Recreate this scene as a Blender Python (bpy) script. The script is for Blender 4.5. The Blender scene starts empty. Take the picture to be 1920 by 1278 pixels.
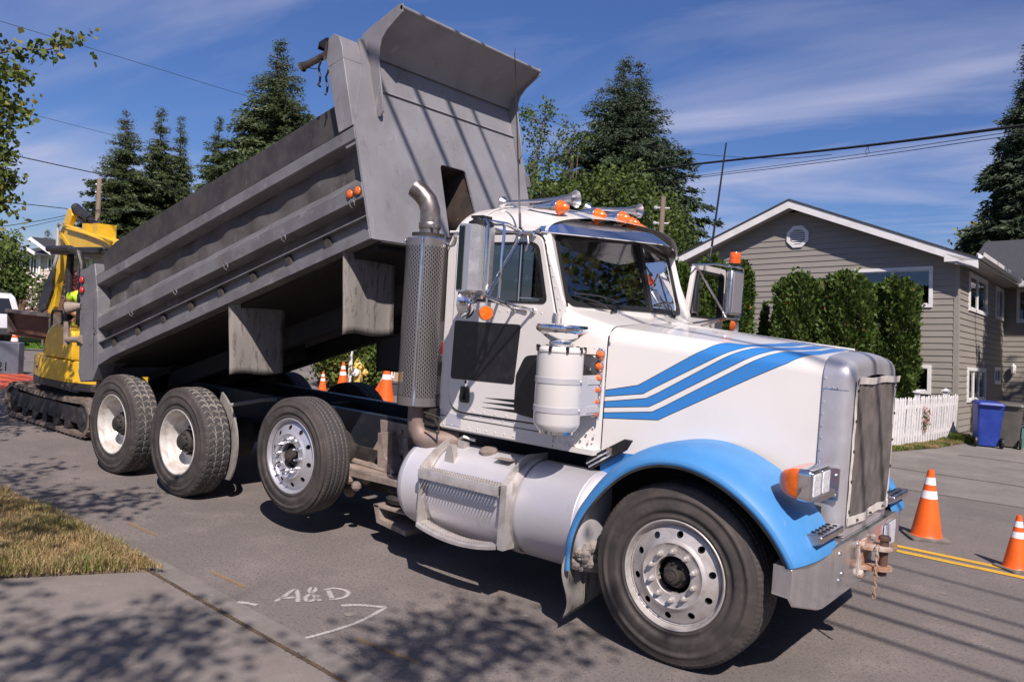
import bpy, bmesh, math, random
import numpy as np
from mathutils import Matrix, Vector
R_ = math.radians
sc = bpy.context.scene
col = sc.collection
random.seed(7); RNG = np.random.default_rng(11)

# ---------------------------------------------------------------- camera, sky, sun, exposure
CAMC = np.array([2.11469, -5.49493, 2.01023])
CAMR = np.array([[0.78364, 0.61792, 0.06391], [0.06910, 0.01554, -0.99749], [-0.61736, 0.78609, -0.03052]])  # right, down, forward
FPX = 1518.65
cd = bpy.data.cameras.new('camera'); cam = bpy.data.objects.new('camera', cd); col.objects.link(cam)
cd.sensor_width = 36; cd.lens = FPX / 1920 * 36; cd.clip_start = .05; cd.clip_end = 2000
rt, dn, fw = CAMR
cam.matrix_world = Matrix(((rt[0], -dn[0], -fw[0], CAMC[0]), (rt[1], -dn[1], -fw[1], CAMC[1]), (rt[2], -dn[2], -fw[2], CAMC[2]), (0, 0, 0, 1)))
sc.camera = cam
SUN = np.array([.52, -.44, .73]); SUN /= np.linalg.norm(SUN)
EL = math.asin(SUN[2]); AZ = math.atan2(SUN[0], SUN[1])
sc.view_settings.view_transform = 'Standard'; sc.view_settings.look = 'None'
sc.view_settings.exposure = 0.5; sc.view_settings.gamma = 1; sc.view_settings.use_curve_mapping = False
sl = bpy.data.lights.new('sun', 'SUN'); so = bpy.data.objects.new('sun', sl); col.objects.link(so)
sl.energy = 4.5; sl.angle = R_(.53); sl.color = (1, .895, .835)
so.rotation_euler = Vector(SUN).to_track_quat('Z', 'Y').to_euler()
w = bpy.data.worlds.new('World'); sc.world = w; w.use_nodes = True
def build_world():
    nt = w.node_tree; N = nt.nodes; L = nt.links; N.clear()
    out = N.new('ShaderNodeOutputWorld'); bg = N.new('ShaderNodeBackground'); L.new(bg.outputs[0], out.inputs[0])
    sky = N.new('ShaderNodeTexSky'); sky.sky_type = 'NISHITA'; sky.sun_disc = False
    sky.sun_elevation = EL; sky.sun_rotation = AZ; sky.altitude = 100; sky.air_density = 1.0; sky.dust_density = .6; sky.ozone_density = 3.5
    tc = N.new('ShaderNodeTexCoord'); sp = N.new('ShaderNodeSeparateXYZ'); L.new(tc.outputs['Generated'], sp.inputs[0])
    def math_(op, a, b=None):
        n = N.new('ShaderNodeMath'); n.operation = op
        for i, v in enumerate((a, b)):
            if v is None: continue
            if isinstance(v, (int, float)): n.inputs[i].default_value = v
            else: L.new(v, n.inputs[i])
        return n.outputs[0]
    zz = math_('ADD', math_('MAXIMUM', sp.outputs[2], 0.0), .12)
    cx = math_('DIVIDE', sp.outputs[0], zz); cy = math_('DIVIDE', sp.outputs[1], zz)
    cb = N.new('ShaderNodeCombineXYZ'); L.new(cx, cb.inputs[0]); L.new(cy, cb.inputs[1])
    mp = N.new('ShaderNodeMapping'); L.new(cb.outputs[0], mp.inputs[0]); mp.inputs['Rotation'].default_value = (0, 0, R_(-38)); mp.inputs['Scale'].default_value = (.55, 1.5, 1); mp.inputs['Location'].default_value = (CLX, CLY, 0)
    n1 = N.new('ShaderNodeTexNoise'); L.new(mp.outputs[0], n1.inputs[0]); n1.inputs['Scale'].default_value = 1.1; n1.inputs['Detail'].default_value = 8; n1.inputs['Roughness'].default_value = .54; n1.inputs['Distortion'].default_value = .5
    mp2 = N.new('ShaderNodeMapping'); L.new(cb.outputs[0], mp2.inputs[0]); mp2.inputs['Scale'].default_value = (.5, .5, 1); mp2.inputs['Location'].default_value = (CLX2, CLY2, 0)
    n2 = N.new('ShaderNodeTexNoise'); L.new(mp2.outputs[0], n2.inputs[0]); n2.inputs['Scale'].default_value = 1.0; n2.inputs['Detail'].default_value = 3
    r1 = N.new('ShaderNodeMapRange'); L.new(n1.outputs[0], r1.inputs[0]); r1.inputs[1].default_value = .42; r1.inputs[2].default_value = .72
    r2 = N.new('ShaderNodeMapRange'); L.new(n2.outputs[0], r2.inputs[0]); r2.inputs[1].default_value = .36; r2.inputs[2].default_value = .58
    m = math_('MULTIPLY', r1.outputs[0], r2.outputs[0]); m = math_('MULTIPLY', m, .75); m = math_('ADD', m, .06)
    hsv = N.new('ShaderNodeHueSaturation'); L.new(sky.outputs[0], hsv.inputs['Color']); hsv.inputs['Saturation'].default_value = 1.22; hsv.inputs['Value'].default_value = 1.1
    ti = N.new('ShaderNodeMix'); ti.data_type = 'RGBA'; ti.blend_type = 'MULTIPLY'; ti.inputs[0].default_value = 1; L.new(hsv.outputs[0], ti.inputs[6]); ti.inputs[7].default_value = (.74, .82, 1.16, 1)
    mx = N.new('ShaderNodeMix'); mx.data_type = 'RGBA'; L.new(m, mx.inputs[0]); L.new(ti.outputs[2], mx.inputs[6]); mx.inputs[7].default_value = (7.6, 7.8, 10.4, 1)
    L.new(mx.outputs[2], bg.inputs[0]); bg.inputs[1].default_value = .051
CLX, CLY, CLX2, CLY2 = 2.9, 8.3, 9.1, 1.7
build_world()

# ---------------------------------------------------------------- helpers
def tag(o, label=None, cat=None, group=None, kind=None):
    if label: o['label'] = label
    if cat: o['category'] = cat
    if group: o['group'] = group
    if kind: o['kind'] = kind
    return o
def empty(name, loc=(0, 0, 0), label=None, cat=None, group=None, rot=None, parent=None):
    o = bpy.data.objects.new(name, None); col.objects.link(o); o.empty_display_size = .2
    if rot is not None:
        mw = rot.to_4x4(); mw.translation = Vector(loc); o.matrix_world = mw
    else: o.location = loc
    if parent: o.parent = parent
    return tag(o, label, cat, group)
def copy_tree(o, parent=None):
    c = o.copy(); col.objects.link(c)
    if parent is not None: c.parent = parent
    for ch in list(o.children): copy_tree(ch, c)
    return c
def px(x, y, axis, val):
    """the point where the sight line through a photograph pixel meets the plane axis = val"""
    d = np.array([(x - 960) / FPX, (y - 639) / FPX, 1.]) @ CAMR
    return CAMC + (val - CAMC[axis]) / d[axis] * d
def pxd(x, y, depth):
    d = np.array([(x - 960) / FPX, (y - 639) / FPX, 1.]) @ CAMR
    return CAMC + d * depth

class MB:
    def __init__(s, off=(0, 0, 0)): s.v = []; s.f = []; s.m = []; s.off = np.array(off, float); s.uv = None
    def add(s, V, F, mi=0, M=None):
        V = np.asarray(V, float)
        if M is not None: M = np.array(M); V = V @ M[:3, :3].T + M[:3, 3]
        b = len(s.v); s.v.extend((V - s.off).tolist()); s.f.extend([[i + b for i in f] for f in F]); s.m.extend([mi] * len(F)); return s
    def box(s, x0, x1, y0, y1, z0, z1, mi=0, M=None):
        V = [(x, y, z) for x in (x0, x1) for y in (y0, y1) for z in (z0, z1)]
        return s.add(V, [(0, 1, 3, 2), (4, 6, 7, 5), (0, 4, 5, 1), (2, 3, 7, 6), (0, 2, 6, 4), (1, 5, 7, 3)], mi, M)
    def hexa(s, A, B, mi=0, M=None):      # two matching quads
        return s.loft([A, B], mi, M, caps=True)
    def loft(s, rings, mi=0, M=None, caps=True, closed=True):
        n = len(rings[0]); V = [p for r in rings for p in r]; F = []
        for k in range(len(rings) - 1):
            for i in range(n if closed else n - 1):
                j = (i + 1) % n; F.append((k * n + i, k * n + j, (k + 1) * n + j, (k + 1) * n + i))
        if caps: F.append(tuple(range(n))[::-1]); F.append(tuple(range((len(rings) - 1) * n, len(rings) * n)))
        return s.add(V, F, mi, M)
    def prism(s, poly, plane, a, b, mi=0, M=None):
        if plane == 'xz': g = lambda p, h: (p[0], h, p[1])
        elif plane == 'xy': g = lambda p, h: (p[0], p[1], h)
        else: g = lambda p, h: (h, p[0], p[1])
        return s.loft([[g(p, a) for p in poly], [g(p, b) for p in poly]], mi, M)
    def lathe(s, prof, o, ax, seg=32, mi=0, caps=False, M=None):
        ax = np.array(ax, float); ax /= np.linalg.norm(ax); t = np.array([0, 0, 1.]) if abs(ax[2]) < .9 else np.array([1., 0, 0])
        u = np.cross(t, ax); u /= np.linalg.norm(u); v = np.cross(ax, u); o = np.array(o, float)
        rings = [[o + ax * h + r * (math.cos(a) * u + math.sin(a) * v) for a in np.linspace(0, 2 * math.pi, seg, endpoint=False)] for r, h in prof]
        return s.loft(rings, mi, M, caps=caps)
    def tube(s, path, r, seg=8, mi=0, caps=True, M=None):
        P = np.array(path, float); n = len(P); rr = np.full(n, r) if np.isscalar(r) else np.array(r)
        T = np.gradient(P, axis=0); T /= np.linalg.norm(T, axis=1)[:, None] + 1e-12
        u = np.cross(T[0], [0, 0, 1.]);
        if np.linalg.norm(u) < .1: u = np.cross(T[0], [1., 0, 0])
        u /= np.linalg.norm(u); rings = []
        for i in range(n):
            u = u - T[i] * (u @ T[i]); u /= np.linalg.norm(u); v = np.cross(T[i], u)
            rings.append([P[i] + rr[i] * (math.cos(a) * u + math.sin(a) * v) for a in np.linspace(0, 2 * math.pi, seg, endpoint=False)])
        return s.loft(rings, mi, M, caps=caps)
    def sphere(s, c, r, seg=12, mi=0, sq=(1, 1, 1), M=None):
        prof = [(max(1e-4, math.sin(a)), -math.cos(a)) for a in np.linspace(0, math.pi, seg // 2 + 2)]
        c = np.array(c, float); rings = [[c + r * np.array([q * math.cos(a) * sq[0], q * math.sin(a) * sq[1], h * sq[2]]) for a in np.linspace(0, 2 * math.pi, seg, endpoint=False)] for q, h in prof]
        return s.loft(rings, mi, M, caps=True)
    def grid(s, P, mi=0, cu=False, cv=False, mif=None, M=None):
        P = np.asarray(P, float); nu, nv = P.shape[:2]; F = []; b0 = len(s.m)
        for i in range(nu if cu else nu - 1):
            for j in range(nv if cv else nv - 1):
                F.append((i * nv + j, ((i + 1) % nu) * nv + j, ((i + 1) % nu) * nv + (j + 1) % nv, i * nv + (j + 1) % nv))
        s.add(P.reshape(-1, 3), F, mi, M)
        if mif:
            k = b0
            for i in range(nu if cu else nu - 1):
                for j in range(nv if cv else nv - 1): s.m[k] = mif(i, j); k += 1
        return s
    def ringplate(s, outer, inner, c, plane, a, b, mi=0, n=72):
        """flat plate between two outlines, thickness a..b along the plane's normal"""
        c = np.array(c, float); O = np.array(outer, float); I = np.array(inner, float)
        ang = sorted(set([round(math.atan2(p[1] - c[1], p[0] - c[0]), 5) for p in list(O) + list(I)] + [round(x, 5) for x in np.linspace(-math.pi, math.pi, n, endpoint=False)]))
        def hit(poly, t):
            d = np.array([math.cos(t), math.sin(t)]); best = 0
            for i in range(len(poly)):
                p, q = poly[i], poly[(i + 1) % len(poly)]; e = q - p; den = d[0] * e[1] - d[1] * e[0]
                if abs(den) < 1e-12: continue
                w_ = p - c; tt = (w_[0] * e[1] - w_[1] * e[0]) / den; ss = (w_[0] * d[1] - w_[1] * d[0]) / den
                if -1e-6 <= ss <= 1 + 1e-6 and tt > best: best = tt
            return c + d * best
        if plane == 'xz': g = lambda p, h: (p[0], h, p[1])
        elif plane == 'xy': g = lambda p, h: (p[0], p[1], h)
        else: g = lambda p, h: (h, p[0], p[1])
        o2 = [hit(O, t) for t in ang]; i2 = [hit(I, t) for t in ang]
        rings = [[g(p, a) for p in o2], [g(p, a) for p in i2], [g(p, b) for p in i2], [g(p, b) for p in o2], [g(p, a) for p in o2]]
        return s.loft(rings, mi, caps=False)
    def build(s, name, mats, parent=None, bevel=0, smooth=True, ang=32, recalc=True, loc=None):
        me = bpy.data.meshes.new(name); me.from_pydata(s.v, [], s.f)
        mats = mats if isinstance(mats, (list, tuple)) else [mats]
        for m in mats: me.materials.append(m)
        me.polygons.foreach_set('material_index', s.m)
        if s.uv is not None:
            uvl = me.uv_layers.new(name='UVMap'); li = np.zeros(len(me.loops), int); me.loops.foreach_get('vertex_index', li)
            uvl.data.foreach_set('uv', np.asarray(s.uv, float)[li].ravel())
        if recalc:
            bm = bmesh.new(); bm.from_mesh(me)
            bmesh.ops.remove_doubles(bm, verts=bm.verts, dist=1e-5)
            bmesh.ops.recalc_face_normals(bm, faces=bm.faces); bm.to_mesh(me); bm.free()
        if smooth:
            me.polygons.foreach_set('use_smooth', [True] * len(me.polygons)); me.set_sharp_from_angle(angle=R_(ang))
        me.update()
        o = bpy.data.objects.new(name, me); col.objects.link(o)
        if parent: o.parent = parent
        if loc is not None: o.location = loc
        if bevel:
            b = o.modifiers.new('bevel', 'BEVEL'); b.width = bevel; b.segments = 2; b.limit_method = 'ANGLE'; b.angle_limit = R_(40); b.harden_normals = False
        return o
def big(name, V, F, mats, mi=None, parent=None, smooth=False, loc=None):
    """large mesh from numpy arrays, all faces with the same number of corners"""
    me = bpy.data.meshes.new(name); V = np.asarray(V, np.float32); F = np.asarray(F, np.int32); n, k = F.shape
    me.vertices.add(len(V)); me.vertices.foreach_set('co', V.ravel()); me.loops.add(n * k); me.loops.foreach_set('vertex_index', F.ravel())
    me.polygons.add(n); me.polygons.foreach_set('loop_start', np.arange(0, n * k, k, dtype=np.int32)); me.polygons.foreach_set('loop_total', np.full(n, k, np.int32))
    for m in (mats if isinstance(mats, (list, tuple)) else [mats]): me.materials.append(m)
    if mi is not None: me.polygons.foreach_set('material_index', np.asarray(mi, np.int32))
    if smooth: me.polygons.foreach_set('use_smooth', [True] * n)
    me.update(calc_edges=True); me.validate()
    o = bpy.data.objects.new(name, me); col.objects.link(o)
    if parent: o.parent = parent
    if loc is not None: o.location = loc
    return o
def islands(mb):
    par = list(range(len(mb.v)))
    def find(i):
        while par[i] != i: par[i] = par[par[i]]; i = par[i]
        return i
    for f in mb.f:
        r = find(f[0])
        for j in f[1:]:
            q = find(j)
            if q != r: par[q] = r
    g = {}
    for k, f in enumerate(mb.f): g.setdefault(find(f[0]), []).append(k)
    out = []
    for fs in g.values():
        n = MB(mb.off); mp = {}
        for k in fs:
            n.f.append([mp.setdefault(i, len(mp)) for i in mb.f[k]]); n.m.append(mb.m[k])
        n.v = [mb.v[i] for i in mp]; out.append(n)
    return out
def roundpoly(pts, rad, n=5):
    out = []; N = len(pts); rad = rad if isinstance(rad, (list, tuple)) else [rad] * N
    for i in range(N):
        p = np.array(pts[i], float); a = np.array(pts[i - 1], float) - p; b = np.array(pts[(i + 1) % N], float) - p
        la, lb = np.linalg.norm(a), np.linalg.norm(b); r = rad[i]
        if r <= 0: out.append(tuple(p)); continue
        a /= la; b /= lb; th = math.acos(max(-1, min(1, a @ b))); d = min(r / math.tan(th / 2), la * .49, lb * .49)
        P0, P1 = p + a * d, p + b * d
        for t in np.linspace(0, 1, n + 1): out.append(tuple((1 - t) ** 2 * P0 + 2 * t * (1 - t) * p + t * t * P1))
    return out

# ---------------------------------------------------------------- materials
def mat(name, c, rough=.5, metal=0., c2=None, ns=6, lo=.42, hi=.62, bump=0, bs=120, coat=0, spec=.5, dirt=None, trans=0, rv=0, sheen=0, stretch=None, dstretch=None, aniso=0, emit=None):
    m = bpy.data.materials.new(name); m.use_nodes = True; nt = m.node_tree; N = nt.nodes; L = nt.links
    b = N['Principled BSDF']; b.inputs['Base Color'].default_value = (*c, 1); b.inputs['Roughness'].default_value = rough; b.inputs['Metallic'].default_value = metal
    b.inputs['Coat Weight'].default_value = coat; b.inputs['Coat Roughness'].default_value = .06; b.inputs['Specular IOR Level'].default_value = spec
    if trans: b.inputs['Transmission Weight'].default_value = trans
    tc = N.new('ShaderNodeTexCoord'); vec = tc.outputs['Object']
    if stretch: mp = N.new('ShaderNodeMapping'); L.new(vec, mp.inputs[0]); mp.inputs['Scale'].default_value = stretch; vec = mp.outputs[0]
    def noise(scale, det=6, rg=.6, v=None):
        n = N.new('ShaderNodeTexNoise'); L.new(v or vec, n.inputs[0]); n.inputs['Scale'].default_value = scale; n.inputs['Detail'].default_value = det; n.inputs['Roughness'].default_value = rg; return n.outputs[0]
    def ramp(o, a, z):
        r = N.new('ShaderNodeMapRange'); L.new(o, r.inputs[0]); r.inputs[1].default_value = a; r.inputs[2].default_value = z; return r.outputs[0]
    def mix(f, a, z):
        x = N.new('ShaderNodeMix'); x.data_type = 'RGBA'; L.new(f, x.inputs[0])
        for i, q in ((6, a), (7, z)):
            if isinstance(q, tuple): x.inputs[i].default_value = (*q, 1)
            else: L.new(q, x.inputs[i])
        return x.outputs[2]
    cur = c
    if c2 is not None: cur = mix(ramp(noise(ns), lo, hi), c, c2)
    if dirt:
        dv_ = None
        if dstretch: mp2 = N.new('ShaderNodeMapping'); L.new(tc.outputs['Object'], mp2.inputs[0]); mp2.inputs['Scale'].default_value = dstretch; dv_ = mp2.outputs[0]
        for (dc, ds, dl, dh) in dirt: cur = mix(ramp(noise(ds, 10, .68, dv_), dl, dh), cur, dc)
    if not isinstance(cur, tuple): L.new(cur, b.inputs['Base Color'])
    if rv:
        r = N.new('ShaderNodeMapRange'); L.new(noise(ns * 2.3), r.inputs[0]); r.inputs[1].default_value = .3; r.inputs[2].default_value = .7; r.inputs[3].default_value = max(.02, rough - rv); r.inputs[4].default_value = rough + rv; L.new(r.outputs[0], b.inputs['Roughness'])
    if bump:
        bp = N.new('ShaderNodeBump'); bp.inputs['Strength'].default_value = bump; bp.inputs['Distance'].default_value = .02; L.new(noise(bs, 5), bp.inputs['Height']); L.new(bp.outputs[0], b.inputs['Normal'])
    if emit: b.inputs['Emission Color'].default_value = (*emit[0], 1); b.inputs['Emission Strength'].default_value = emit[1]
    m['_'] = 1; return m
white = mat('white_paint', (.66, .635, .605), .28, c2=(.62, .595, .57), ns=1.5, coat=.5, dirt=[((.46, .40, .34), 9, .68, .92)], bump=.015, bs=5)
bluep = mat('blue_paint', (.032, .195, .49), .46, c2=(.038, .22, .54), ns=4, coat=.15, dirt=[((.22, .30, .45), 22, .62, .82)])
bluef = mat('faded_fender_blue', (.050, .215, .49), .55, c2=(.065, .245, .52), ns=3, coat=.06, dirt=[((.20, .30, .44), 16, .60, .84), ((.30, .27, .24), 30, .70, .84)])
blackp = mat('black_paint', (.008, .008, .009), .3, coat=.3, dirt=[((.05, .045, .04), 12, .55, .8)])
chrome = mat('chrome', (.78, .78, .80), .10, 1, rv=.06, dirt=[((.45, .42, .40), 14, .58, .85)])
shella = mat('satin_aluminium', (.60, .59, .62), .38, .62, rv=.08, c2=(.54, .53, .55), ns=4, dirt=[((.42, .40, .38), 9, .62, .82)])
alu = mat('polished_aluminium', (.62, .62, .65), .32, 1, rv=.09, c2=(.55, .54, .56), ns=5, dirt=[((.40, .35, .30), 7, .58, .8)])
alut = mat('fuel_tank_aluminium', (.60, .58, .60), .46, .45, rv=.06, c2=(.60, .59, .62), ns=3, dirt=[((.36, .30, .25), 4, .60, .85)])
alud = mat('dusty_aluminium', (.50, .47, .455), .5, .45, c2=(.40, .37, .345), ns=12, dirt=[((.35, .28, .22), 9, .58, .82)], bump=.05, bs=60)
wheelw = mat('white_steel_wheel', (.62, .60, .57), .42, .2, c2=(.50, .46, .42), ns=7, dirt=[((.28, .22, .17), 8, .52, .78)])
rubber = mat('tyre_rubber', (.040, .034, .031), .72, c2=(.066, .055, .049), ns=5, dirt=[((.11, .095, .08), 11, .55, .85)], bump=.1, bs=90)
dust = mat('dusty_rubber_groove', (.22, .20, .18), .9, c2=(.09, .08, .075), ns=20)
tread = mat('tread_rubber', (.045, .043, .046), .75, c2=(.055, .052, .052), ns=14)
flap = mat('mud_flap', (.20, .185, .17), .85, c2=(.27, .25, .23), ns=6, dirt=[((.12, .105, .09), 24, .52, .62)], bump=.1, bs=40, stretch=(1, 1, .25))
flapd = mat('dark_mud_flap', (.02, .02, .02), .7)
steel = mat('grey_body_paint', (.245, .243, .262), .50, .1, c2=(.20, .194, .205), ns=1.8, dirt=[((.33, .315, .32), 6, .60, .70), ((.145, .135, .14), 11, .58, .76), ((.26, .12, .06), 17, .69, .80)], bump=.05, bs=10, rv=.08, dstretch=(1, 1, .35))
steeld = mat('grimy_side_with_shade', (.105, .098, .098), .6, .05, c2=(.058, .052, .050), ns=2.4, dirt=[((.16, .15, .15), 5, .58, .72), ((.060, .048, .040), 9, .54, .70), ((.24, .10, .05), 26, .68, .80)], bump=.06, bs=7, rv=.08, dstretch=(1, 1, .45))  # base colour darkened for the shade on the side sheets, grime over it
sider = mat('scuffed_grey_rail', (.172, .172, .183), .5, .1, c2=(.128, .126, .132), ns=3, dirt=[((.27, .262, .265), 8, .58, .70), ((.10, .078, .062), 11, .58, .74), ((.26, .11, .05), 24, .69, .80)], bump=.04, bs=12, rv=.08, dstretch=(.5, .5, .8))
board = mat('dark_side_board', (.038, .035, .037), .62, c2=(.062, .055, .052), ns=5, dirt=[((.17, .145, .13), 9, .60, .76), ((.02, .018, .02), 3, .5, .7)], dstretch=(1, 1, .6), bump=.05, bs=30)
under = mat('grimy_chassis', (.022, .019, .017), .75, c2=(.045, .037, .032), ns=9, bump=.1, bs=50)
frameb = mat('dark_frame_paint', (.018, .020, .030), .42, .1, dirt=[((.08, .07, .06), 12, .55, .8)])
dusty = mat('dusty_bracket', (.27, .215, .18), .85, c2=(.17, .135, .115), ns=8, bump=.1, bs=60)
pipe = mat('sooty_exhaust', (.30, .27, .25), .38, .85, c2=(.13, .10, .085), ns=5, rv=.1)
soot_and_recess_shade = mat('soot_and_recess_shade', (.004, .004, .004), .95)  # soot inside the stack; elsewhere the shade of recesses held in colour
elbow = mat('tan_exhaust_elbow', (.26, .195, .165), .6, .3, c2=(.19, .14, .12), ns=6)
amber = mat('amber_lens', (.85, .16, .012), .18, coat=.6, c2=(.70, .11, .008), ns=30)
redl = mat('red_lens', (.60, .025, .02), .2, coat=.5)
lensc = mat('lamp_glass', (.86, .87, .90), .18, .1, bump=.4, bs=60, coat=.6, c2=(.6, .62, .66), ns=40)
blackr = mat('black_rubber_seal', (.012, .012, .012), .5)
canvas = mat('canvas_border', (.62, .58, .54), .85, c2=(.50, .46, .42), ns=14, bump=.1, bs=30)
rust = mat('rusty_steel', (.32, .16, .085), .8, .2, c2=(.45, .40, .36), ns=12, bump=.2, bs=60)
seatm = mat('dark_cab_trim', (.03, .03, .032), .8)
mirg = mat('mirror_glass', (.35, .37, .36), .05, 1)
def glassmat(name, tint, refl=.25):
    m = bpy.data.materials.new(name); m.use_nodes = True; nt = m.node_tree; N = nt.nodes; L = nt.links; N.clear()
    o = N.new('ShaderNodeOutputMaterial'); mx = N.new('ShaderNodeMixShader'); tr = N.new('ShaderNodeBsdfTransparent'); gl = N.new('ShaderNodeBsdfGlossy'); fr = N.new('ShaderNodeFresnel')
    tr.inputs[0].default_value = (*tint, 1); gl.inputs['Roughness'].default_value = .015; fr.inputs[0].default_value = 1.5
    ad = N.new('ShaderNodeMath'); ad.operation = 'MULTIPLY_ADD'; L.new(fr.outputs[0], ad.inputs[0]); ad.inputs[1].default_value = 1.1; ad.inputs[2].default_value = refl
    L.new(ad.outputs[0], mx.inputs[0]); L.new(tr.outputs[0], mx.inputs[1]); L.new(gl.outputs[0], mx.inputs[2]); L.new(mx.outputs[0], o.inputs[0]); return m
glass = glassmat('cab_glass', (.30, .34, .32), .16)
winglass = glassmat('window_glass', (.25, .27, .27), .12)

# perforated exhaust shield: real see-through slots cut by the material
def perfmat():
    m = bpy.data.materials.new('perforated_shield'); m.use_nodes = True; nt = m.node_tree; N = nt.nodes; L = nt.links
    b = N['Principled BSDF']; b.inputs['Base Color'].default_value = (.29, .27, .265, 1); b.inputs['Metallic'].default_value = .75; b.inputs['Roughness'].default_value = .34
    uv = N.new('ShaderNodeUVMap'); sp = N.new('ShaderNodeSeparateXYZ'); L.new(uv.outputs[0], sp.inputs[0])
    def mt(op, a, b_=0.):
        n = N.new('ShaderNodeMath'); n.operation = op
        for i, v in enumerate((a, b_)):
            if isinstance(v, (int, float)): n.inputs[i].default_value = v
            else: L.new(v, n.inputs[i])
        return n.outputs[0]
    u = mt('MULTIPLY', sp.outputs[0], 66.); vv = mt('MULTIPLY', sp.outputs[1], 40.)
    sh = mt('MULTIPLY', mt('MODULO', mt('FLOOR', u), 2.), .5)
    fu = mt('ABSOLUTE', mt('SUBTRACT', mt('FRACT', u), .5)); fv = mt('ABSOLUTE', mt('SUBTRACT', mt('FRACT', mt('ADD', vv, sh)), .5))
    ins = mt('MULTIPLY', mt('LESS_THAN', fu, .24), mt('LESS_THAN', fv, .33))
    rng = mt('MULTIPLY', mt('GREATER_THAN', sp.outputs[1], .05), mt('LESS_THAN', sp.outputs[1], .955))
    seam = mt('GREATER_THAN', mt('ABSOLUTE', mt('SUBTRACT', sp.outputs[0], .5)), .018)
    f = mt('MULTIPLY', mt('MULTIPLY', ins, rng), seam)
    tr = N.new('ShaderNodeBsdfTransparent'); mx = N.new('ShaderNodeMixShader'); L.new(f, mx.inputs[0]); L.new(b.outputs[0], mx.inputs[1]); L.new(tr.outputs[0], mx.inputs[2]); L.new(mx.outputs[0], N['Material Output'].inputs[0])
    return m
perf = perfmat()

def hoodmat(curves, x0, x1):
    """white paint with three blue stripes and black pinstripes; UV = (x, arc length up the side)"""
    m = white.copy(); m.name = 'hood_paint_with_stripes'; nt = m.node_tree; N = nt.nodes; L = nt.links; b = N['Principled BSDF']
    src = b.inputs['Base Color'].links[0].from_socket
    uv = N.new('ShaderNodeUVMap'); sp = N.new('ShaderNodeSeparateXYZ'); L.new(uv.outputs[0], sp.inputs[0])
    def mt(op, a, b_=0.):
        n = N.new('ShaderNodeMath'); n.operation = op
        for i, v in enumerate((a, b_)):
            if isinstance(v, (int, float)): n.inputs[i].default_value = v
            else: L.new(v, n.inputs[i])
        return n.outputs[0]
    ds = []
    for pts in curves:
        fc = N.new('ShaderNodeFloatCurve'); c = fc.mapping.curves[0]; L.new(sp.outputs[0], fc.inputs['Value'])
        fc.mapping.use_clip = False
        P = [((x - x0) / (x1 - x0), t / 2.) for x, t in pts]
        c.points[0].location = P[0]; c.points[1].location = P[-1]
        for q in P[1:-1]: c.points.new(*q)
        for q in c.points: q.handle_type = 'AUTO_CLAMPED' if SM else 'VECTOR'
        fc.mapping.update(); ds.append(mt('SUBTRACT', mt('MULTIPLY', sp.outputs[1], 1.), fc.outputs[0]))
    blue = None; line = None
    for k in range(3):
        f = mt('MULTIPLY', mt('LESS_THAN', ds[2 * k], 0.), mt('GREATER_THAN', ds[2 * k + 1], 0.)); blue = f if blue is None else mt('MAXIMUM', blue, f)
    for d in ds:
        l = mt('LESS_THAN', mt('ABSOLUTE', d), .0013); line = l if line is None else mt('MAXIMUM', line, l)
    def mix(f, a, z):
        x = N.new('ShaderNodeMix'); x.data_type = 'RGBA'; L.new(f, x.inputs[0]); L.new(a, x.inputs[6]); x.inputs[7].default_value = z; return x.outputs[2]
    low = mt('LESS_THAN', sp.outputs[1], .0775)
    c1 = mix(mt('MAXIMUM', blue, low), src, (.028, .18, .48, 1)); c2 = mix(line, c1, (.01, .01, .015, 1)); L.new(c2, b.inputs['Base Color']); return m
SM = False
# ================================================================ DUMP TRUCK
TR = (-3.4, 0, 0)
truck = empty('dump_truck', TR, 'white and blue dump truck with raised grey tipper body parked on the street', 'dump truck')
def B(): return MB(TR)
def part(name, mb, mats, parent=None, **k):
    o = mb.build(name, mats, parent or truck, **k); return o

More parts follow.
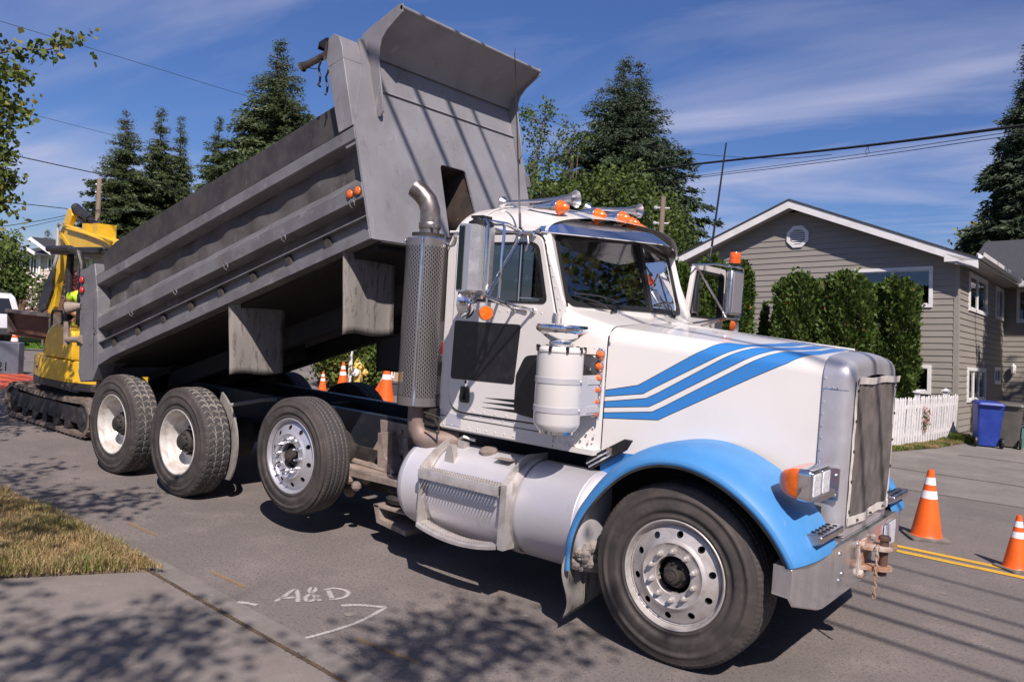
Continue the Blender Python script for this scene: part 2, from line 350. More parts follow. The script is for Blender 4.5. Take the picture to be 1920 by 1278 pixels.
# ---------------- wheels (local: axle along y, outer side towards -y, lip plane at y=0)
def tyre_mesh(kind, W=.275, R=.545, off=-.015, k_=1.):
    nt = 384
    vs = []  # (r, y, tag)
    side = [(.322, .012), (.332, .0), (.340, -.005), (.345, -.005), (.350, -.001), (.372, .0), (.376, -.006), (.400, -.013), (.404, -.011), (.428, -.016), (.432, -.013), (.455, -.013), (.459, -.017), (.474, -.015), (.478, -.010), (.492, -.006), (.508, .0), (.513, .002), (.518, .001), (R - .016, .012), (R - .006, .020)]
    side = [(.322 + (r - .322) * (R - .322) / .223 if r < R + .1 else r, y) for r, y in side]
    y0, y1 = .026, W - .026 + off * 0
    pr = [(r, y, 0) for r, y in side]
    n = 30
    for i in range(n + 1): pr.append((R - .004 * abs(2 * i / n - 1) ** 3, y0 + (y1 - y0) * i / n, 1))
    pr += [(r, W - y, 0) for r, y in side[::-1]]
    th = np.linspace(0, 2 * math.pi, nt, endpoint=False); P = np.zeros((nt, len(pr), 3)); G = np.zeros((nt, len(pr)), int)
    for j, (r, y, t) in enumerate(pr):
        rr = np.full(nt, r); k = np.arange(nt)
        if t:
            u = (y - y0) / (y1 - y0) * n; iu = int(round(u))
            if kind == 'drive':
                zig = (abs((iu % 10) - 5)) * .6; ph = (k + zig) % 8; g = ((ph < 1.6) & (iu > 0) & (iu < n)) & ~((iu % 10 == 5) & (ph > 2.5))
                if iu in (10, 20): g = g | (((k // 4) % 2 == 0))
                if iu in (9, 21): g = g | (((k // 4) % 2 == 1))
                rr = np.where(g, r - .010, r); G[:, j] = np.where(g, 1, 2)
            else:
                g = np.full(nt, iu in (5, 11, 19, 25)); sip = ((k % 4) == 0) & (iu in (4, 6, 10, 12, 18, 20, 24, 26, 0, 1, 29, 30))
                rr = np.where(g, r - .011, np.where(sip, r - .004, r)); G[:, j] = np.where(g | sip, 1, 2) if iu in (4, 5, 6, 10, 11, 12, 18, 19, 20, 24, 25, 26, 0, 1, 29, 30) else 2
                if iu not in (4, 6, 10, 12, 18, 20, 24, 26): G[:, j] = np.where(G[:, j] == 1, 3, G[:, j])
        elif kind == 'drive' and r > R - .025: rr = np.where((k % 8) < 2, r - .008, r)
        elif r > R - .025: rr = np.where((k % 4) == 0, r - .004, r)
        P[:, j] = np.stack([rr * np.cos(th), np.full(nt, y), rr * np.sin(th)], 1)
    nv = len(pr); i, j = np.meshgrid(np.arange(nt), np.arange(nv - 1), indexing='ij'); i2 = (i + 1) % nt
    F = np.stack([i * nv + j, i * nv + j + 1, i2 * nv + j + 1, i2 * nv + j], -1).reshape(-1, 4)
    mi = G[:, :-1].reshape(-1); mi = np.where(mi == 3, 0, mi)
    return P.reshape(-1, 3), F, mi
def holed_disc(mb, r1, r2, nh, rh, rc, zf, depth, mi=0, hmi=1, a0=0):
    """annulus r1..r2 with nh round holes of radius rh on circle rc; zf(r) gives y"""
    for k in range(nh):
        tc = a0 + 2 * math.pi * k / nh; hw = math.pi / nh * rc
        angs = sorted(set([round(a, 6) for a in np.linspace(-math.pi, math.pi, 24, endpoint=False)] + [math.atan2(sy * (lim - rc), sx * hw) for sx in (-1, 1) for lim, sy in ((r1, 1), (r2, 1))]))
        O = []; H = []; H2 = []
        for a in angs:
            c_, s_ = math.cos(a), math.sin(a); tt = 1e9
            if abs(c_) > 1e-9: tt = min(tt, hw / abs(c_))
            if s_ > 1e-9: tt = min(tt, (r2 - rc) / s_)
            if s_ < -1e-9: tt = min(tt, (r1 - rc) / s_)
            for d, lst, dy in ((tt, O, 0), (rh, H, 0), (rh, H2, depth)):
                r = rc + d * s_; t = tc + d * c_ / rc; lst.append((r * math.cos(t), zf(r) + dy, r * math.sin(t)))
        mb.loft([O, H], mi, caps=False); mb.loft([H, H2], hmi, caps=False)
def alloy_wheel(front=True):
    m = MB()
    m.lathe([(.300, .03), (.318, .022), (.3275, .010), (.3275, .0), (.322, -.004), (.314, .0), (.309, .014), (.303, .034), (.292, .040), (.286, .034)], (0, 0, 0), (0, 1, 0), 96, 0)
    zf = lambda r: .034 - .030 * min(1, max(0, (.286 - r) / .07)) - .016 * min(1, max(0, (.215 - r) / .02))
    m.lathe([(r, zf(r)) for r in (.286, .279, .273)], (0, 0, 0), (0, 1, 0), 96, 0)
    holed_disc(m, .219, .273, 10, .0205, .246, zf, .02, 0, 1, .1)
    m.lathe([(r, zf(r)) for r in (.219, .215, .208, .200, .192)] + [(.188, -.009), (.182, -.004), (.16, .0), (.116, .0), (.112, .003), (.112, .05)], (0, 0, 0), (0, 1, 0), 96, 0)
    m.lathe([(.112, .05), (.11, .16), (.001, .16)], (0, 0, 0), (0, 1, 0), 40, 1)
    m.lathe([(.3, .03), (.30, .26)], (0, 0, 0), (0, 1, 0), 64, 1)  # hole walls, bore and barrel near-black, recess shade put into the colour
    return m
def nuts(n=10, r=.143, spike=False):
    out = []
    for k in range(n):
        m = MB(); out.append(m); a = 2 * math.pi * (k + .35) / n; c = (r * math.cos(a), 0, r * math.sin(a))
        m.lathe([(.019, .0), (.019, -.006), (.0145, -.007)], c, (0, 1, 0), 12, 0)
        m.lathe([(.0165, -.006), (.0165, -.028), (.012, -.031), (.0095, -.031), (.0095, -.045 if not spike else -.06), (.001, -.047 if not spike else -.07)], c, (0, 1, 0), 6, 0)
    return out
def hubcap():
    m = MB(); m.lathe([(.085, .12), (.085, .05), (.072, .035), (.052, .03), (.050, -.02), (.040, -.026), (.030, -.024), (.028, -.034), (.001, -.036)], (0, 0, 0), (0, 1, 0), 28, 0)
    for k in range(6):
        a = k * math.pi / 3 + .2; m.lathe([(.009, .04), (.009, .022), (.001, .021)], (.064 * math.cos(a), 0, .064 * math.sin(a)), (0, 1, 0), 6, 0)
    return m
def dish_wheel():
    m = MB()
    m.lathe([(.303, .05), (.318, .022), (.3275, .010), (.3275, .0), (.321, -.004), (.312, .002), (.306, .018), (.300, .045), (.296, .07), (.283, .085), (.276, .12), (.270, .165), (.250, .190), (.215, .200), (.19, .202), (.185, .196), (.118, .196)], (0, 0, 0), (0, 1, 0), 96, 0)
    return m
def drive_hub():
    m = MB()
    m.lathe([(.118, .20), (.112, .175), (.108, .09), (.095, .075), (.070, .068), (.066, .035), (.045, .03), (.001, .03)], (0, 0, 0), (0, 1, 0), 32, 0)
    for k in range(10):
        a = 2 * math.pi * (k + .3) / 10
        m.lathe([(.018, .196), (.018, .165), (.010, .160), (.010, .14), (.001, .138)], (.143 * math.cos(a), 0, .143 * math.sin(a)), (0, 1, 0), 6, 0)
        m.lathe([(.010, .07), (.010, .055), (.001, .054)], (.083 * math.cos(a), 0, .083 * math.sin(a)), (0, 1, 0), 6, 0)
    return m
RibV, RibF, RibM = tyre_mesh('rib'); DrV, DrF, DrM = tyre_mesh('drive'); LfV, LfF, LfM = tyre_mesh('rib', W=.262, R=.508)
rubm = [rubber, dust, tread]
def make_wheel(kind):
    if kind in ('front', 'lift'):
        wh = alloy_wheel().build('wheel', [alud if kind == 'front' else shella, soot_and_recess_shade], truck)
        big('tyre', *((RibV, RibF, rubm, RibM) if kind == 'front' else (LfV, LfF, rubm, LfM)), wh, True); [q.build('lug_nut', chrome if kind == 'lift' else alud, wh) for q in nuts(spike=kind == 'lift')]; hubcap().build('hub', under, wh)
    else:
        wh = dish_wheel().build('wheel', [wheelw], truck)
        big('tyre', DrV, DrF, rubm, DrM, wh, True); drive_hub().build('hub', under, wh)
        t2 = bpy.data.objects.new('tyre', wh.children[0].data); col.objects.link(t2); t2.parent = wh; t2.location = (0, .335, 0)
    return wh
def place_wheel(o, x, y, z, left=False, rot=0.):
    o.location = (x - TR[0], y, z); o.rotation_euler = (0, rot, math.pi if left else 0)
    # rotation about z by 180 turns the outer side to +y
wf = make_wheel('front'); wl = make_wheel('lift'); wd = make_wheel('drive')
place_wheel(wf, 0, -1.125, .545, rot=.5); place_wheel(wl, -3.648, -1.16, .682, rot=.9); place_wheel(wd, -5.418, -1.2, .545, rot=.2)
c = copy_tree(wf, truck); place_wheel(c, 0, 1.125, .545, True)
c = copy_tree(wl, truck); place_wheel(c, -3.648, 1.16, .682, True)
for x, y, l in ((-6.773, -1.2, False), (-5.418, 1.2, True), (-6.773, 1.2, True)):
    c = copy_tree(wd, truck); place_wheel(c, x, y, .545, l, rot=random.random())

# ---------------- chassis
for sy in (-1, 1):
    m = B(); a, b = (.43 * sy, .34 * sy)
    m.box(-7.5, .35, min(a, b), max(a, b), 1.015, 1.03); m.box(-7.5, .35, min(a, b), max(a, b), .72, .735); m.box(-7.5, .35, min(a, a - .012 * sy), max(a, a - .012 * sy), .735, 1.015)
    part('frame_rail', m, frameb)
m = B()
for x in (-7.3, -6.1, -4.6, -3.0, -1.6, -.2): m = B(); m.box(x - .06, x + .06, -.34, .34, .76, .98); part('crossmember', m, under)
for x, zz, r in ((0, .50, .05), (-3.648, .68, .06), (-5.418, .545, .075), (-6.773, .545, .075)):
    m = B(); m.tube([(x, -.9, zz), (x, .9, zz)], r, 12)
    if x < -5: m.sphere((x, 0, zz), .24, 14, sq=(1, .9, 1)); m.tube([(x, 0, zz + .05), (x + .9, 0, .72)], .06, 8)
    for sy in (-1, 1):
        m.lathe([(.2, 0), (.21, .02), (.21, .2), (.1, .22)], (x, (sy * .80 if x > -4 else sy * .64), zz), (0, -sy, 0), 24)
    part('axle', m, under)
m = B()   # springs, air bags, walking beam, brackets between the axles
for sy in (-1, 1):
    m.tube([(-6.9, sy * .5, .62), (-6.1, sy * .5, .80), (-5.3, sy * .5, .62)], .05, 8); m.box(-6.25, -5.95, sy * .5 - .07, sy * .5 + .07, .62, 1.0)
    m.tube([(-.75, sy * .45, .72), (0, sy * .45, .58), (.6, sy * .45, .76)], .04, 8)
    m.box(-4.5, -2.4, sy * .36 - .1, sy * .36 + .1, .35, .72)
m.box(-2.35, -.7, -.34, .34, .55, 1.1); m.box(-.7, .45, -.3, .3, .7, 1.5)
[part('suspension_piece', q, under) for q in islands(m)]
m = B()   # big tan bracket with bolts behind the tank
m.prism([(-3.30, 1.00), (-2.72, 1.0), (-2.62, .92), (-2.62, .80), (-2.70, .70), (-2.64, .58), (-3.28, .60), (-3.40, .68), (-3.28, .86)], 'xz', -.455, -.435)
m.prism([(-3.42, .60), (-2.62, .58), (-2.62, .54), (-3.42, .53)], 'xz', -.80, -.44)
for xx in (-3.10, -2.78): m.prism([(xx, .58), (xx + .22, .60), (xx + .08, .72), (xx + .02, .92), (xx - .02, .92)], 'xz', -.64, -.456)
for xx, zz in ((-3.02, .93), (-2.86, .93), (-2.76, .70), (-3.22, .72), (-2.98, .76)): m.lathe([(.026, 0), (.026, .02), (.001, .03)], (xx, -.456, zz), (0, -1, 0), 8)
m.tube([(-3.55, -.75, .66), (-3.38, -.72, .58), (-3.25, -.7, .54), (-3.15, -.7, .5)], [.035, .04, .055, .045], 8); m.tube([(-3.62, -.6, .62), (-3.0, -.62, .60)], .03, 8)
m.sphere((-3.30, -.78, .50), .05, 8); m.sphere((-3.18, -.80, .46), .045, 8); m.sphere((-3.42, -.66, .36), .06, 8)
part('suspension_bracket', m, dusty)
m = B(); m.lathe([(.001, 0), (.13, .01), (.15, .05), (.12, .09), (.15, .13), (.13, .17), (.001, .18)], (-2.78, -.62, .36), (0, 0, 1), 20); part('air_spring', m, under)
m = B(); m.prism([(-2.95, .35), (-2.90, .20), (-2.55, .16), (-2.55, .20), (-2.86, .24), (-2.90, .36)], 'xz', -.80, -.45); m.box(-2.95, -2.55, -.8, -.45, .33, .345); part('spring_hanger', m, dusty)

# ---------------- hood
HX0, HX1 = -.715, .62
def hw(x): return .85 + (x - HX0) / (HX1 - HX0) * (.525 - .85)
def hz(x): return 1.985 + (x - HX0) / (HX1 - HX0) * (1.885 - 1.985)
HR = .12
def hsec(x, n_arc=10, ntop=10, zlow=.85, rr=HR):
    W, Z = hw(x), hz(x); pts = [(-W, zlow), (-W, 1.0), (-W, 1.155), (-W, 1.4), (-W, Z - rr)]
    for a in np.linspace(0, math.pi / 2, n_arc + 1)[1:]: pts.append((-W + rr - rr * math.cos(a), Z - rr + rr * math.sin(a)))
    for t in np.linspace(0, 1, ntop + 1)[1:]: pts.append(((-W + rr) * (1 - t), Z + .045 * math.sin(t * math.pi / 2)))
    tt = []
    for i, p in enumerate(pts): tt.append(p[1] - 1.0 if i < 5 else tt[-1] + math.hypot(p[0] - pts[i - 1][0], p[1] - pts[i - 1][1]))
    full = pts + [(-a, b) for a, b in pts[-2::-1]]; tf = tt + tt[-2::-1]
    return full, tf
def tz(x, z):
    zb = hz(x) - HR
    return z - 1 if z <= zb else zb - 1 + HR * math.asin(min(1, (z - zb) / HR))
X0c, X1c = -.75, .75
ST = [[(-.724, 1.556), (-.502, 1.611), (-.432, 1.657), (-.097, 1.88), (.009, 1.930), (.10, 1.0, 1), (.22, 1.2, 1), (.30, 1.6, 1)],
      [(-.721, 1.514), (-.464, 1.558), (-.39, 1.607), (.109, 1.90), (.20, .995, 1), (.33, 1.15, 1), (.40, 1.6, 1)],
      [(-.719, 1.481), (-.443, 1.531), (-.368, 1.575), (.136, 1.895), (.235, .985, 1), (.37, 1.15, 1), (.44, 1.6, 1)],
      [(-.716, 1.442), (-.42, 1.478), (-.354, 1.517), (.259, 1.888), (.34, .97, 1), (.46, 1.12, 1), (.53, 1.6, 1)],
      [(-.714, 1.407), (-.398, 1.447), (-.324, 1.491), (.302, 1.883), (.38, .96, 1), (.50, 1.12, 1), (.56, 1.6, 1)],
      [(-.716, 1.37), (-.356, 1.398), (-.273, 1.448), (.209, 1.731), (.392, 1.832), (.458, 1.875), (.52, .95, 1), (.60, 1.2, 1), (.62, 1.6, 1)]]
ST = [[(p[0], tz(p[0], p[1]) if len(p) == 2 else p[1]) for p in c_] for c_ in ST]
for c_ in ST: c_.insert(0, (-.75, c_[0][1] + (c_[0][1] - c_[1][1]) * .12)); c_[1] = c_[1]; c_.append((.75, c_[-1][1]))
hoodm = hoodmat(ST, X0c, X1c)
m = B(); xs = np.linspace(HX0, HX1, 24); P = []; UV = []
for x in xs:
    f_, t_ = hsec(x); P.append([(x, a, b) for a, b in f_]); UV += [((x - X0c) / (X1c - X0c), t / 2) for t in t_]
m.grid(P); m.uv = UV; hood = part('hood', m, hoodm, recalc=False)
m = B(); P = []
for x in (HX0, HX0 + .03):
    f_, t_ = hsec(x); P.append([(HX0 + (.001 if x == HX0 else .002), a * (1 if x == HX0 else .96), b - (0 if x == HX0 else .03)) for a, b in f_])
m.grid(P); m.box(-.70, -.69, -.78, .78, .95, 1.9); part('firewall', m, blackp)
m = B()
for s_ in (-1, 1): m.tube([(HX0 + .02, s_ * (hw(HX0) + .012), 1.88), (HX0 + .02, s_ * (hw(HX0) + .012), 1.95)], .008, 6)
for q in islands(m): part('hood_clip', q, white)
m = B(); m.tube([(x, 0, hz(x) + .048) for x in np.linspace(HX0 + .02, HX1, 12)], .009, 6)
part('hood_hinge_strip', m, white)
# ---------------- grille shell (polished), screen with canvas border
def ssec(x, W, Z, rr, zl):
    pts = [(-W, zl), (-W, 1.2), (-W, 1.6), (-W, Z - rr)]
    for a in np.linspace(0, math.pi / 2, 11)[1:]: pts.append((-W + rr - rr * math.cos(a), Z - rr + rr * math.sin(a)))
    for t in np.linspace(0, 1, 7)[1:]: pts.append(((-W + rr) * (1 - t), Z + .03 * math.sin(t * math.pi / 2)))
    return pts + [(-a, b) for a, b in pts[-2::-1]]
m = B()
P = [[(x, a, b) for a, b in ssec(x, W, Z, rr, .84)] for x, W, Z, rr in
     [(.600, .538, 1.892, .125), (.602, .543, 1.897, .125), (.61, .543, 1.897, .125), (.68, .538, 1.893, .12), (.715, .532, 1.885, .115), (.745, .518, 1.868, .105), (.762, .498, 1.846, .09), (.768, .475, 1.82, .08)]]
m.grid(P)
P2 = [[(.768, a, b) for a, b in ssec(.77, .475, 1.82, .08, .84)], [(.768, a, b) for a, b in ssec(.77, .445, 1.76, .04, .86)], [(.74, a, b) for a, b in ssec(.77, .44, 1.755, .04, .86)]]
m.grid(P2); m.box(.70, .766, -.47, .47, .82, .90)
shell = part('grille_shell', m, shella, ang=50)
m = B()
for s_ in (-1, 1):
    for z in np.arange(.90, 1.80, .072): m.sphere((.613, s_ * .543, z), .0065, 8)
    for x in (.63, .66, .69): m.sphere((x, s_ * .541, 1.71), .0055, 8)
m.tube([(.604, -.5440, 1.70), (.64, -.5425, 1.70), (.68, -.539, 1.70), (.715, -.533, 1.70), (.745, -.519, 1.70)], .0025, 5)
[part('rivet', q, chrome, parent=shell) for q in islands(m)]
m = B(); n = 40; P = []
for z in np.linspace(.915, 1.75, 24):
    f = (z - .915) / .835
    P.append([(.774 + .003 * math.sin(y * 46 + 3 * math.sin(z * 3.0) + z) + .002 * math.sin(y * 91 + z * 5) + .006 * math.sin(f * math.pi), y, z) for y in np.linspace(-.455, .455, 64)])
m.grid(P); screenm = mat('bug_screen_mesh', (.105, .092, .083), .8, c2=(.15, .13, .12), ns=9, bump=.3, bs=260)
scr = part('bug_screen', m, screenm)
m = B()
def strip(path, wid, nrm, th=.004):
    P = np.array(path, float); Q = P + np.array(wid); nrm = np.array(nrm) * th; m.grid([P, Q, Q - nrm, P - nrm], cu=True)
zz = np.linspace(.90, 1.765, 30)
strip([(.779 + .0015 * math.sin(z * 30), -.474, z) for z in zz], (.002, .030, 0), (1, 0, 0)); strip([(.779 + .0015 * math.sin(z * 26), .440, z) for z in zz], (.002, .030, 0), (1, 0, 0))
yy = np.linspace(-.475, .475, 40)
strip([(.782 + .005 * abs(math.sin(y * 9)) + .05 * max(0, y - .3), y, 1.735 + .004 * math.sin(y * 12)) for y in yy], (.006, 0, .042), (1, 0, 0))
strip([(.782 + .006 * math.sin(y * 14) ** 2, y, .885 + .008 * math.sin(y * 11)) for y in yy], (.0, 0, .050), (1, 0, 0))
part('screen_border', m, canvas, parent=scr, recalc=False)
m = B()
for z in np.arange(.98, 1.72, .18):
    for y in (-.455, .455): m.sphere((.783, y, z), .009, 8)
for y in (-.3, 0, .3): m.sphere((.792, y, .908), .009, 8)
[part('snap', q, under, parent=scr) for q in islands(m)]

# ---------------- fenders
def fender(s_):
    m = B(); P = []
    sec = [(.655, -1.205), (.662, -1.222), (.68, -1.228), (.70, -1.222), (.722, -1.195), (.745, -1.15), (.765, -1.08), (.775, -1.0), (.778, -.90), (.776, -.80), (.772, -.66)]
    for d in np.linspace(-166, 201, 2): pass
    for d in np.linspace(190, 17, 60):
        a = R_(d); fr = max(0, (75 - d) / 58); fl = max(0, (d - 150) / 40)
        row = []
        for r, y in sec:
            r2 = r - .035 * math.exp(-((d - 140) / 28) ** 2) + .055 * fr * fr + .01 * fl
            y2 = y
            if d < 60: y2 = y + .05 * ((60 - d) / 43) ** 1.5 * (1 if y < -1.0 else .5)
            row.append((r2 * math.cos(a), s_ * -y2 if s_ > 0 else y2, .545 + r2 * math.sin(a)))
        P.append(row)
    m.grid(P)
    Q = [[tuple(np.array(p) - [.006 * (p[0]), 0, .006 * (p[2] - .545)]) for p in r[1:]] for r in P]
    for r in Q:
        for k in range(len(r)): r[k] = (r[k][0] * .985, r[k][1] + (.006 if r[k][1] < 0 else -.006), .545 + (r[k][2] - .545) * .985)
    m.grid(Q, mi=1); m.loft([P[-1], [Q[-1][0]] + Q[-1]], caps=False, closed=False)
    o = part('fender', m, [bluef, under]); sd = o.modifiers.new('s', 'SUBSURF'); sd.levels = sd.render_levels = 1
fender(-1); fender(1)
m = B()    # blue lower hood behind the fender and inner wheel wells
for s_ in (-1, 1):
    m.prism([(-.70, .86), (-.70, 1.15), (-.40, 1.15), (-.54, 1.04), (-.64, .92)], 'xz', s_ * .842, s_ * .848)
    m.prism([(.40, 1.15), (.60, 1.15), (.60, .84), (.52, .84)], 'xz', s_ * .545, s_ * .60)
[part('lower_side_panel', q, bluep) for q in islands(m)]
m = B()
for s_ in (-1, 1): m.grid([[(.76 * math.cos(a), s_ * .62, .545 + .74 * math.sin(a)) for a in np.linspace(0, math.pi, 20)], [(.2 * math.cos(a), s_ * .5, .7 + .2 * math.sin(a)) for a in np.linspace(0, math.pi, 20)]])
for s_ in (-1, 1): m.prism([(.74 * math.cos(a), .545 + .74 * math.sin(a)) for a in np.linspace(-.1, math.pi + .1, 24)] + [(-.5, .62), (-.2, .80), (.2, .80), (.5, .62)], 'xz', s_ * .862, s_ * .868)
[part('wheel_well', q, soot_and_recess_shade) for q in islands(m)]  # near-black liner, the darkness inside the arch is in its colour
m = B()    # rubber hood latch
m.prism([(-.80, 1.05), (-.76, 1.02), (-.50, 1.19), (-.46, 1.26), (-.52, 1.26), (-.80, 1.09)], 'xz', -.90, -.875); o = part('hood_latch', m, blackr, bevel=.006)
m = B(); m.tube([(-.79, -.905, 1.06), (-.62, -.905, 1.17)], .007, 6); m.tube([(-.77, -.905, 1.04), (-.60, -.905, 1.15)], .007, 6); m.box(-.64, -.60, -.91, -.90, 1.14, 1.19); [part('latch_spring', q, chrome, parent=o) for q in islands(m)]
m = B()    # torn mud flap behind the front wheel, caked with mud
P = []
for t in np.linspace(0, 1, 14): P.append([(-.66 - .04 * math.sin(t * 5) - .10 * t * t, y + .03 * math.sin(t * 6 + y * 3), .62 - .50 * t + .05 * t * (y + .9) * 2) for y in np.linspace(-1.20, -.74, 8)])
m.grid(P); o = part('mud_flap', m, flap, label=None) if False else part('mud_flap', m, flap)
sdm = o.modifiers.new('solid', 'SOLIDIFY'); sdm.thickness = .008
m = B()
for k in range(60): m.sphere((-.64 + random.uniform(-.05, .05), random.uniform(-1.16, -.9), random.uniform(.42, .60)), random.uniform(.012, .04), 6)
part('caked_mud', m, mat('dry_mud', (.33, .29, .26), .95, c2=(.22, .19, .17), ns=30, bump=.4, bs=50))
c = o.copy(); col.objects.link(c); c.parent = truck; c.scale = (1, -1, 1)

# ---------------- bumper
BX = [(.705, -1.17), (.72, -1.14), (.775, -.885), (.785, -.84), (.79, 0), (.785, .84), (.775, .885), (.72, 1.14), (.705, 1.17)]
m = B(); P = []
for x, y in BX:
    e = max(0, abs(y) - .88) / .29
    zt, zb = .815 - .03 * e, .487 + .075 * e
    if abs(y) > 1.15: zt -= .02; zb += .04
    P.append([(x - .10, y * .985, zt), (x - .012, y, zt + .002), (x, y, zt - .010), (x + .003, y, zt - .03), (x + .003, y, zb + .03), (x, y, zb + .008), (x - .012, y, zb)])
P = [[(.60, P[0][0][1], q[2]) for q in P[0]]] + P + [[(.60, P[-1][0][1], q[2]) for q in P[-1]]]
m.grid(P); bump = part('bumper', m, mat('bumper_chrome', (.84, .83, .84), .19, .9, c2=(.74, .73, .74), ns=4, dirt=[((.42, .34, .26), 5, .60, .80)], stretch=(3, 3, .4), rv=.07), ang=28)
m = B()
for y, z in ((-.60, .60), (-.55, .63), (-.62, .76), (-.25, .75), (.6, .6), (.55, .63)): m.sphere((.793, y, z), .012, 8)
[part('bumper_bolt', q, chrome, parent=bump) for q in islands(m)]
m = B()    # licence plate
m.box(.795, .80, .38, .68, .60, .76); part('licence_plate', m, mat('plate_white', (.62, .62, .64), .4, c2=(.45, .47, .55), ns=20), parent=bump, bevel=.002)
m = B()    # tow pin hitch
for z in (.70, .575):
    m.prism(roundpoly([(.79, -.17), (.79, .03), (.93, .0), (.96, -.05), (.93, -.11)], [0, .01, .04, .03, .04]), 'xy', z, z + .028)
for y in (-.22,): m.prism(roundpoly([(y, .53), (y, .76), (y + .30, .76), (y + .30, .53)], .03), 'yz', .79, .80)
for y in (-.19, .05):
    for z in (.735, .555): m.lathe([(.028, 0), (.028, .02), (.001, .025)], (.80, y, z), (1, 0, 0), 10)
o = part('tow_hitch', m, rust, bevel=.004)
m = B(); m.tube([(.90, -.055, .54), (.90, -.055, .78)], .026, 14); m.lathe([(.036, 0), (.036, .018), (.028, .026), (.001, .03)], (.90, -.055, .765), (0, 0, 1), 14); part('tow_pin', m, mat('brown_pin', (.10, .055, .04), .7), parent=o)
m = B()
for k in range(11):
    z = .73 - k * .03; a = k % 2
    ring = [(.885 + (0 if a else .010 * math.cos(t)), -.150 + (.010 * math.cos(t) if a else 0), z + .020 * math.sin(t)) for t in np.linspace(0, 2 * math.pi, 9)]
    m.tube(ring, .004, 5, caps=False)
part('safety_chain', m, rust, parent=o)

# ---------------- headlamp pods
for s_ in (-1, 1):
    m = B(); yo, yi = s_ * 1.13, s_ * .79
    ya, yb = min(yo, yi), max(yo, yi)
    sec = lambda x, k, kz=1: [(x, p[0], p[1]) for p in roundpoly([(ya * 1. + (yb - ya) * k / 2, 1.12 + .09 * (1 - kz)), (yb - (yb - ya) * k / 2, 1.12 + .09 * (1 - kz)), (yb - (yb - ya) * k / 2, 1.295 - .09 * (1 - kz)), (ya + (yb - ya) * k / 2, 1.295 - .09 * (1 - kz))], .03, 4)]
    m.loft([sec(.69, 0), sec(.742, 0), sec(.752, .03, .95)], caps=True)
    dx_ = 0 if s_ < 0 else -.13
    if dx_: m.v = [[v[0] + dx_, v[1], v[2]] for v in m.v]
    pod = part('headlamp', m, chrome, ang=50)
    if dx_:
        _sec = sec; sec = lambda x, k, kz=1: _sec(x + dx_, k, kz)
    m = B(); m.loft([sec(.69, .01, .97), sec(.65, .05, .94), sec(.60, .18, .76), sec(.57, .36, .52), sec(.553, .6, .2)], caps=True); part('turn_signal', m, amber, parent=pod, ang=60)
    for q in (0, 1):
        m = B(); y0 = ya + .02 + q * .155; m.prism(roundpoly([(y0, 1.135), (y0 + .145, 1.135), (y0 + .145, 1.28), (y0, 1.28)], .015), 'yz', .745 + dx_, .762 + dx_); part('bezel', m, chrome, parent=pod, bevel=.004)
        m = B(); m.prism(roundpoly([(y0 + .012, 1.147), (y0 + .133, 1.147), (y0 + .133, 1.268), (y0 + .012, 1.268)], .012), 'yz', .760 + dx_, .766 + dx_); part('lens', m, lensc, parent=pod, bevel=.003)
    m = B(); m.prism([(.655 + dx_, 1.13), (.74 + dx_, 1.13), (.74 + dx_, 1.09), (.68 + dx_, 1.08)], 'xz', s_ * .62, s_ * .9); m.box(.62, .74, min(s_ * .543, s_ * .56), max(s_ * .543, s_ * .56), 1.05, 1.24)
    for z in (1.08, 1.20): m.sphere((.72, s_ * .565, z), .010, 8)
    part('lamp_bracket', m, alu, parent=pod)
    m = B(); m.prism(roundpoly([(.66, .925), (.80, .925), (.80, .885), (.74, .86), (.66, .83)], .012), 'xz', s_ * 1.0, s_ * .60, M=None)
    part('fender_step', m, alu, bevel=.006)
    m = B()
    for i in range(3):
        for j in range(5): m.lathe([(.014, 0), (.014, .003), (.001, .003)], (.685 + i * .04, s_ * (.66 + j * .065), .926), (0, 0, 1), 10)
    [part('step_hole', q, soot_and_recess_shade, parent=pod) for q in islands(m)]  # raised discs, the shade of each hole painted as near-black
# ---------------- cab
CY = .97
side_out = roundpoly([(-2.09, 1.14), (-2.105, 2.47), (-2.02, 2.62), (-1.25, 2.62), (-1.02, 2.12), (-1.02, 1.14)], [0, .05, .08, .06, .05, 0])
win = roundpoly([(-1.985, 2.095), (-1.125, 2.10), (-1.235, 2.545), (-1.985, 2.545)], [.05, .05, .10, .07])
cab = None
m = B()
for s_ in (-1, 1):
    if s_ == -1: m.ringplate(side_out, win, (-1.6, 2.3), 'xz', -CY, -CY + .035)
    else:
        door_open = roundpoly([(-1.99, 1.28), (-1.08, 1.28), (-1.07, 2.05), (-1.24, 2.59), (-1.99, 2.59)], .05); m.ringplate(side_out, door_open, (-1.5, 1.9), 'xz', CY - .035, CY)
m.box(-2.11, -2.085, -.96, .96, 1.14, 2.05); m.box(-2.11, -2.085, -.96, -.6, 2.05, 2.5); m.box(-2.11, -2.085, .6, .96, 2.05, 2.5); m.box(-2.11, -2.085, -.6, .6, 2.42, 2.5)
m.box(-2.09, -.72, -.95, .95, 1.125, 1.16)
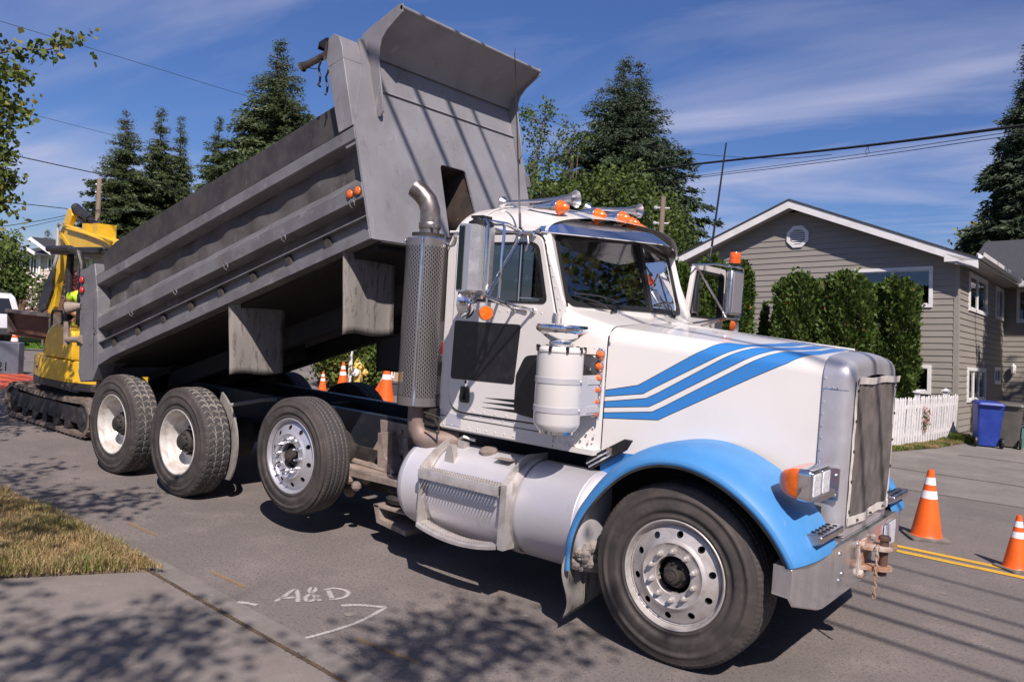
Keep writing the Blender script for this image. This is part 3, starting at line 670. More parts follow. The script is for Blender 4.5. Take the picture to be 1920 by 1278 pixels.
# cowl: from doors to the hood
P = []
for x in np.linspace(-1.06, -.721, 9):
    f = (x + 1.06) / .339; W = .968 - .114 * f ** 1.5; Z = 2.10 - .112 * f ** .8; rr = .10 + .02 * f
    pts = [(-W, 1.14), (-W, 1.5), (-W, Z - rr)]
    for a in np.linspace(0, math.pi / 2, 8)[1:]: pts.append((-W + rr - rr * math.cos(a), Z - rr + rr * math.sin(a)))
    for t in np.linspace(0, 1, 7)[1:]: pts.append(((-W + rr) * (1 - t), Z + .04 * math.sin(t * math.pi / 2)))
    P.append([(x, a, b) for a, b in pts + [(-a, b) for a, b in pts[-2::-1]]])
m.grid(P)
# windshield posts, header
BW = dict(cb=(-.885, 0, 2.115), ct=(-1.03, 0, 2.655), nb=(-1.065, -.85, 2.115), nt=(-1.215, -.85, 2.60))
def post(a, b, c_, d, th=.03):
    a, b, c_, d = map(np.array, (a, b, c_, d)); n_ = np.cross(b - a, d - a); n_ /= np.linalg.norm(n_); m.loft([[a, b, c_, d], [a - n_ * th, b - n_ * th, c_ - n_ * th, d - n_ * th]])
for s_ in (-1, 1):
    g = lambda p: (p[0], p[1] * -s_, p[2])
    P = []
    for t in np.linspace(0, 1, 6):
        A_ = np.array((-1.04 - .20 * t, -.968 + .0 * t, 2.06 + .55 * t)); B_ = np.array(BW['nb']) * (1 - t) + np.array(BW['nt']) * t; B_[2] = B_[2] - .03 * (1 - t)
        M_ = (A_ + B_) / 2 + np.array([.035, -.02, 0]); P.append([g(A_), g(A_ * .6 + M_ * .4 + np.array([.004, -.004, 0])), g(M_), g(B_ * .6 + M_ * .4), g(B_), g(B_ + np.array([-.05, .01, 0]))])
    m.grid(P)
    a, b = np.array(g(BW['nt'])), np.array(g(BW['ct'])); m.grid([[a + [-.02, 0, -.02], b + [-.02, 0, -.02]], [a + [-.05, 0, .06], b + [-.05, 0, .06]]])
    a, b = np.array(g(BW['nb'])), np.array(g(BW['cb'])); m.grid([[a + [0, 0, .01], b + [0, 0, .01]], [a + [.03, 0, -.10], b + [.03, 0, -.10]]])
cab = part('cab', m, white, ang=40)
# roof
m = B(); P = []
for x in np.linspace(0, 1, 26):
    X = -2.112 + x * .93
    f = (1 - max(0, (.16 - x) / .16) ** 2.2) ; H = .055 + .20 * f ** .6 * (1 - .55 * max(0, (x - .55) / .45) ** 1.8)
    zb = 2.48 + .13 * min(1, x / .10)
    row = []
    for v in np.linspace(-1, 1, 41):
        y = CY * 1.004 * math.sin(v * math.pi / 2); k = (1 - abs(y / (CY * 1.004)) ** 3.2) ** (1 / 2.2)
        xf = X + (.20 * x ** 3) * (1 - (y / CY) ** 2)
        row.append((xf, y, zb + (H + (2.61 - zb) ) * k if x < .1 else zb + H * k))
    P.append(row)
m.grid(P); roof = part('roof', m, white, parent=cab, ang=60)
m = B(); m.tube([(x, -CY - .006, 2.615) for x in np.linspace(-2.09, -1.25, 6)], .011, 6); m.tube([(x, CY + .006, 2.615) for x in np.linspace(-2.09, -1.25, 6)], .011, 6)
m.tube([(-1.80, y, 2.62 + .258 * (1 - abs(y / .975) ** 3.2) ** (1 / 2.2)) for y in np.linspace(-.97, .97, 41)], .005, 5); part('drip_rail', m, white, parent=cab)
# rivets
m = B(); f = -CY - .001
riv = [(x, 1.165) for x in np.arange(-2.05, -1.0, .085)] + [(x, 1.26) for x in np.arange(-2.0, -1.0, .105)] + [(-1.022 - .0, z) for z in np.arange(1.2, 2.0, .09)]
for x, z in riv: m.sphere((x, f, z), .0085, 6, sq=(1, .5, 1))
for z in np.arange(2.08, 2.56, .075): m.sphere((-1.03 - (z - 2.06) * .36, -.972, z), .008, 6, sq=(1, .5, 1))
for i in range(3):
    for j in range(4 + i): m.sphere((-.98 + j * .055 - i * .02, -.96 + (j * .012), 1.17 + i * .045), .009, 6)
for z in np.arange(1.2, 1.9, .1): m.sphere((-.77, -.885, z), .0085, 6)
for x in np.arange(-.98, -.76, .07): m.sphere((x, -.93, 1.835), .0085, 6)
part('rivets', m, white, parent=cab)
m = B(); m.box(-2.09, -1.0, -CY - .002, -CY, 1.224, 1.230); m.box(-1.03, -1.026, -CY - .0015, -CY, 1.14, 2.02); m.prism([(-1.02, 1.79), (-.75, 1.79), (-.75, 1.785), (-1.02, 1.785)], 'xz', -.965, -.90)
part('panel_seam', m, under, parent=cab)
m = B(); m.box(-2.02, -1.87, -CY - .003, -CY, 1.16, 1.25); part('kick_patch', m, mat('grey_patch', (.42, .42, .47), .6), parent=cab)
# door (near side) proud of the cab
dout = roundpoly([(-2.005, 1.275), (-1.075, 1.285), (-1.065, 2.03), (-1.225, 2.585), (-2.005, 2.585)], [.16, .05, .05, .09, .05], 7)
dwin = roundpoly([(-1.955, 2.105), (-1.145, 2.11), (-1.25, 2.53), (-1.955, 2.53)], [.05, .045, .09, .06], 7)
m = B(); m.ringplate(dout, dwin, (-1.55, 2.28), 'xz', -CY - .016, -CY + .01); door = part('door', m, white, bevel=.004, parent=truck)
m = B(); c_ = np.array([-1.55, 1.95])
m.ringplate([tuple(c_ + (np.array(p) - c_) * 1.018) for p in dout], [tuple(c_ + (np.array(p) - c_) * 1.0005) for p in dout], c_, 'xz', -CY - .004, -CY + .005); part('door_seal', m, blackr, parent=door)
wc = np.array([-1.55, 2.3])
m = B(); m.ringplate([tuple(wc + (np.array(p) - wc) * 1.02) for p in dwin], [tuple(wc + (np.array(p) - wc) * .94) for p in dwin], wc, 'xz', -CY - .020, -CY); m.box(-1.415, -1.385, -CY - .012, -CY, 2.11, 2.53)
part('window_frame', m, blackr, parent=door)
m = B(); m.box(-1.398, -1.388, -CY - .018, -CY - .008, 2.11, 2.53); m.box(-1.39, -1.15, -CY - .014, -CY - .01, 2.14, 2.146); part('vent_post', m, chrome, parent=door)
m = B(); m.prism(dwin, 'xz', -CY - .004, -CY - .001); part('door_glass', m, glass, parent=door)
m = B(); m.prism(roundpoly([(-1.99, 1.515), (-1.385, 1.53), (-1.355, 1.955), (-1.98, 1.952)], .025), 'xz', -CY - .0185, -CY - .0155); part('painted_out_panel', m, mat('satin_black', (.010, .010, .012), .35, coat=.2, dirt=[((.035, .033, .035), 9, .5, .75)]), parent=door)
m = B(); m.prism(roundpoly([(-1.37, 1.33), (-1.15, 1.31), (-1.10, 1.45), (-1.10, 1.68), (-1.17, 1.76), (-1.30, 1.74), (-1.37, 1.60)], .07, 6), 'xz', -CY - .0195, -CY - .0155)
for z0, z1, x1 in ((1.408, 1.418, -1.64), (1.374, 1.384, -1.66), (1.338, 1.346, -1.66)): m.prism([(x1, z0 + .0 + (z0 - 1.38) * .0), (-1.30, z1 + .012), (-1.30, z0 - .004)], 'xz', -CY - .0185, -CY - .0155)
[part('black_decal', q, blackp, parent=door) for q in islands(m)]
m = B(); m.prism(roundpoly([(-1.88, 1.35), (-1.79, 1.35), (-1.79, 1.47), (-1.88, 1.47)], .02), 'xz', -CY - .026, -CY - .016); m.prism(roundpoly([(-1.865, 1.37), (-1.835, 1.37), (-1.835, 1.45), (-1.865, 1.45)], .01), 'xz', -CY - .045, -CY - .026); m.lathe([(.012, 0), (.012, .006), (.001, .007)], (-1.835, -CY - .016, 1.505), (0, -1, 0), 10); part('door_handle', m, blackp, parent=door, bevel=.003)
m = B(); m.box(-1.08, -1.05, -CY - .03, -CY, 1.93, 2.05); m.box(-1.08, -1.05, -CY - .03, -CY, 1.35, 1.47); [part('door_hinge', q, alu, parent=door, bevel=.004) for q in islands(m)]
m = B()
for x in np.arange(-1.93, -1.12, .075): m.sphere((x, -CY - .017, 2.045 + .0 * x), .008, 6, sq=(1, .5, 1))
for x in np.arange(-1.75, -1.12, .105): m.sphere((x, -CY - .017, 1.30), .008, 6, sq=(1, .5, 1))
for z in np.arange(1.35, 2.0, .1): m.sphere((-1.088, -CY - .017, z), .008, 6, sq=(1, .5, 1))
part('rivets', m, white, parent=door)
# windshield
def lerp(a, b, t): return np.array(a) * (1 - t) + np.array(b) * t
for s_ in (-1, 1):
    g = lambda p: (p[0], p[1] * -s_ if False else (p[1] if s_ == -1 else -p[1]), p[2])
    q = [np.array(g(BW[k])) for k in ('nb', 'cb', 'ct', 'nt')]; ctr = sum(q) / 4
    # rounded quad
    e1 = (q[1] - q[0]); e1 /= np.linalg.norm(e1); nn = np.cross(e1, q[3] - q[0]); nn /= np.linalg.norm(nn); e2 = np.cross(nn, e1)
    p2 = [((p - q[0]) @ e1, (p - q[0]) @ e2) for p in q]; rp = roundpoly(p2, [.09, .02, .02, .09], 6)
    to3 = lambda p, h: q[0] + e1 * p[0] + e2 * p[1] + nn * h
    sg = 1 if nn[0] > 0 else -1
    m = B(); m.add([to3(p, 0) for p in rp], [tuple(range(len(rp)))]); o = part('windshield', m, glass, parent=cab, recalc=False)
    m = B(); cc = np.mean(np.array(p2), 0)
    def sc_(k): return [cc + (np.array(p) - cc) * np.array(k) for p in rp]
    a_, b_ = sc_((1.025, 1.04)), sc_((.95, .90))
    m.loft([[to3(p, -.012 * sg) for p in a_], [to3(p, .012 * sg) for p in a_], [to3(p, .010 * sg) for p in b_], [to3(p, -.008 * sg) for p in b_]], caps=False); part('windshield_seal', m, blackr, parent=cab)
    m = B(); pv = lerp(BW['nb'], BW['cb'], .50 if s_ == -1 else .35); pv = np.array(g(pv)) + [.035, 0, -.02]
    e = np.array(g(lerp(lerp(BW['nb'], BW['cb'], .06), BW['nt'], .14))) + [.02, 0, 0] if s_ == -1 else np.array(g(lerp(BW['nb'], BW['cb'], .8))) + [.03, 0, .10]
    md = (pv + e) / 2 + [.03, 0, .012]
    m.tube([pv, md, e], [.009, .007, .005], 6); m.sphere(pv, .022, 8); m.tube([pv, pv + [.02, -.08, -.01]], .009, 6)
    bl = (lerp(BW['nb'], BW['cb'], .03), lerp(BW['nb'], BW['cb'], .56)) if s_ == -1 else (lerp(BW['nb'], BW['cb'], .4), lerp(BW['nb'], BW['cb'], .95))
    A1, B1 = np.array(g(bl[0])) + [.022, 0, .085], np.array(g(bl[1])) + [.022, 0, .05]; m.tube([A1, (A1 + B1) / 2 + [.01, 0, .012], B1], .007, 6)
    part('wiper', m, blackp, parent=cab)
m = B(); m.tube([np.array(BW['cb']) + [.012, 0, 0], np.array(BW['ct']) + [.012, 0, 0]], .016, 8); part('windshield_divider', m, blackr, parent=cab)
# interior
m = B()
for y in (-.55, .55):
    m.box(-1.85, -1.38, y - .26, y + .26, 1.55, 1.70); m.box(-1.95, -1.80, y - .25, y + .25, 1.65, 2.28); m.box(-1.93, -1.82, y - .13, y + .13, 2.30, 2.46)
[part('seat', q, seatm, bevel=.04) for q in islands(m)]
m = B(); m.box(-1.35, -1.08, -.90, .90, 1.75, 2.02); m.box(-2.08, -1.0, -.93, .93, 1.17, 1.19); m.box(-1.25, -1.10, -.45, -.1, 2.0, 2.12)
part('dashboard', m, seatm, bevel=.03)
m = B(); c0 = np.array([-1.42, .50, 1.98]); ax = np.array([.7, 0, -.7]); ring = []
u = np.array([0, 1., 0]); v = np.array([.7, 0, .7])
m.tube([c0 + .23 * (math.cos(a) * u + math.sin(a) * v) for a in np.linspace(0, 2 * math.pi, 25)], .014, 6, caps=False)
for a in (0, 2.1, 4.2): m.tube([c0, c0 + .23 * (math.cos(a) * u + math.sin(a) * v)], .010, 5)
m.tube([c0, c0 + [.25, 0, -.3]], .03, 8); part('steering_wheel', m, blackp)
# far door, open
hp = np.array([-1.12, 1.0, 0]); th = R_(86); dx, dy = -math.cos(th), math.sin(th)
def dpt(p, h):
    a = -(p[0] + 1.065); return (hp[0] + dx * a + dy * h, hp[1] + dy * a - dx * h, p[1])
def dring(o_, i_, c_, h0, h1):
    t = MB(); t.ringplate(o_, i_, c_, 'xz', h0, h1); return [dpt((v[0], v[2]), v[1]) for v in t.v], t.f
m = B(); V, F = dring(dout, dwin, (-1.55, 2.28), 0, .04); m.add(V, F); d2 = part('open_door', m, white, bevel=.003)
d2['label'] = 'open driver door'
m = B(); V, F = dring([tuple(wc + (np.array(p) - wc) * 1.02) for p in dwin], [tuple(wc + (np.array(p) - wc) * .94) for p in dwin], wc, -.004, .044); m.add(V, F); part('window_frame', m, blackr, parent=d2)
m = B(); vw_ = [p for p in dwin]; m.add([dpt(p, .02) for p in roundpoly([(-1.39, 2.12), (-1.15, 2.12), (-1.25, 2.52), (-1.39, 2.52)], .03)], [tuple(range(24))]); part('vent_glass', m, glass, parent=d2, recalc=False)
m = B(); m.box(-1.93, -1.92, .93, .94, 2, 2.01) if False else None
a, b = dpt((-1.39, 2.12), .02), dpt((-1.39, 2.53), .02); m.tube([a, b], .010, 6); part('vent_post', m, blackr, parent=d2)
# far mirror on the door
m = B(); M0 = np.array([-.93, 1.72, 2.36])
m.box(-1.0, -.93, 1.60, 1.84, 2.15, 2.565)
mir2 = part('far_mirror', m, alu, bevel=.02); mir2.name = 'mirror'
m = B(); m.box(-.930, -.922, 1.615, 1.825, 2.17, 2.545); part('mirror_back_panel', m, mat('grey_mirror_back', (.30, .29, .31), .5, .4), parent=mir2, bevel=.004)
def arm(m, pts, r=.010): m.tube(pts, r, 8)
m = B()
arm(m, [(-.96, 1.58, 2.60), (-.96, 1.88, 2.60), (-.96, 1.90, 2.57), (-.96, 1.90, 2.15), (-.96, 1.88, 2.12), (-.96, 1.58, 2.12)], .011)
arm(m, [dpt((-1.12, 2.56), .05), (-1.02, 1.45, 2.60), (-.96, 1.62, 2.59)]); arm(m, [dpt((-1.20, 2.56), .05), (-.96, 1.60, 2.12)]); arm(m, [dpt((-1.10, 2.04), .05), (-1.0, 1.4, 2.09), (-.96, 1.62, 2.12)])
arm(m, [dpt((-1.40, 2.03), .05), (-.96, 1.66, 2.12)]); part('mirror_arm', m, chrome)
m = B(); m.lathe([(.001, 0), (.06, .01), (.085, .035), (.09, .04)], (-1.0, 1.80, 2.04), (1, 0, 0), 24); part('spot_mirror', m, mat('grey_mirror_shell', (.22, .22, .23), .35, .6))
m = B(); m.lathe([(.001, 0), (.03, .008), (.045, .02), (.048, .035)], (-.88, 1.62, 2.05), (-1, 0, 0), 16); part('mirror_reflector', m, amber)
m = B(); m.lathe([(.055, 0), (.055, .02)], (-.96, 1.69, 2.61), (0, 0, 1), 20, caps=True); bc = part('beacon', m, blackp)
m = B(); m.lathe([(.052, .02), (.052, .06), (.047, .062), (.047, .068), (.050, .07), (.050, .11), (.044, .122), (.001, .125)], (-.96, 1.69, 2.61), (0, 0, 1), 24); part('beacon_lens', m, mat('orange_beacon', (.80, .11, .015), .2, coat=.6), parent=bc, ang=50)
# near mirror
m = B(); sec = roundpoly([(-.09, -.11), (.0, -.115), (.05, -.06), (.055, .0), (.05, .06), (0, .115), (-.09, .11)], .015)
P0 = (-1.46, -1.41)
sec = lambda k: [(-1.47 + .045 * k, -1.50), (-1.40 + .02 * k, -1.45), (-1.375 + .01 * k, -1.36), (-1.40, -1.28), (-1.50, -1.28), (-1.52, -1.50)]
m.loft([[(x, y, 2.15) for x, y in sec(0)], [(x, y, 2.165) for x, y in sec(1)], [(x, y, 2.585) for x, y in sec(1)], [(x, y, 2.60) for x, y in sec(0)]])
mir = part('mirror', m, mat('mirror_shell', (.62, .61, .62), .30, .75, rv=.08, dirt=[((.40, .37, .34), 16, .58, .8)]), ang=25)
m = B(); m.box(-1.527, -1.521, -1.495, -1.285, 2.16, 2.59); m.box(-1.520, -1.475, -1.506, -1.500, 2.165, 2.585); part('mirror_face', m, mat('dark_mirror', (.06, .07, .06), .08, .9), parent=mir)
m = B(); m.lathe([(.085, 0), (.085, .02), (.06, .035), (.055, .05), (.001, .052)], (-1.44, -1.38, 2.60), (0, 0, 1), 24); m.box(-1.49, -1.39, -1.43, -1.33, 2.645, 2.662); part('mirror_cap', m, blackr, parent=mir)
m = B()
arm(m, [(-1.46, -1.25, 2.625), (-1.36, -1.25, 2.625), (-1.345, -1.25, 2.60), (-1.345, -1.26, 2.15), (-1.36, -1.26, 2.12), (-1.50, -1.30, 2.12)], .011)
arm(m, [(-1.37, -1.42, 2.63), (-1.345, -1.42, 2.60), (-1.345, -1.42, 2.15), (-1.37, -1.42, 2.12)], .011)
arm(m, [(-1.40, -1.42, 2.63), (-1.36, -1.2, 2.63), (-1.38, -1.0, 2.595)], .014); arm(m, [(-1.5, -1.3, 2.615), (-1.44, -1.15, 2.59), (-1.34, -1.0, 2.59)], .010); arm(m, [(-1.42, -1.01, 2.60), (-1.28, -1.01, 2.59)], .018)
arm(m, [(-1.38, -1.01, 2.59), (-1.335, -1.40, 2.13)], .0125); arm(m, [(-1.25, -.99, 2.055), (-1.335, -1.40, 2.13)], .011); arm(m, [(-1.42, -.99, 2.06), (-1.345, -1.38, 2.12)], .011)
arm(m, [(-1.42, -.99, 2.06), (-1.30, -1.0, 2.055)], .008); arm(m, [(-1.33, -1.01, 2.59), (-1.31, -1.02, 2.52), (-1.335, -1.01, 2.47)], .008)
for p in ((-1.25, -.995, 2.055), (-1.42, -.995, 2.06), (-1.38, -1.01, 2.60), (-1.28, -1.0, 2.59)): m.sphere(p, .022, 8)
part('mirror_arm', m, chrome)
m = B(); m.lathe([(.001, 0), (.04, .006), (.075, .025), (.098, .05), (.10, .052), (.098, .056), (.001, .050)], (-1.44, -1.42, 2.075), (-1, 0, .0), 28, M=None); part('spot_mirror', m, chrome)
m = B(); m.lathe([(.048, 0), (.048, .012), (.042, .02), (.001, .022)], (-1.335, -1.40, 2.018), (.75, -.66, 0), 20, 0); m.lathe([(.05, -.025), (.052, -.0), (.05, .004)], (-1.335, -1.40, 2.018), (.75, -.66, 0), 20, 1); m.tube([(-1.335, -1.40, 2.065), (-1.335, -1.40, 2.12)], .008, 6, 1); part('mirror_reflector', m, [amber, chrome], ang=50)
# antennas
for base, top in (((-1.38, -1.03, 2.60), (-1.52, -1.05, 3.885)), ((-1.02, 1.28, 2.62), (-.98, 1.36, 3.68))):
    m = B(); base, top = np.array(base), np.array(top); m.tube([lerp(base, top, t) for t in (0, .005, .10, .105, .5, 1)], [.011, .009, .009, .0055, .0045, .003], 6); m.tube([base, base + [0, 0, .03]], .014, 8)
    if base[1] < 0: m.tube([lerp(base, top, .97), top], .009, 8, 1)
    else:
        m.tube([lerp(base, top, t) for t in (.12, 1)], [.010, .007], 6)
    part('antenna', m, [blackp, chrome])
# sun visor: V-shaped polished sheet
m = B(); P = []
for v in np.linspace(-1, 1, 33):
    y = v * 1.0; c_ = 1 - abs(v)
    root = np.array([-1.24 + .17 * c_ ** .8, y * .985, 2.60 + .115 * min(1, c_ * 5) ** .5 + .03 * c_]); lip = np.array([-1.22 + .44 * (1 - abs(v) ** 1.25), y, 2.605 + .012 * c_])
    if abs(v) > .97: root = lip + [-.05, 0, .03]
    mid = (root + lip) / 2 + [.015, 0, .02]; P.append([root, mid, lip, lip + [-.006, 0, -.006], mid + [-.01, 0, -.012], root + [0, 0, -.01]])
m.grid(P); vis = part('sun_visor', m, mat('visor_chrome', (.74, .74, .78), .06, 1, dirt=[((.5, .48, .46), 8, .62, .9)]), ang=40)
# roof marker lamps
for y, pa, pb in ((-.80, 1060, 389), (-.40, 1130, 404), (0, 1175, 409), (.36, 1193, 419), (.72, 1208, 431)):
    x, _, z = px(pa, pb, 1, y); x -= .0
    m = B(); m.lathe([(.001, -.28), (.016, -.26), (.040, -.16), (.053, -.06), (.056, 0), (.050, .004)], (x - .055, y, z), (1, 0, -.04), 20); m.box(x - .20, x - .10, y - .02, y + .02, z - .10, z - .04); k = part('marker_lamp', m, chrome, ang=60)
    m = B(); m.lathe([(.053, 0), (.055, .018), (.048, .026), (.040, .045), (.024, .075), (.001, .092)], (x - .055, y, z), (1, 0, -.04), 20); part('marker_lens', m, amber, parent=k, ang=60)
# horns
for (x0, y, z0, x1, z1, R0) in ((-1.86, -.60, 2.885, -1.22, 2.888, .062), (-1.55, .12, 2.93, -1.10, 2.90, .055)):
    m = B(); prof = [(.001, -.06), (.045, -.055), (.05, -.04), (.03, -.02), (.014, 0)]; L_ = x1 - x0
    m.lathe(prof + [(.014, .02), (.016, L_ * .4), (.024, L_ * .7), (.034, L_ * .86), (.048, L_ * .95), (R0 + .004, L_), (R0, L_ + .002), (.045, L_ * .955), (.02, L_ * .85), (.001, L_ * .7)], (x0, y, z0), (L_, 0, z1 - z0), 28)
    m.tube([(x0 + .05, y, z0), (x0 + .05, y, z0 - .09)], .012, 6); m.tube([(x1 - .12, y, z1), (x1 - .12, y, z1 - .10)], .012, 6); part('air_horn', m, alu, ang=60)

# ---------------- exhaust stack
SX, SY = -2.29, -1.01; SR = .165; m = B(); nU = 96; zs = np.linspace(1.285, 2.555, 3); P = []; UV = []
a0 = math.atan2(-1, .62)  # seam faces the street
for z in zs: P.append([(SX + SR * math.cos(a0 + t), SY + SR * math.sin(a0 + t), z) for t in np.linspace(-math.pi, math.pi, nU + 1)]); UV += [((t / (2 * math.pi) + .5), (z - 1.285) / 1.27) for t in np.linspace(-math.pi, math.pi, nU + 1)]
m.grid(P); m.uv = UV; shd = part('exhaust_shield', m, perf, recalc=False)
m = B(); m.lathe([(SR - .002, 0), (SR - .012, .012), (.10, .014), (.1, .0)], (SX, SY, 2.555), (0, 0, 1), 48)
m.tube([(SX + (SR + .006) * math.cos(a0), SY + (SR + .006) * math.sin(a0), z) for z in (1.29, 2.555)], .012, 8)
for t in (-1.2, 0, 1.2, 2.5): m.sphere((SX + (SR + .01) * math.cos(a0 + t), SY + (SR + .01) * math.sin(a0 + t), 2.53), .013, 8)
m.tube([(SX + .14, SY + .05, 2.50), (SX + .24, SY + .05, 2.52), (SX + .26, SY + .03, 2.58)], .016, 8); m.tube([(SX + .10, SY + .1, 2.57), (SX + .24, SY + .06, 2.60)], .012, 8)
part('shield_trim', m, chrome, parent=shd)
m = B(); m.tube([(SX, SY, 1.30), (SX, SY, 2.6)], .125, 24); part('muffler', m, mat('muffler_dark', (.03, .026, .022), .7, .2))
m = B(); pth = [(SX + .01, SY, 2.55), (SX + .01, SY, 2.70), (SX + .01, SY - .005, 2.78), (SX - .012, SY - .02, 2.85), (SX - .055, SY - .045, 2.905), (SX - .105, SY - .07, 2.945)]
rr = [.078, .078, .078, .077, .075, .073]
T = np.gradient(np.array(pth), axis=0)
m.tube(pth, rr, 28, caps=False); m.tube(pth[::-1], [r - .004 for r in rr[::-1]], 28, 1, caps=False)
m.lathe([(.082, 0), (.086, .008), (.086, .045), (.082, .05)], (SX + .01, SY, 2.635), (0, 0, 1), 28); m.tube([(SX + .08, SY - .05, 2.64), (SX + .12, SY - .07, 2.64)], .012, 6)
tip = part('stack_pipe', m, [pipe, soot_and_recess_shade], ang=60)
m = B(); pth = [(SX + .0, SY, 1.30), (SX, SY, 1.17), (SX + .01, SY + .0, 1.10), (SX + .05, SY + .01, 1.045), (SX + .12, SY + .03, 1.02), (SX + .25, SY + .10, 1.03), (SX + .32, SY + .15, 1.04)]
m.tube(pth, [.075, .075, .078, .08, .08, .076, .074], 24); part('exhaust_elbow', m, elbow, ang=60)
m = B(); m.box(SX + .10, SX + .20, SY - .02, SY + .10, 1.14, 1.27); m.tube([(SX + .12, SY - .05, 1.24), (SX + .28, SY - .05, 1.22), (SX + .28, SY - .05, 1.10), (SX + .14, SY - .05, 1.12)], .008, 6); part('exhaust_bracket', m, under)

# ---------------- air cleaner
AX, AY = -.86, -1.19
m = B(); m.lathe([(.10, -.03), (.125, -.028), (.145, .0), (.152, .02), (.152, .47), (.158, .478), (.158, .492), (.150, .50), (.145, .51), (.03, .515)], (AX, AY, 1.325), (0, 0, 1), 48); ac = part('air_cleaner', m, white, ang=35)
m = B(); m.lathe([(.001, 0), (.075, .0), (.082, .02), (.078, .035), (.10, .05), (.148, .085), (.168, .10), (.171, .112), (.171, .128), (.166, .14), (.10, .148), (.001, .15)], (AX, AY, 1.835), (0, 0, 1), 48); part('intake_cap', m, chrome, parent=ac, ang=40)
m = B()
for z in (1.415, 1.60): m.lathe([(.1525, 0), (.156, .002), (.156, .038), (.1525, .04)], (AX, AY, z), (0, 0, 1), 48)
for z in (1.435, 1.62): m.box(AX + .05, AX + .15, AY + .12, AY + .26, z - .02, z + .02); m.sphere((AX + .155, AY + .02, z), .012, 8)
m.box(AX + .135, AX + .145, AY + .02, AY + .25, 1.40, 1.66); part('strap', m, mat('satin_strap', (.55, .54, .55), .45, .35), parent=ac)
m = B()
for k in range(9):
    a = k * 2 * math.pi / 9; m.box(AX + .156 * math.cos(a) - .008, AX + .156 * math.cos(a) + .008, AY + .156 * math.sin(a) - .008, AY + .156 * math.sin(a) + .008, 1.80, 1.84)
[part('clamp', q, blackp, parent=ac) for q in islands(m)]
m = B(); m.lathe([(.10, 0), (.10, .012), (.09, .018), (.001, .02)], (AX, AY, 1.29), (0, 0, -1), 32); m.lathe([(.110, .0), (.12, .04)], (AX, AY, 1.275), (0, 0, 1), 32); part('drain_cap', m, chrome, parent=ac)
m = B(); m.lathe([(.115, 0), (.12, .02), (.12, .05), (.11, .06), (.11, .14)], (AX - .0, AY + .10, 1.61), (0, 1, 0), 32, caps=True); part('intake_duct', m, blackr, parent=ac)
# side lamp bar
m = B(); m.prism([(-.765, 1.36), (-.715, 1.36), (-.70, 1.83), (-.75, 1.84)], 'xz', -.918, -.905); lb = part('lamp_bar', m, shella, bevel=.002)
for k in range(6):
    z = 1.795 - k * .078; x = -.725 - k * .0035
    m = B(); m.lathe([(.034, 0), (.036, .008), (.028, .012)], (x, -.918, z), (0, -1, 0), 18); part('lamp_rim', m, chrome, parent=lb)
    m = B(); m.lathe([(.027, .006), (.026, .022), (.017, .052), (.001, .070)], (x, -.918, z), (.25, -1, 0), 14); part('marker_lens', m, amber, parent=lb, ang=60)

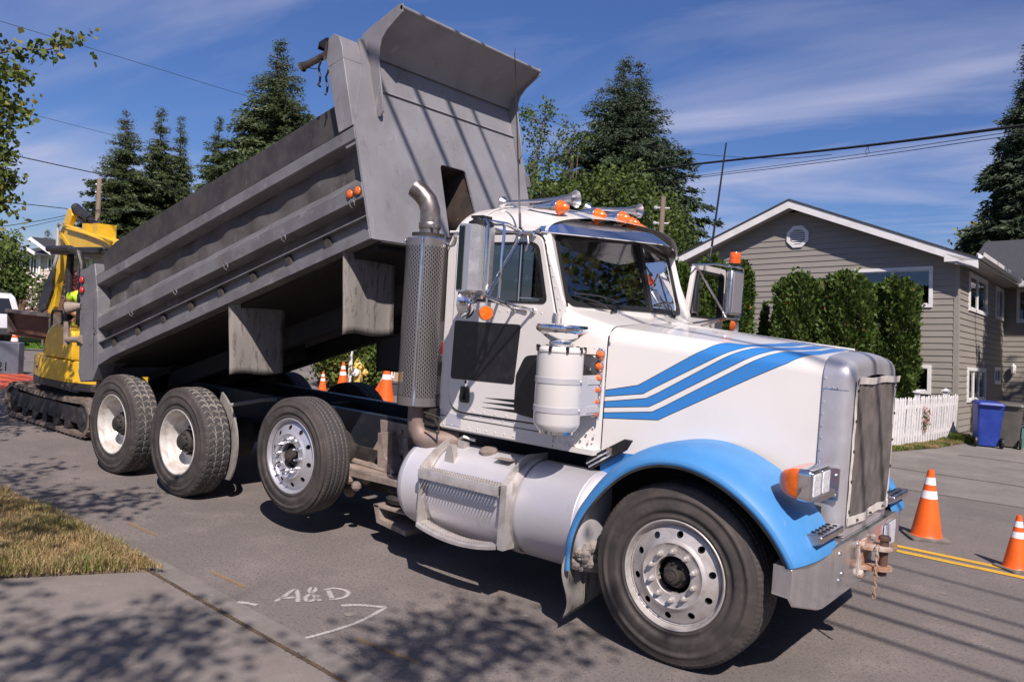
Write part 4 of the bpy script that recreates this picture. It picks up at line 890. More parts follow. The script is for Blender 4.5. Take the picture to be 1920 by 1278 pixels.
# ---------------- fuel tanks with steps
for s_ in (-1, 1):
    ty, tz_, tr = s_ * .86, .68, .335; x0, x1 = -2.33, -.60
    m = B(); n_ = 64
    prof = [(.001, 0), (tr * .55, -.002), (tr * .8, .006), (tr * .93, .025), (tr * .985, .055), (tr, .085), (tr, .09), (tr + .003, .094), (tr, .10), (tr, x1 - x0 - .10), (tr + .003, x1 - x0 - .094), (tr, x1 - x0 - .09), (tr, x1 - x0 - .085), (tr * .985, x1 - x0 - .055), (tr * .93, x1 - x0 - .025), (tr * .8, x1 - x0 - .006), (tr * .55, x1 - x0 + .002), (.001, x1 - x0)]
    m.lathe(prof, (x0, ty, tz_), (1, 0, 0), n_); tk = part('fuel_tank', m, alut, ang=60)
    yo = s_ * 1.30
    def yy_(a): return s_ * a
    for xa in (-1.99, -1.23):
        m = B(); po = [(yy_(1.27), .88)]; arc = [(yy_(.86 + .345 * math.sin(t)), .68 + .345 * math.cos(t)) for t in np.linspace(-.35, 2.15, 18)]
        outl = [(yy_(.74), 1.05), (yy_(.98), 1.055), (yy_(1.13), .98), (yy_(1.25), .88), (yy_(1.255), .46), (yy_(1.235), .44), (yy_(1.16), .44)]
        poly = outl + arc[::-1]
        hw_ = .035 if xa > -1.5 else .006
        m.prism(poly, 'yz', xa - .006, xa + .006)
        # broad strap over the tank
        P = [[(xa + q, yy_(.86 + .346 * math.sin(t)), .68 + .346 * math.cos(t)) for t in np.linspace(-.5, 2.6, 26)] for q in ((-.01, .07) if xa > -1.5 else (-.03, .03))]
        m.grid(P)
        if xa > -1.5:
            for yy, zz in ((1.17, .90), (1.08, .96), (1.215, .46), (1.225, .50)): m.lathe([(.011, 0), (.011, .004), (.001, .004)], (xa + .007, s_ * yy, zz), (1, 0, 0), 8)
            m.prism([(yy_(1.13), .44), (yy_(1.255), .44), (yy_(1.255), .88), (yy_(1.20), .92)], 'yz', xa, xa + .05)
        part('step_bracket', m, alud, parent=tk)
    for zz, bow in ((.855, 0), (.47, .05)):
        m = B(); xs = np.linspace(-1.985, -1.235, 12)
        zc = lambda x: zz - bow * (1 - ((x + 1.61) / .375) ** 2)
        if bow == 0:
            m.grid([[(x, s_ * y, z + zc(x) - zz) for x in xs] for y, z in ((1.17, zz + .012), (1.275, zz + .012), (1.28, zz), (1.28, zz - .055), (1.27, zz - .06), (1.27, zz), (1.17, zz))])
        else:
            m.grid([[(x, s_ * y, zc(x) + z) for x in xs] for y, z in ((1.15, .0), (1.265, .0), (1.27, -.008), (1.27, -.03), (1.262, -.03), (1.26, -.01), (1.15, -.01))])
        st = part('step', m, alud, parent=tk)
        for y0 in ((1.15, 1.24) if bow else (1.18, 1.25)):
            m = B()
            for k in range(30):
                x = -1.97 + k * .0248; z = zc(x)
                a = (x, s_ * y0, z + .012 + (.0 if bow == 0 else -.012)); b = (x + .020, s_ * y0, a[2]); c_ = (x + .014, s_ * (y0 + .012), a[2] + .012)
                m.add([a, b, c_, (a[0], a[1], a[2] - .004), (b[0], b[1], b[2] - .004)], [(0, 1, 2), (0, 3, 2), (1, 4, 2), (3, 4, 2), (0, 1, 4, 3)])
            part('tread_teeth', m, mat('galvanised', (.55, .54, .53), .4, .7) if 'galvanised' not in bpy.data.materials else bpy.data.materials['galvanised'], parent=tk)
        if bow == 0:
            m = B()
            for k in range(25):
                x = -1.95 + k * .029; a = (x, s_ * 1.255, .798); b = (x + .013, s_ * 1.255, .798); t_ = (x - .022, s_ * 1.275, .715)
                m.add([a, b, t_, (x, s_ * 1.245, .798), (x + .013, s_ * 1.245, .798)], [(0, 1, 2), (3, 2, 0), (1, 4, 2), (3, 4, 2)])
            part('serrated_strip', m, bpy.data.materials['galvanised'], parent=tk)
    m = B(); m.lathe([(.065, 0), (.068, .01), (.068, .03), (.05, .04), (.001, .042)], (-1.62, s_ * .93, 1.00), (0, s_ * .25, 1), 20); m.prism([(-1.46, 1.0), (-1.32, 1.0), (-1.32, 1.003), (-1.46, 1.003)], 'xz', min(s_ * .98, s_ * 1.06), max(s_ * .98, s_ * 1.06)); [part('filler_cap' if k == 0 else 'tank_label', q, dusty, parent=tk) for k, q in enumerate(islands(m))]
    m = B(); m.prism([(-1.90, 1.0), (-1.84, 1.0), (-1.83, 1.05), (-1.90, 1.06)], 'xz', min(s_ * .9, s_ * .96), max(s_ * .9, s_ * .96)); m.tube([(-1.92, s_ * .92, 1.06), (-1.85, s_ * .95, 1.09), (-1.78, s_ * .9, 1.07)], .012, 6); m.prism([(-1.90, .90), (-1.80, .90), (-1.83, 1.04), (-1.88, 1.04)], 'xz', min(s_ * 1.05, s_ * 1.10), max(s_ * 1.05, s_ * 1.10)); [part('hose_bracket', q, alud, parent=tk) for q in islands(m)]
# ---------------- raised dump body (u along the body, y across, w up from its floor)
TI = R_(16.7); ct, st_ = math.cos(TI), math.sin(TI)
BM = Matrix(((ct, 0, -st_, -7.343), (0, 1, 0, 0), (st_, 0, ct, 1.05), (0, 0, 0, 1)))
def bpart(name, mb, mats, parent=None, **k):
    t = B(); t.add(mb.v, mb.f, 0, BM); t.m = list(mb.m); t.uv = mb.uv; return part(name, t, mats, parent, **k)
YN, YF = -1.10, 1.00      # side sheets
def dent(u, w):
    return .012 * math.sin(u * 5.1 + 1.3 * math.sin(w * 7)) * math.sin(w * 9 + u) + .008 * math.sin(u * 13.7 + w * 4)
m = MB()
us = np.linspace(.12, 4.85, 150)
for Y, sg in ((YN, 1), (YF, -1)):
    ws = np.concatenate([np.linspace(.09, .30, 4), np.linspace(.33, .62, 6), np.linspace(.66, 1.05, 10)])
    m.grid([[(u, Y + sg * (dent(u, w_) if .31 < w_ < 1.0 else 0), w_) for w_ in ws] for u in us])
m.box(.0, 4.86, YN, YF, .088, .098)                       # floor
body = bpart('dump_body', m, steeld, ang=40)
m = MB()
m.box(.05, 4.80, -1.09, .98, .05, .086)
for y in (-.45, .45): m.box(-.05, 4.75, y - .05, y + .05, -.28, -.095)
m.box(.6, 2.2, -.12, .12, -.3, -.1); m.prism([(.0, -.02), (.5, -.02), (.30, -.42), (-.1, -.42)], 'xz', -.5, .5)
bpart('under_frame', m, mat('dark_underside', (.012, .011, .010), .8), body)  # whole under frame in one near-black colour
for Y, s_ in ((-1.22, -1), (1.12, 1)):
    i_ = YN if s_ < 0 else YF
    # top rail: boxed, slanted underside
    m = MB(); sec = [(i_, 1.065), (Y + s_ * -.02, 1.05), (Y, 1.035), (Y, .94), (Y - s_ * .01, .93), (i_, .905)]
    m.loft([[(u, y, w_) for y, w_ in sec] for u in (.30, 4.86)]); bpart('top_rail', m, sider, body, bevel=.003)
    m = MB(); m.box(.30, 4.80, min(Y, Y - s_ * .01), max(Y, Y - s_ * .01), 1.036, 1.040); m.box(.32, 4.8, min(i_, i_ + s_ * .05), max(i_, i_ + s_ * .05), 1.062, 1.068); bpart('rail_seam', m, blackr, body)
    # mid rib: broad bulging channel with a mitred front end
    m = MB(); sec = [(i_, .675), (Y, .565), (Y - s_ * -.001, .445), (i_, .425)]
    def rs(u0, k, du=0): return [(u0 + du * (abs(y - i_) / .14), i_ + (y - i_) * k, w_) for y, w_ in sec]
    m.loft([rs(.24, .0), rs(.30, 1.0), rs(1.6, 1.0), rs(3.0, 1.0), rs(4.78, 1), rs(4.855, 1)]); rib = bpart('side_rib', m, sider, body, bevel=.004)
    if s_ < 0:
        for u, w_ in ((4.735, .515), (4.83, .51)):
            c = BM @ Vector((u - .02, Y - .001, w_)); c = (c.x, c.y, c.z)
            m = B(); m.lathe([(.040, 0), (.040, .008), (.036, .010)], c, (0, -1, 0), 20, 1); m.lathe([(.036, .008), (.034, .016), (.02, .022), (.001, .024)], c, (0, -1, 0), 20, 0); part('side_marker', m, [amber, under], rib, ang=60)
    m = MB()
    for u in (.30, 1.13, 2.03, 2.94, 3.83, 4.74):
        h = [(u - .035, i_ + s_ * .09, .425), (u - .035, i_ + s_ * .115, .40), (u - .01, i_ + s_ * .125, .375), (u + .015, i_ + s_ * .12, .385), (u + .02, i_ + s_ * .12, .405)]
        h = [(u - .02, Y + s_ * .0, .455), (u - .022, Y + s_ * .022, .47), (u - .018, Y + s_ * .03, .50), (u + .0, Y + s_ * .028, .515), (u + .02, Y + s_ * .02, .50), (u + .022, Y + s_ * .012, .46)]
        m.tube([(a, b, c_ - .055) for a, b, c_ in h], .006, 6)
    [bpart('tarp_hook', q, chrome, rib) for q in islands(m)]
    # lower sill: ledge, recessed web and slanted gussets
    m = MB(); a, b = min(Y, Y - s_ * .30), max(Y, Y - s_ * .30)
    m.loft([[(u, p, q) for p, q in ((a, lo), (b, lo), (b, hi), (a, hi))] for u, lo, hi in ((0, .02, .155), (.6, .075, .172), (4.86, .10, .178))]); m.box(.05, 4.86, min(i_, Y - s_ * .004), max(i_, Y - s_ * .004), .288, .300); m.box(.05, 4.86, min(i_ + s_ * .05, i_ + s_ * .06), max(i_ + s_ * .05, i_ + s_ * .06), .17, .29)
    m.box(4.40, 4.86, min(i_, Y), max(i_, Y), .2, .30) if False else None
    m.prism([(4.62, .19), (4.86, .19), (4.86, .42), (4.80, .36), (4.70, .30)], 'xz', min(i_, i_ + s_ * .02), max(i_, i_ + s_ * .02))
    for u in [.06 + .532 * k for k in range(9)]:
        m.loft([[(u - .04, i_ + s_ * .07, .296), (u + .04, i_ + s_ * .07, .296), (u + .04, Y, .13), (u - .04, Y, .13)], [(u - .04, i_ + s_ * .075, .30), (u + .04, i_ + s_ * .075, .30), (u + .04, Y + s_ * .001, .132), (u - .04, Y + s_ * .001, .132)]]) if False else None
    bpart('lower_sill', m, sider, body, bevel=.003)
    m = MB()
    for u in [.06 + .532 * k for k in range(9)]:
        m.loft([[(u - .045, Y - s_ * k1, .288), (u + .015, Y - s_ * k1, .288), (u + .075, Y - s_ * k2, .176), (u + .015, Y - s_ * k2, .176)] for k1, k2 in ((.03, .006), (.05, .03))])
    [bpart('gusset', q, under, body) for q in islands(m)]
    # dark side board above the rail
    m = MB(); y0 = i_ + s_ * .02
    m.loft([[(.16, y0, 1.06), (.16, y0, 1.25), (.7, y0, 1.36), (1.2, y0, 1.375), (4.68, y0, 1.36), (4.68, y0, 1.06)], [(.16, y0 - s_ * .04, 1.06), (.16, y0 - s_ * .04, 1.25), (.7, y0 - s_ * .04, 1.36), (1.2, y0 - s_ * .04, 1.375), (4.68, y0 - s_ * .04, 1.36), (4.68, y0 - s_ * .04, 1.06)]])
    bpart('side_board', m, board, body, bevel=.006)
    # rear corner post
    m = MB(); a, b = min(Y + s_ * .005, Y - s_ * .20), max(Y + s_ * .005, Y - s_ * .20)
    m.prism([(-.225, .026), (-.20, -.06), (.10, -.10), (.26, .05), (.40, .80), (.40, 1.19), (.05, 1.20)], 'xz', a, b); post_ = bpart('rear_post', m, sider, body, bevel=.008)
    m = MB(); m.prism([(.155, .02), (.165, .02), (.31, .80), (.30, .80)], 'xz', Y + s_ * .005, Y + s_ * .009); bpart('weld_seam', m, white if False else steeld, post_)
    m = MB()
    for u, w_ in ((.085, 1.08), (.065, .965)):
        m.lathe([(.046, 0), (.046, .012), (.040, .014)], (u, Y + s_ * .005, w_), (0, s_, 0), 20, 1); m.lathe([(.040, .012), (.038, .022), (.02, .03), (.001, .032)], (u, Y + s_ * .005, w_), (0, s_, 0), 20, 0)
    bpart('tail_lamp', m, [redl, under], post_, ang=60)
    m = MB(); m.lathe([(.03, 0), (.06, .10), (.075, .16), (.001, .17)], (-.02, Y, .80), (-.9, s_ * .8, 0), 18); m.box(-.17, -.05, Y - .02, Y + .05, .36, .46); m.tube([(-.05, Y + s_ * .03, .41), (-.34, Y + s_ * .05, .47)], .035, 10); m.tube([(-.36, Y + s_ * .05, .42), (-.30, Y + s_ * .05, .68)], .035, 8)
    bpart('tailgate_latch', m, dusty, post_)
m = MB(); m.prism([(-.18, -.02), (-.10, -.02), (.14, 1.18), (.06, 1.18)], 'xz', -1.0, .92); bpart('tailgate', m, steeld, body)
# bulkhead with hoist opening
m = MB(); bo = [(-1.215, .10), (1.02, .10), (1.02, 1.5), (.96, 1.86), (-1.03, 1.86), (-1.03, 1.62), (-1.215, 1.04)]
hole = roundpoly([(-.285, -.0 + .13), (.175, .13), (.085, .905), (-.255, .905)], [.0, .0, .05, .05])
m.ringplate([(y, w_) for y, w_ in bo], hole, (-.05, .55), 'yz', 4.852, 4.868)
m.box(4.853, 4.871, -.93, .93, 1.435, 1.84); m.prism([(4.868, 1.425), (4.868, 1.45), (4.885, 1.425)], 'xz', -.93, .93)
m.prism([(-1.03, 1.62), (-1.215, 1.04), (-1.215, .10), (-1.19, .10), (-1.0, 1.2), (-.99, 1.62)], 'yz', 4.869, 4.874)
bh = bpart('bulkhead', m, steel, body, ang=25)
m = MB(); m.box(4.35, 4.85, -.30, .19, .10, .93); 
m.f = m.f[:]; 
# open-fronted recess
m = MB(); V = [(4.852, -.285, .1), (4.852, .175, .1), (4.852, .10, .915), (4.852, -.26, .915)]; V2 = [(4.35, -.285, .1), (4.35, .175, .1), (4.35, .10, .915), (4.35, -.26, .915)]
m.add(V + V2, [(0, 1, 5, 4), (1, 2, 6, 5), (2, 3, 7, 6), (3, 0, 4, 7), (4, 5, 6, 7)]); bpart('hoist_recess', m, mat('rusty_recess', (.085, .06, .05), .8, c2=(.05, .04, .035), ns=6), bh, recalc=False)
m = MB()
for k in range(26):
    m.lathe([(.006, 0), (.006, .002), (.001, .003)], (4.869, random.uniform(-1.0, .95), random.uniform(.3, 1.75)), (1, 0, 0), 6)
bpart('rust_spots', m, rust, bh)
# cab shield
m = MB()
sh = [(4.868, 1.36), (4.872, 1.60), (4.89, 1.72), (4.935, 1.80), (5.00, 1.835), (5.29, 1.925), (5.325, 1.935)]
vis_o = [(4.80, 1.88), (4.86, 1.905), (4.95, 1.925), (5.29, 1.965), (5.325, 1.955)]
m.grid([[(u, y, w_) for y in (-.93, .93)] for u, w_ in sh[2:]]); m.grid([[(u, y, w_) for y in (-.93, .93)] for u, w_ in vis_o]); m.tube([(5.318, y, 1.944) for y in (-.945, 0, .945)], .018, 8); m.grid([[(4.80, y, w_) for y in (-.93, .93)] for w_ in (1.70, 1.88)])
csh = bpart('cab_shield', m, steel, body, ang=50)
gp = [(4.790, 1.87), (4.81, 1.925), (4.90, 1.945), (5.29, 1.985), (5.335, 1.965), (5.31, 1.905), (5.10, 1.835), (5.0, 1.80), (4.95, 1.74), (4.915, 1.65), (4.898, 1.50), (4.880, 1.25), (4.862, 1.195), (4.835, 1.172), (4.800, 1.185), (4.790, 1.25), (4.795, 1.5)]
gp = [(u + .075 if w_ < 1.60 else u + .0, w_) for u, w_ in gp]
gp = [(4.81, 1.90), (4.83, 1.94), (4.90, 1.950), (5.29, 1.985), (5.338, 1.968), (5.318, 1.905), (5.12, 1.845), (5.045, 1.80), (5.00, 1.74), (4.978, 1.65), (4.965, 1.50), (4.950, 1.26), (4.938, 1.205), (4.905, 1.178), (4.872, 1.178), (4.868, 1.25), (4.868, 1.6), (4.83, 1.75)]
for y in (-.945, .93): m = MB(); m.prism(gp, 'xz', y, y + .015); bpart('shield_gusset', m, steel, csh, bevel=.003)
# near front corner post and tarp housing
for s_, Y in ((-1, -1.225), (1, 1.06)):
    a, b = min(Y, Y - s_ * .20), max(Y, Y - s_ * .20)
    m = MB(); m.loft([[(4.68, p, 1.05), (4.86, p, 1.05), (4.86, p, 1.63), (4.66, p, 1.63)] for p in (a, b)]); 
    m.loft([[(4.69, p, 1.05), (4.845, p, 1.05), (4.845, p, .9), (4.72, p, .9)] for p in (a + .02, b)])
    cp = bpart('front_post', m, steel, body, bevel=.004)
    m = MB(); hs = [(4.665, 1.63), (4.655, 1.72), (4.672, 1.80), (4.72, 1.86), (4.79, 1.875), (4.845, 1.83), (4.865, 1.73), (4.86, 1.63)]
    m.prism(hs, 'xz', min(Y, Y - s_ * .30), max(Y, Y - s_ * .30)); m.tube([(4.76, -.9, 1.75), (4.76, .85, 1.75)], .09, 12) if s_ < 0 else None
    bpart('tarp_housing', m, steel, cp, bevel=.004)
    if s_ < 0:
        m = MB(); m.tube([(4.66, Y - .0, 1.745), (4.42, Y, 1.77), (4.37, Y, 1.78)], [.03, .03, .034], 12); m.lathe([(.034, 0), (.045, .02), (.001, .02)], (4.37, Y, 1.78), (-1, 0, 0), 14); m.tube([(4.66, Y - .02, 1.70), (4.72, Y - .02, 1.83)], .012, 6)
        bpart('tarp_crank', m, pipe, cp)
        m = MB()
        for x0, z0, n in ((4.60, 1.72, 9), (4.67, 1.60, 8)):
            m.tube([(x0 + .02 * math.sin(k * 1.7) - k * .006, Y - .02 + .012 * math.cos(k * 2.1), z0 - k * .028) for k in range(n)], .009, 6)
        m.tube([(4.4, Y, 1.75), (4.58, Y - .01, 1.65)], .004, 5); m.prism([(4.655, 1.80), (4.60, 1.86), (4.57, 1.84), (4.60, 1.89), (4.70, 1.885)], 'xz', Y, Y + .12)
        bpart('tarp_cord', m, blackr, cp)
# hanging mud flaps
def mflap(name, x, ya, yb, z1, z0, bulge, mt, top_in=0):
    m = B(); P = []
    for i, t in enumerate(np.linspace(0, 1, 12)):
        row = []
        for s in np.linspace(0, 1, 12):
            e = (.012 * math.sin(6 * t) if s in (0.,) else 0)
            row.append((x + bulge * (1 - s) ** 2 * (1 - .3 * t) + .02 * math.sin(s * 4 + t * 2) + .03 * t, ya + (yb - ya) * s + .01 * math.sin(t * 5) * (s - .5), z1 + (z0 - z1) * t + .012 * math.sin(s * 7) * t))
        P.append(row)
    m.grid(P); o = part(name, m, mt); q = o.modifiers.new('s', 'SOLIDIFY'); q.thickness = .012; return o
mflap('mud_flap', -4.60, -1.19, -.60, 2.02, 1.30, -.06, flap); mflap('mud_flap', -4.60, .60, 1.15, 1.95, 1.30, 0, flapd)
mflap('mud_flap', -3.06, -1.19, -.60, 2.50, 1.775, 0, flap); mflap('mud_flap', -3.06, .60, 1.1, 2.45, 1.775, 0, flapd)
m = B(); P = []      # curved rear quarter fender sheets between the tandem wheels
m.tube([(-5.0, -.9, .95), (-4.9, -.6, 1.0), (-4.9, -.4, 1.0)], .02, 6)
m.prism([(-5.418 + .50 * math.cos(R_(d)), .545 + .50 * math.sin(R_(d))) for d in range(-42, 66, 6)] + [(-5.418 + .59 * math.cos(R_(d)), .545 + .59 * math.sin(R_(d))) for d in range(62, -40, -6)], 'xz', -.905, -.885)
o = part('inner_mud_guard', m, flap)
m = B(); m.box(-7.55, -7.42, -1.1, 1.1, .55, .72); m.box(-7.50, -7.40, -1.05, -.72, .62, 1.06); part('rear_bumper', m, flap)
# ================================================================ SETTING
def struct(name, mb, mats, **k):
    o = mb.build(name, mats, **k); o['kind'] = 'structure'; return o
asph = mat('asphalt', (.190, .166, .154), .88, c2=(.146, .130, .122), ns=.5, lo=.35, hi=.65, dirt=[((.225, .197, .182), 1.7, .5, .72), ((.105, .092, .086), .8, .60, .76), ((.085, .075, .071), 45, .53, .64), ((.33, .30, .28), 52, .60, .68)], bump=.5, bs=90, spec=.3)
conc = mat('concrete', (.205, .182, .165), .9, c2=(.165, .146, .132), ns=1.2, lo=.35, hi=.65, dirt=[((.25, .222, .20), 3.1, .52, .75), ((.10, .088, .08), 70, .57, .69), ((.33, .30, .28), 85, .64, .72), ((.09, .075, .065), .9, .60, .9)], bump=.2, bs=150, spec=.3)
aggr = mat('aggregate_driveway', (.20, .185, .17), .95, c2=(.14, .13, .12), ns=70, lo=.45, hi=.55, dirt=[((.33, .31, .29), 90, .60, .68), ((.24, .22, .20), 1.2, .4, .7)], bump=.4, bs=110, spec=.25)
lawn = mat('lawn', (.06, .13, .018), .95, c2=(.10, .17, .03), ns=7, bump=.4, bs=60)
# soil
soil = mat('dry_soil', (.20, .145, .085), .95, c2=(.13, .10, .055), ns=8, bump=.4, bs=50)
m = MB(); m.add([(-400, -250, 0), (300, -250, 0), (300, 500, 0), (-400, 500, 0)], [(0, 1, 2, 3)]); struct('road', m, asph, smooth=False, recalc=False)
def sheet(name, pts, z, mt): m = MB(); m.add([(x, y, z) for x, y in pts], [tuple(range(len(pts)))]); return struct(name, m, mt, smooth=False, recalc=False)
# near side: concrete apron with gutter, joint with debris, grass strip
def slab(name, poly, z0, z1, mt, bev=.01): m = MB(); m.prism(poly, 'xy', z0, z1); return struct(name, m, mt, bevel=bev, smooth=False)
gut = mat('gutter_concrete', (.20, .18, .165), .9, c2=(.16, .145, .13), ns=2, dirt=[((.25, .23, .21), 5, .5, .75), ((.10, .09, .08), 120, .6, .7)], bump=.3, bs=120, spec=.3)
sheet('gutter', [(-14, -2.20), (-3.5, -2.30), (-1.0, -2.45), (2, -2.62), (2, -2.80), (-1.0, -2.62), (-3.35, -2.49), (-14, -2.40)], .004, gut)
m = MB(); m.prism([(-3.42, -2.505), (3, -2.88), (3, -30), (-3.95, -30), (-3.95, -3.36)], 'xy', -.02, .012); struct('driveway_apron', m, conc, smooth=False, bevel=.004)
m = MB()   # gap and debris along the joint
rr = random.Random(3)
P = [(-3.45 + t * 6.4, -2.492 - t * .372) for t in np.linspace(0, 1, 60)]
m.add([(x, y + .012 + rr.uniform(0, .006), .0135) for x, y in P] + [(x, y - .010 - rr.uniform(0, .008), .0135) for x, y in P], [(i, i + 1, 61 + i, 60 + i) for i in range(59)])
for k in range(500):
    t = rr.random(); x, y = -3.45 + t * 6.4, -2.495 - t * .372 + rr.gauss(0, .014); s = rr.uniform(.002, .006); m.add([(x - s, y - s, .014), (x + s, y - s, .014), (x, y + s, .014), (x, y, .014 + s)], [(0, 1, 3), (1, 2, 3), (2, 0, 3)])
j = struct('joint_debris', m, mat('debris', (.10, .065, .04), .95, c2=(.05, .04, .03), ns=40), smooth=False, recalc=False)
m = MB(); m.prism([(-3.42, -2.50), (-3.95, -3.34), (-3.95, -8), (-40, -8), (-40, -2.45), (-5, -2.42)], 'xy', -.02, .045); struct('verge_soil', m, soil, smooth=False, bevel=.03)
# far side of the street
rng = random.Random(5)
sheet('far_sidewalk', [(-1.9, 6.45), (30, 8.1), (30, 60), (-8, 60), (-3.2, 14)], .006, aggr)
m = MB()
for a, b in (((-1.2, 8.3), (30, 9.9)), ((-.5, 11.2), (30, 13.0))):
    m.add([(a[0], a[1], .010), (b[0], b[1], .010), (b[0], b[1] + .03, .010), (a[0], a[1] + .03, .010)], [(0, 1, 2, 3)])
struct('driveway_joint', m, under, smooth=False, recalc=False)
def spanlawn(name, pts, z=.02, mt=lawn): return sheet(name, pts, z, mt)
spanlawn('far_lawn', [(-40, 6.5), (-24, 11.5), (-20.5, 12.4), (-20, 60), (-60, 60)], .02) if False else None
# painted marks
yel = mat('yellow_road_paint', (.62, .36, .035), .7, c2=(.50, .30, .04), ns=12, dirt=[((.16, .14, .12), 40, .60, .75)])
m = MB()
def ln(y0, wd, x0=-2.6, x1=30): m.add([(x0, y0, .005), (x1, y0 - .01 * (x1 - x0) * 0, .005), (x1, y0 + wd, .005), (x0, y0 + wd, .005)], [(0, 1, 2, 3)])
ln(2.88, .10); ln(3.08, .10); struct('centre_line', m, yel, smooth=False, recalc=False)
def sprayed(name, col_, lo=.45, hi=.62, al=.85):
    q = bpy.data.materials.new(name); q.use_nodes = True; nt = q.node_tree; N = nt.nodes; L = nt.links; b = N['Principled BSDF']; b.inputs['Base Color'].default_value = (*col_, 1); b.inputs['Roughness'].default_value = .85
    tc = N.new('ShaderNodeTexCoord'); n = N.new('ShaderNodeTexNoise'); L.new(tc.outputs['Object'], n.inputs[0]); n.inputs['Scale'].default_value = 90; n.inputs['Detail'].default_value = 4; n.inputs['Roughness'].default_value = .7
    uv = N.new('ShaderNodeUVMap'); sp = N.new('ShaderNodeSeparateXYZ'); L.new(uv.outputs[0], sp.inputs[0])
    ab = N.new('ShaderNodeMath'); ab.operation = 'ABSOLUTE'; L.new(sp.outputs[1], ab.inputs[0])
    ed = N.new('ShaderNodeMapRange'); L.new(ab.outputs[0], ed.inputs[0]); ed.inputs[1].default_value = .25; ed.inputs[2].default_value = 1.; ed.inputs[3].default_value = .32; ed.inputs[4].default_value = -.25
    ad = N.new('ShaderNodeMath'); ad.operation = 'ADD'; L.new(n.outputs[0], ad.inputs[0]); L.new(ed.outputs[0], ad.inputs[1])
    r = N.new('ShaderNodeMapRange'); L.new(ad.outputs[0], r.inputs[0]); r.inputs[1].default_value = lo; r.inputs[2].default_value = hi + .12; r.inputs[4].default_value = al
    tr = N.new('ShaderNodeBsdfTransparent'); mx = N.new('ShaderNodeMixShader'); L.new(r.outputs[0], mx.inputs[0]); L.new(tr.outputs[0], mx.inputs[1]); L.new(b.outputs[0], mx.inputs[2]); L.new(mx.outputs[0], N['Material Output'].inputs[0]); return q
def stroke(m, pts, wd, uv, z=.006):
    P = [np.array((*p, 0)) for p in pts]; n = len(P)
    for i, p in enumerate(P):
        t = P[min(i + 1, n - 1)] - P[max(i - 1, 0)]; t /= np.linalg.norm(t) + 1e-9; nn = np.array([-t[1], t[0], 0]) * wd
        m.v += [tuple(p + nn + [0, 0, z]), tuple(p - nn + [0, 0, z])]; uv += [(0, 1), (0, -1)]
    b = len(m.v) - 2 * n
    for i in range(n - 1): m.f.append([b + 2 * i, b + 2 * i + 1, b + 2 * i + 3, b + 2 * i + 2]); m.m.append(0)
def g2(a, b): p = px(a, b, 2, 0); return (p[0], p[1])
def curve(pts, n=8):
    P = np.array(pts, float); out = []
    for i in range(len(P) - 1):
        p0, p1, p2, p3 = P[max(i - 1, 0)], P[i], P[i + 1], P[min(i + 2, len(P) - 1)]
        for t in np.linspace(0, 1, n, endpoint=False): out.append(.5 * ((2 * p1) + (-p0 + p2) * t + (2 * p0 - 5 * p1 + 4 * p2 - p3) * t * t + (-p0 + 3 * p1 - 3 * p2 + p3) * t ** 3))
    out.append(P[-1]); return out
m = MB(); uv = []
Z = lambda L_: [g2(a / 1.745, 860 + b / 1.745) for a, b in L_]
for s_ in ([(900, 468), (925, 455), (950, 436), (968, 430), (974, 445), (974, 470)], [(915, 458), (940, 456), (968, 455)],
           [(1046, 466), (1022, 446), (1012, 432), (1022, 423), (1032, 430), (1018, 442), (1000, 455), (1006, 467), (1028, 462), (1040, 448)],
           [(1072, 429), (1080, 445), (1090, 461)], [(1062, 430), (1090, 425), (1125, 430), (1140, 440), (1128, 453), (1100, 460), (1078, 461)],
           [(1115, 481), (1180, 480), (1262, 487)], [(1262, 487), (1220, 512), (1160, 540), (1080, 566), (1000, 588)], [(778, 470), (810, 474), (840, 480)]):
    thick = .022 if len(s_) > 3 else .026
    stroke(m, curve(Z(s_)), thick * 1.35, uv)
m.uv = uv; o = m.build('spray_paint_marking', sprayed('white_spray_paint', (.55, .52, .50), .50, .72, .72), smooth=False, recalc=False); tag(o, 'white sprayed letters A and D with a bent line on the asphalt by the gutter', 'road marking')
m = MB(); uv = []
for a, b, c_, d in ((395, 1072, 460, 1101), (670, 1198, 785, 1244), (238, 980, 292, 1003)): stroke(m, [g2(a, b), g2((a + c_) / 2, (b + d) / 2), g2(c_, d)], .034, uv)
m.uv = uv; o = m.build('gutter_spray_mark', sprayed('yellow_spray_paint', (.38, .22, .07), .50, .76, .5), smooth=False, recalc=False); tag(o, kind='structure')
# stains on the road
m = MB(); rr = random.Random(9)
for k in range(70):
    x, y = rr.uniform(-8, 4), rr.uniform(-2.2, 5.5); r = rr.uniform(.01, .05); m.add([(x + r * rr.uniform(.6, 1.3) * math.cos(t), y + r * rr.uniform(.5, 1.2) * math.sin(t), .0035) for t in np.linspace(0, 6, 9)], [tuple(range(9))])
struct('road_spots', m, mat('pale_spot', (.22, .19, .165), .9, c2=(.15, .13, .12), ns=30), smooth=False, recalc=False)
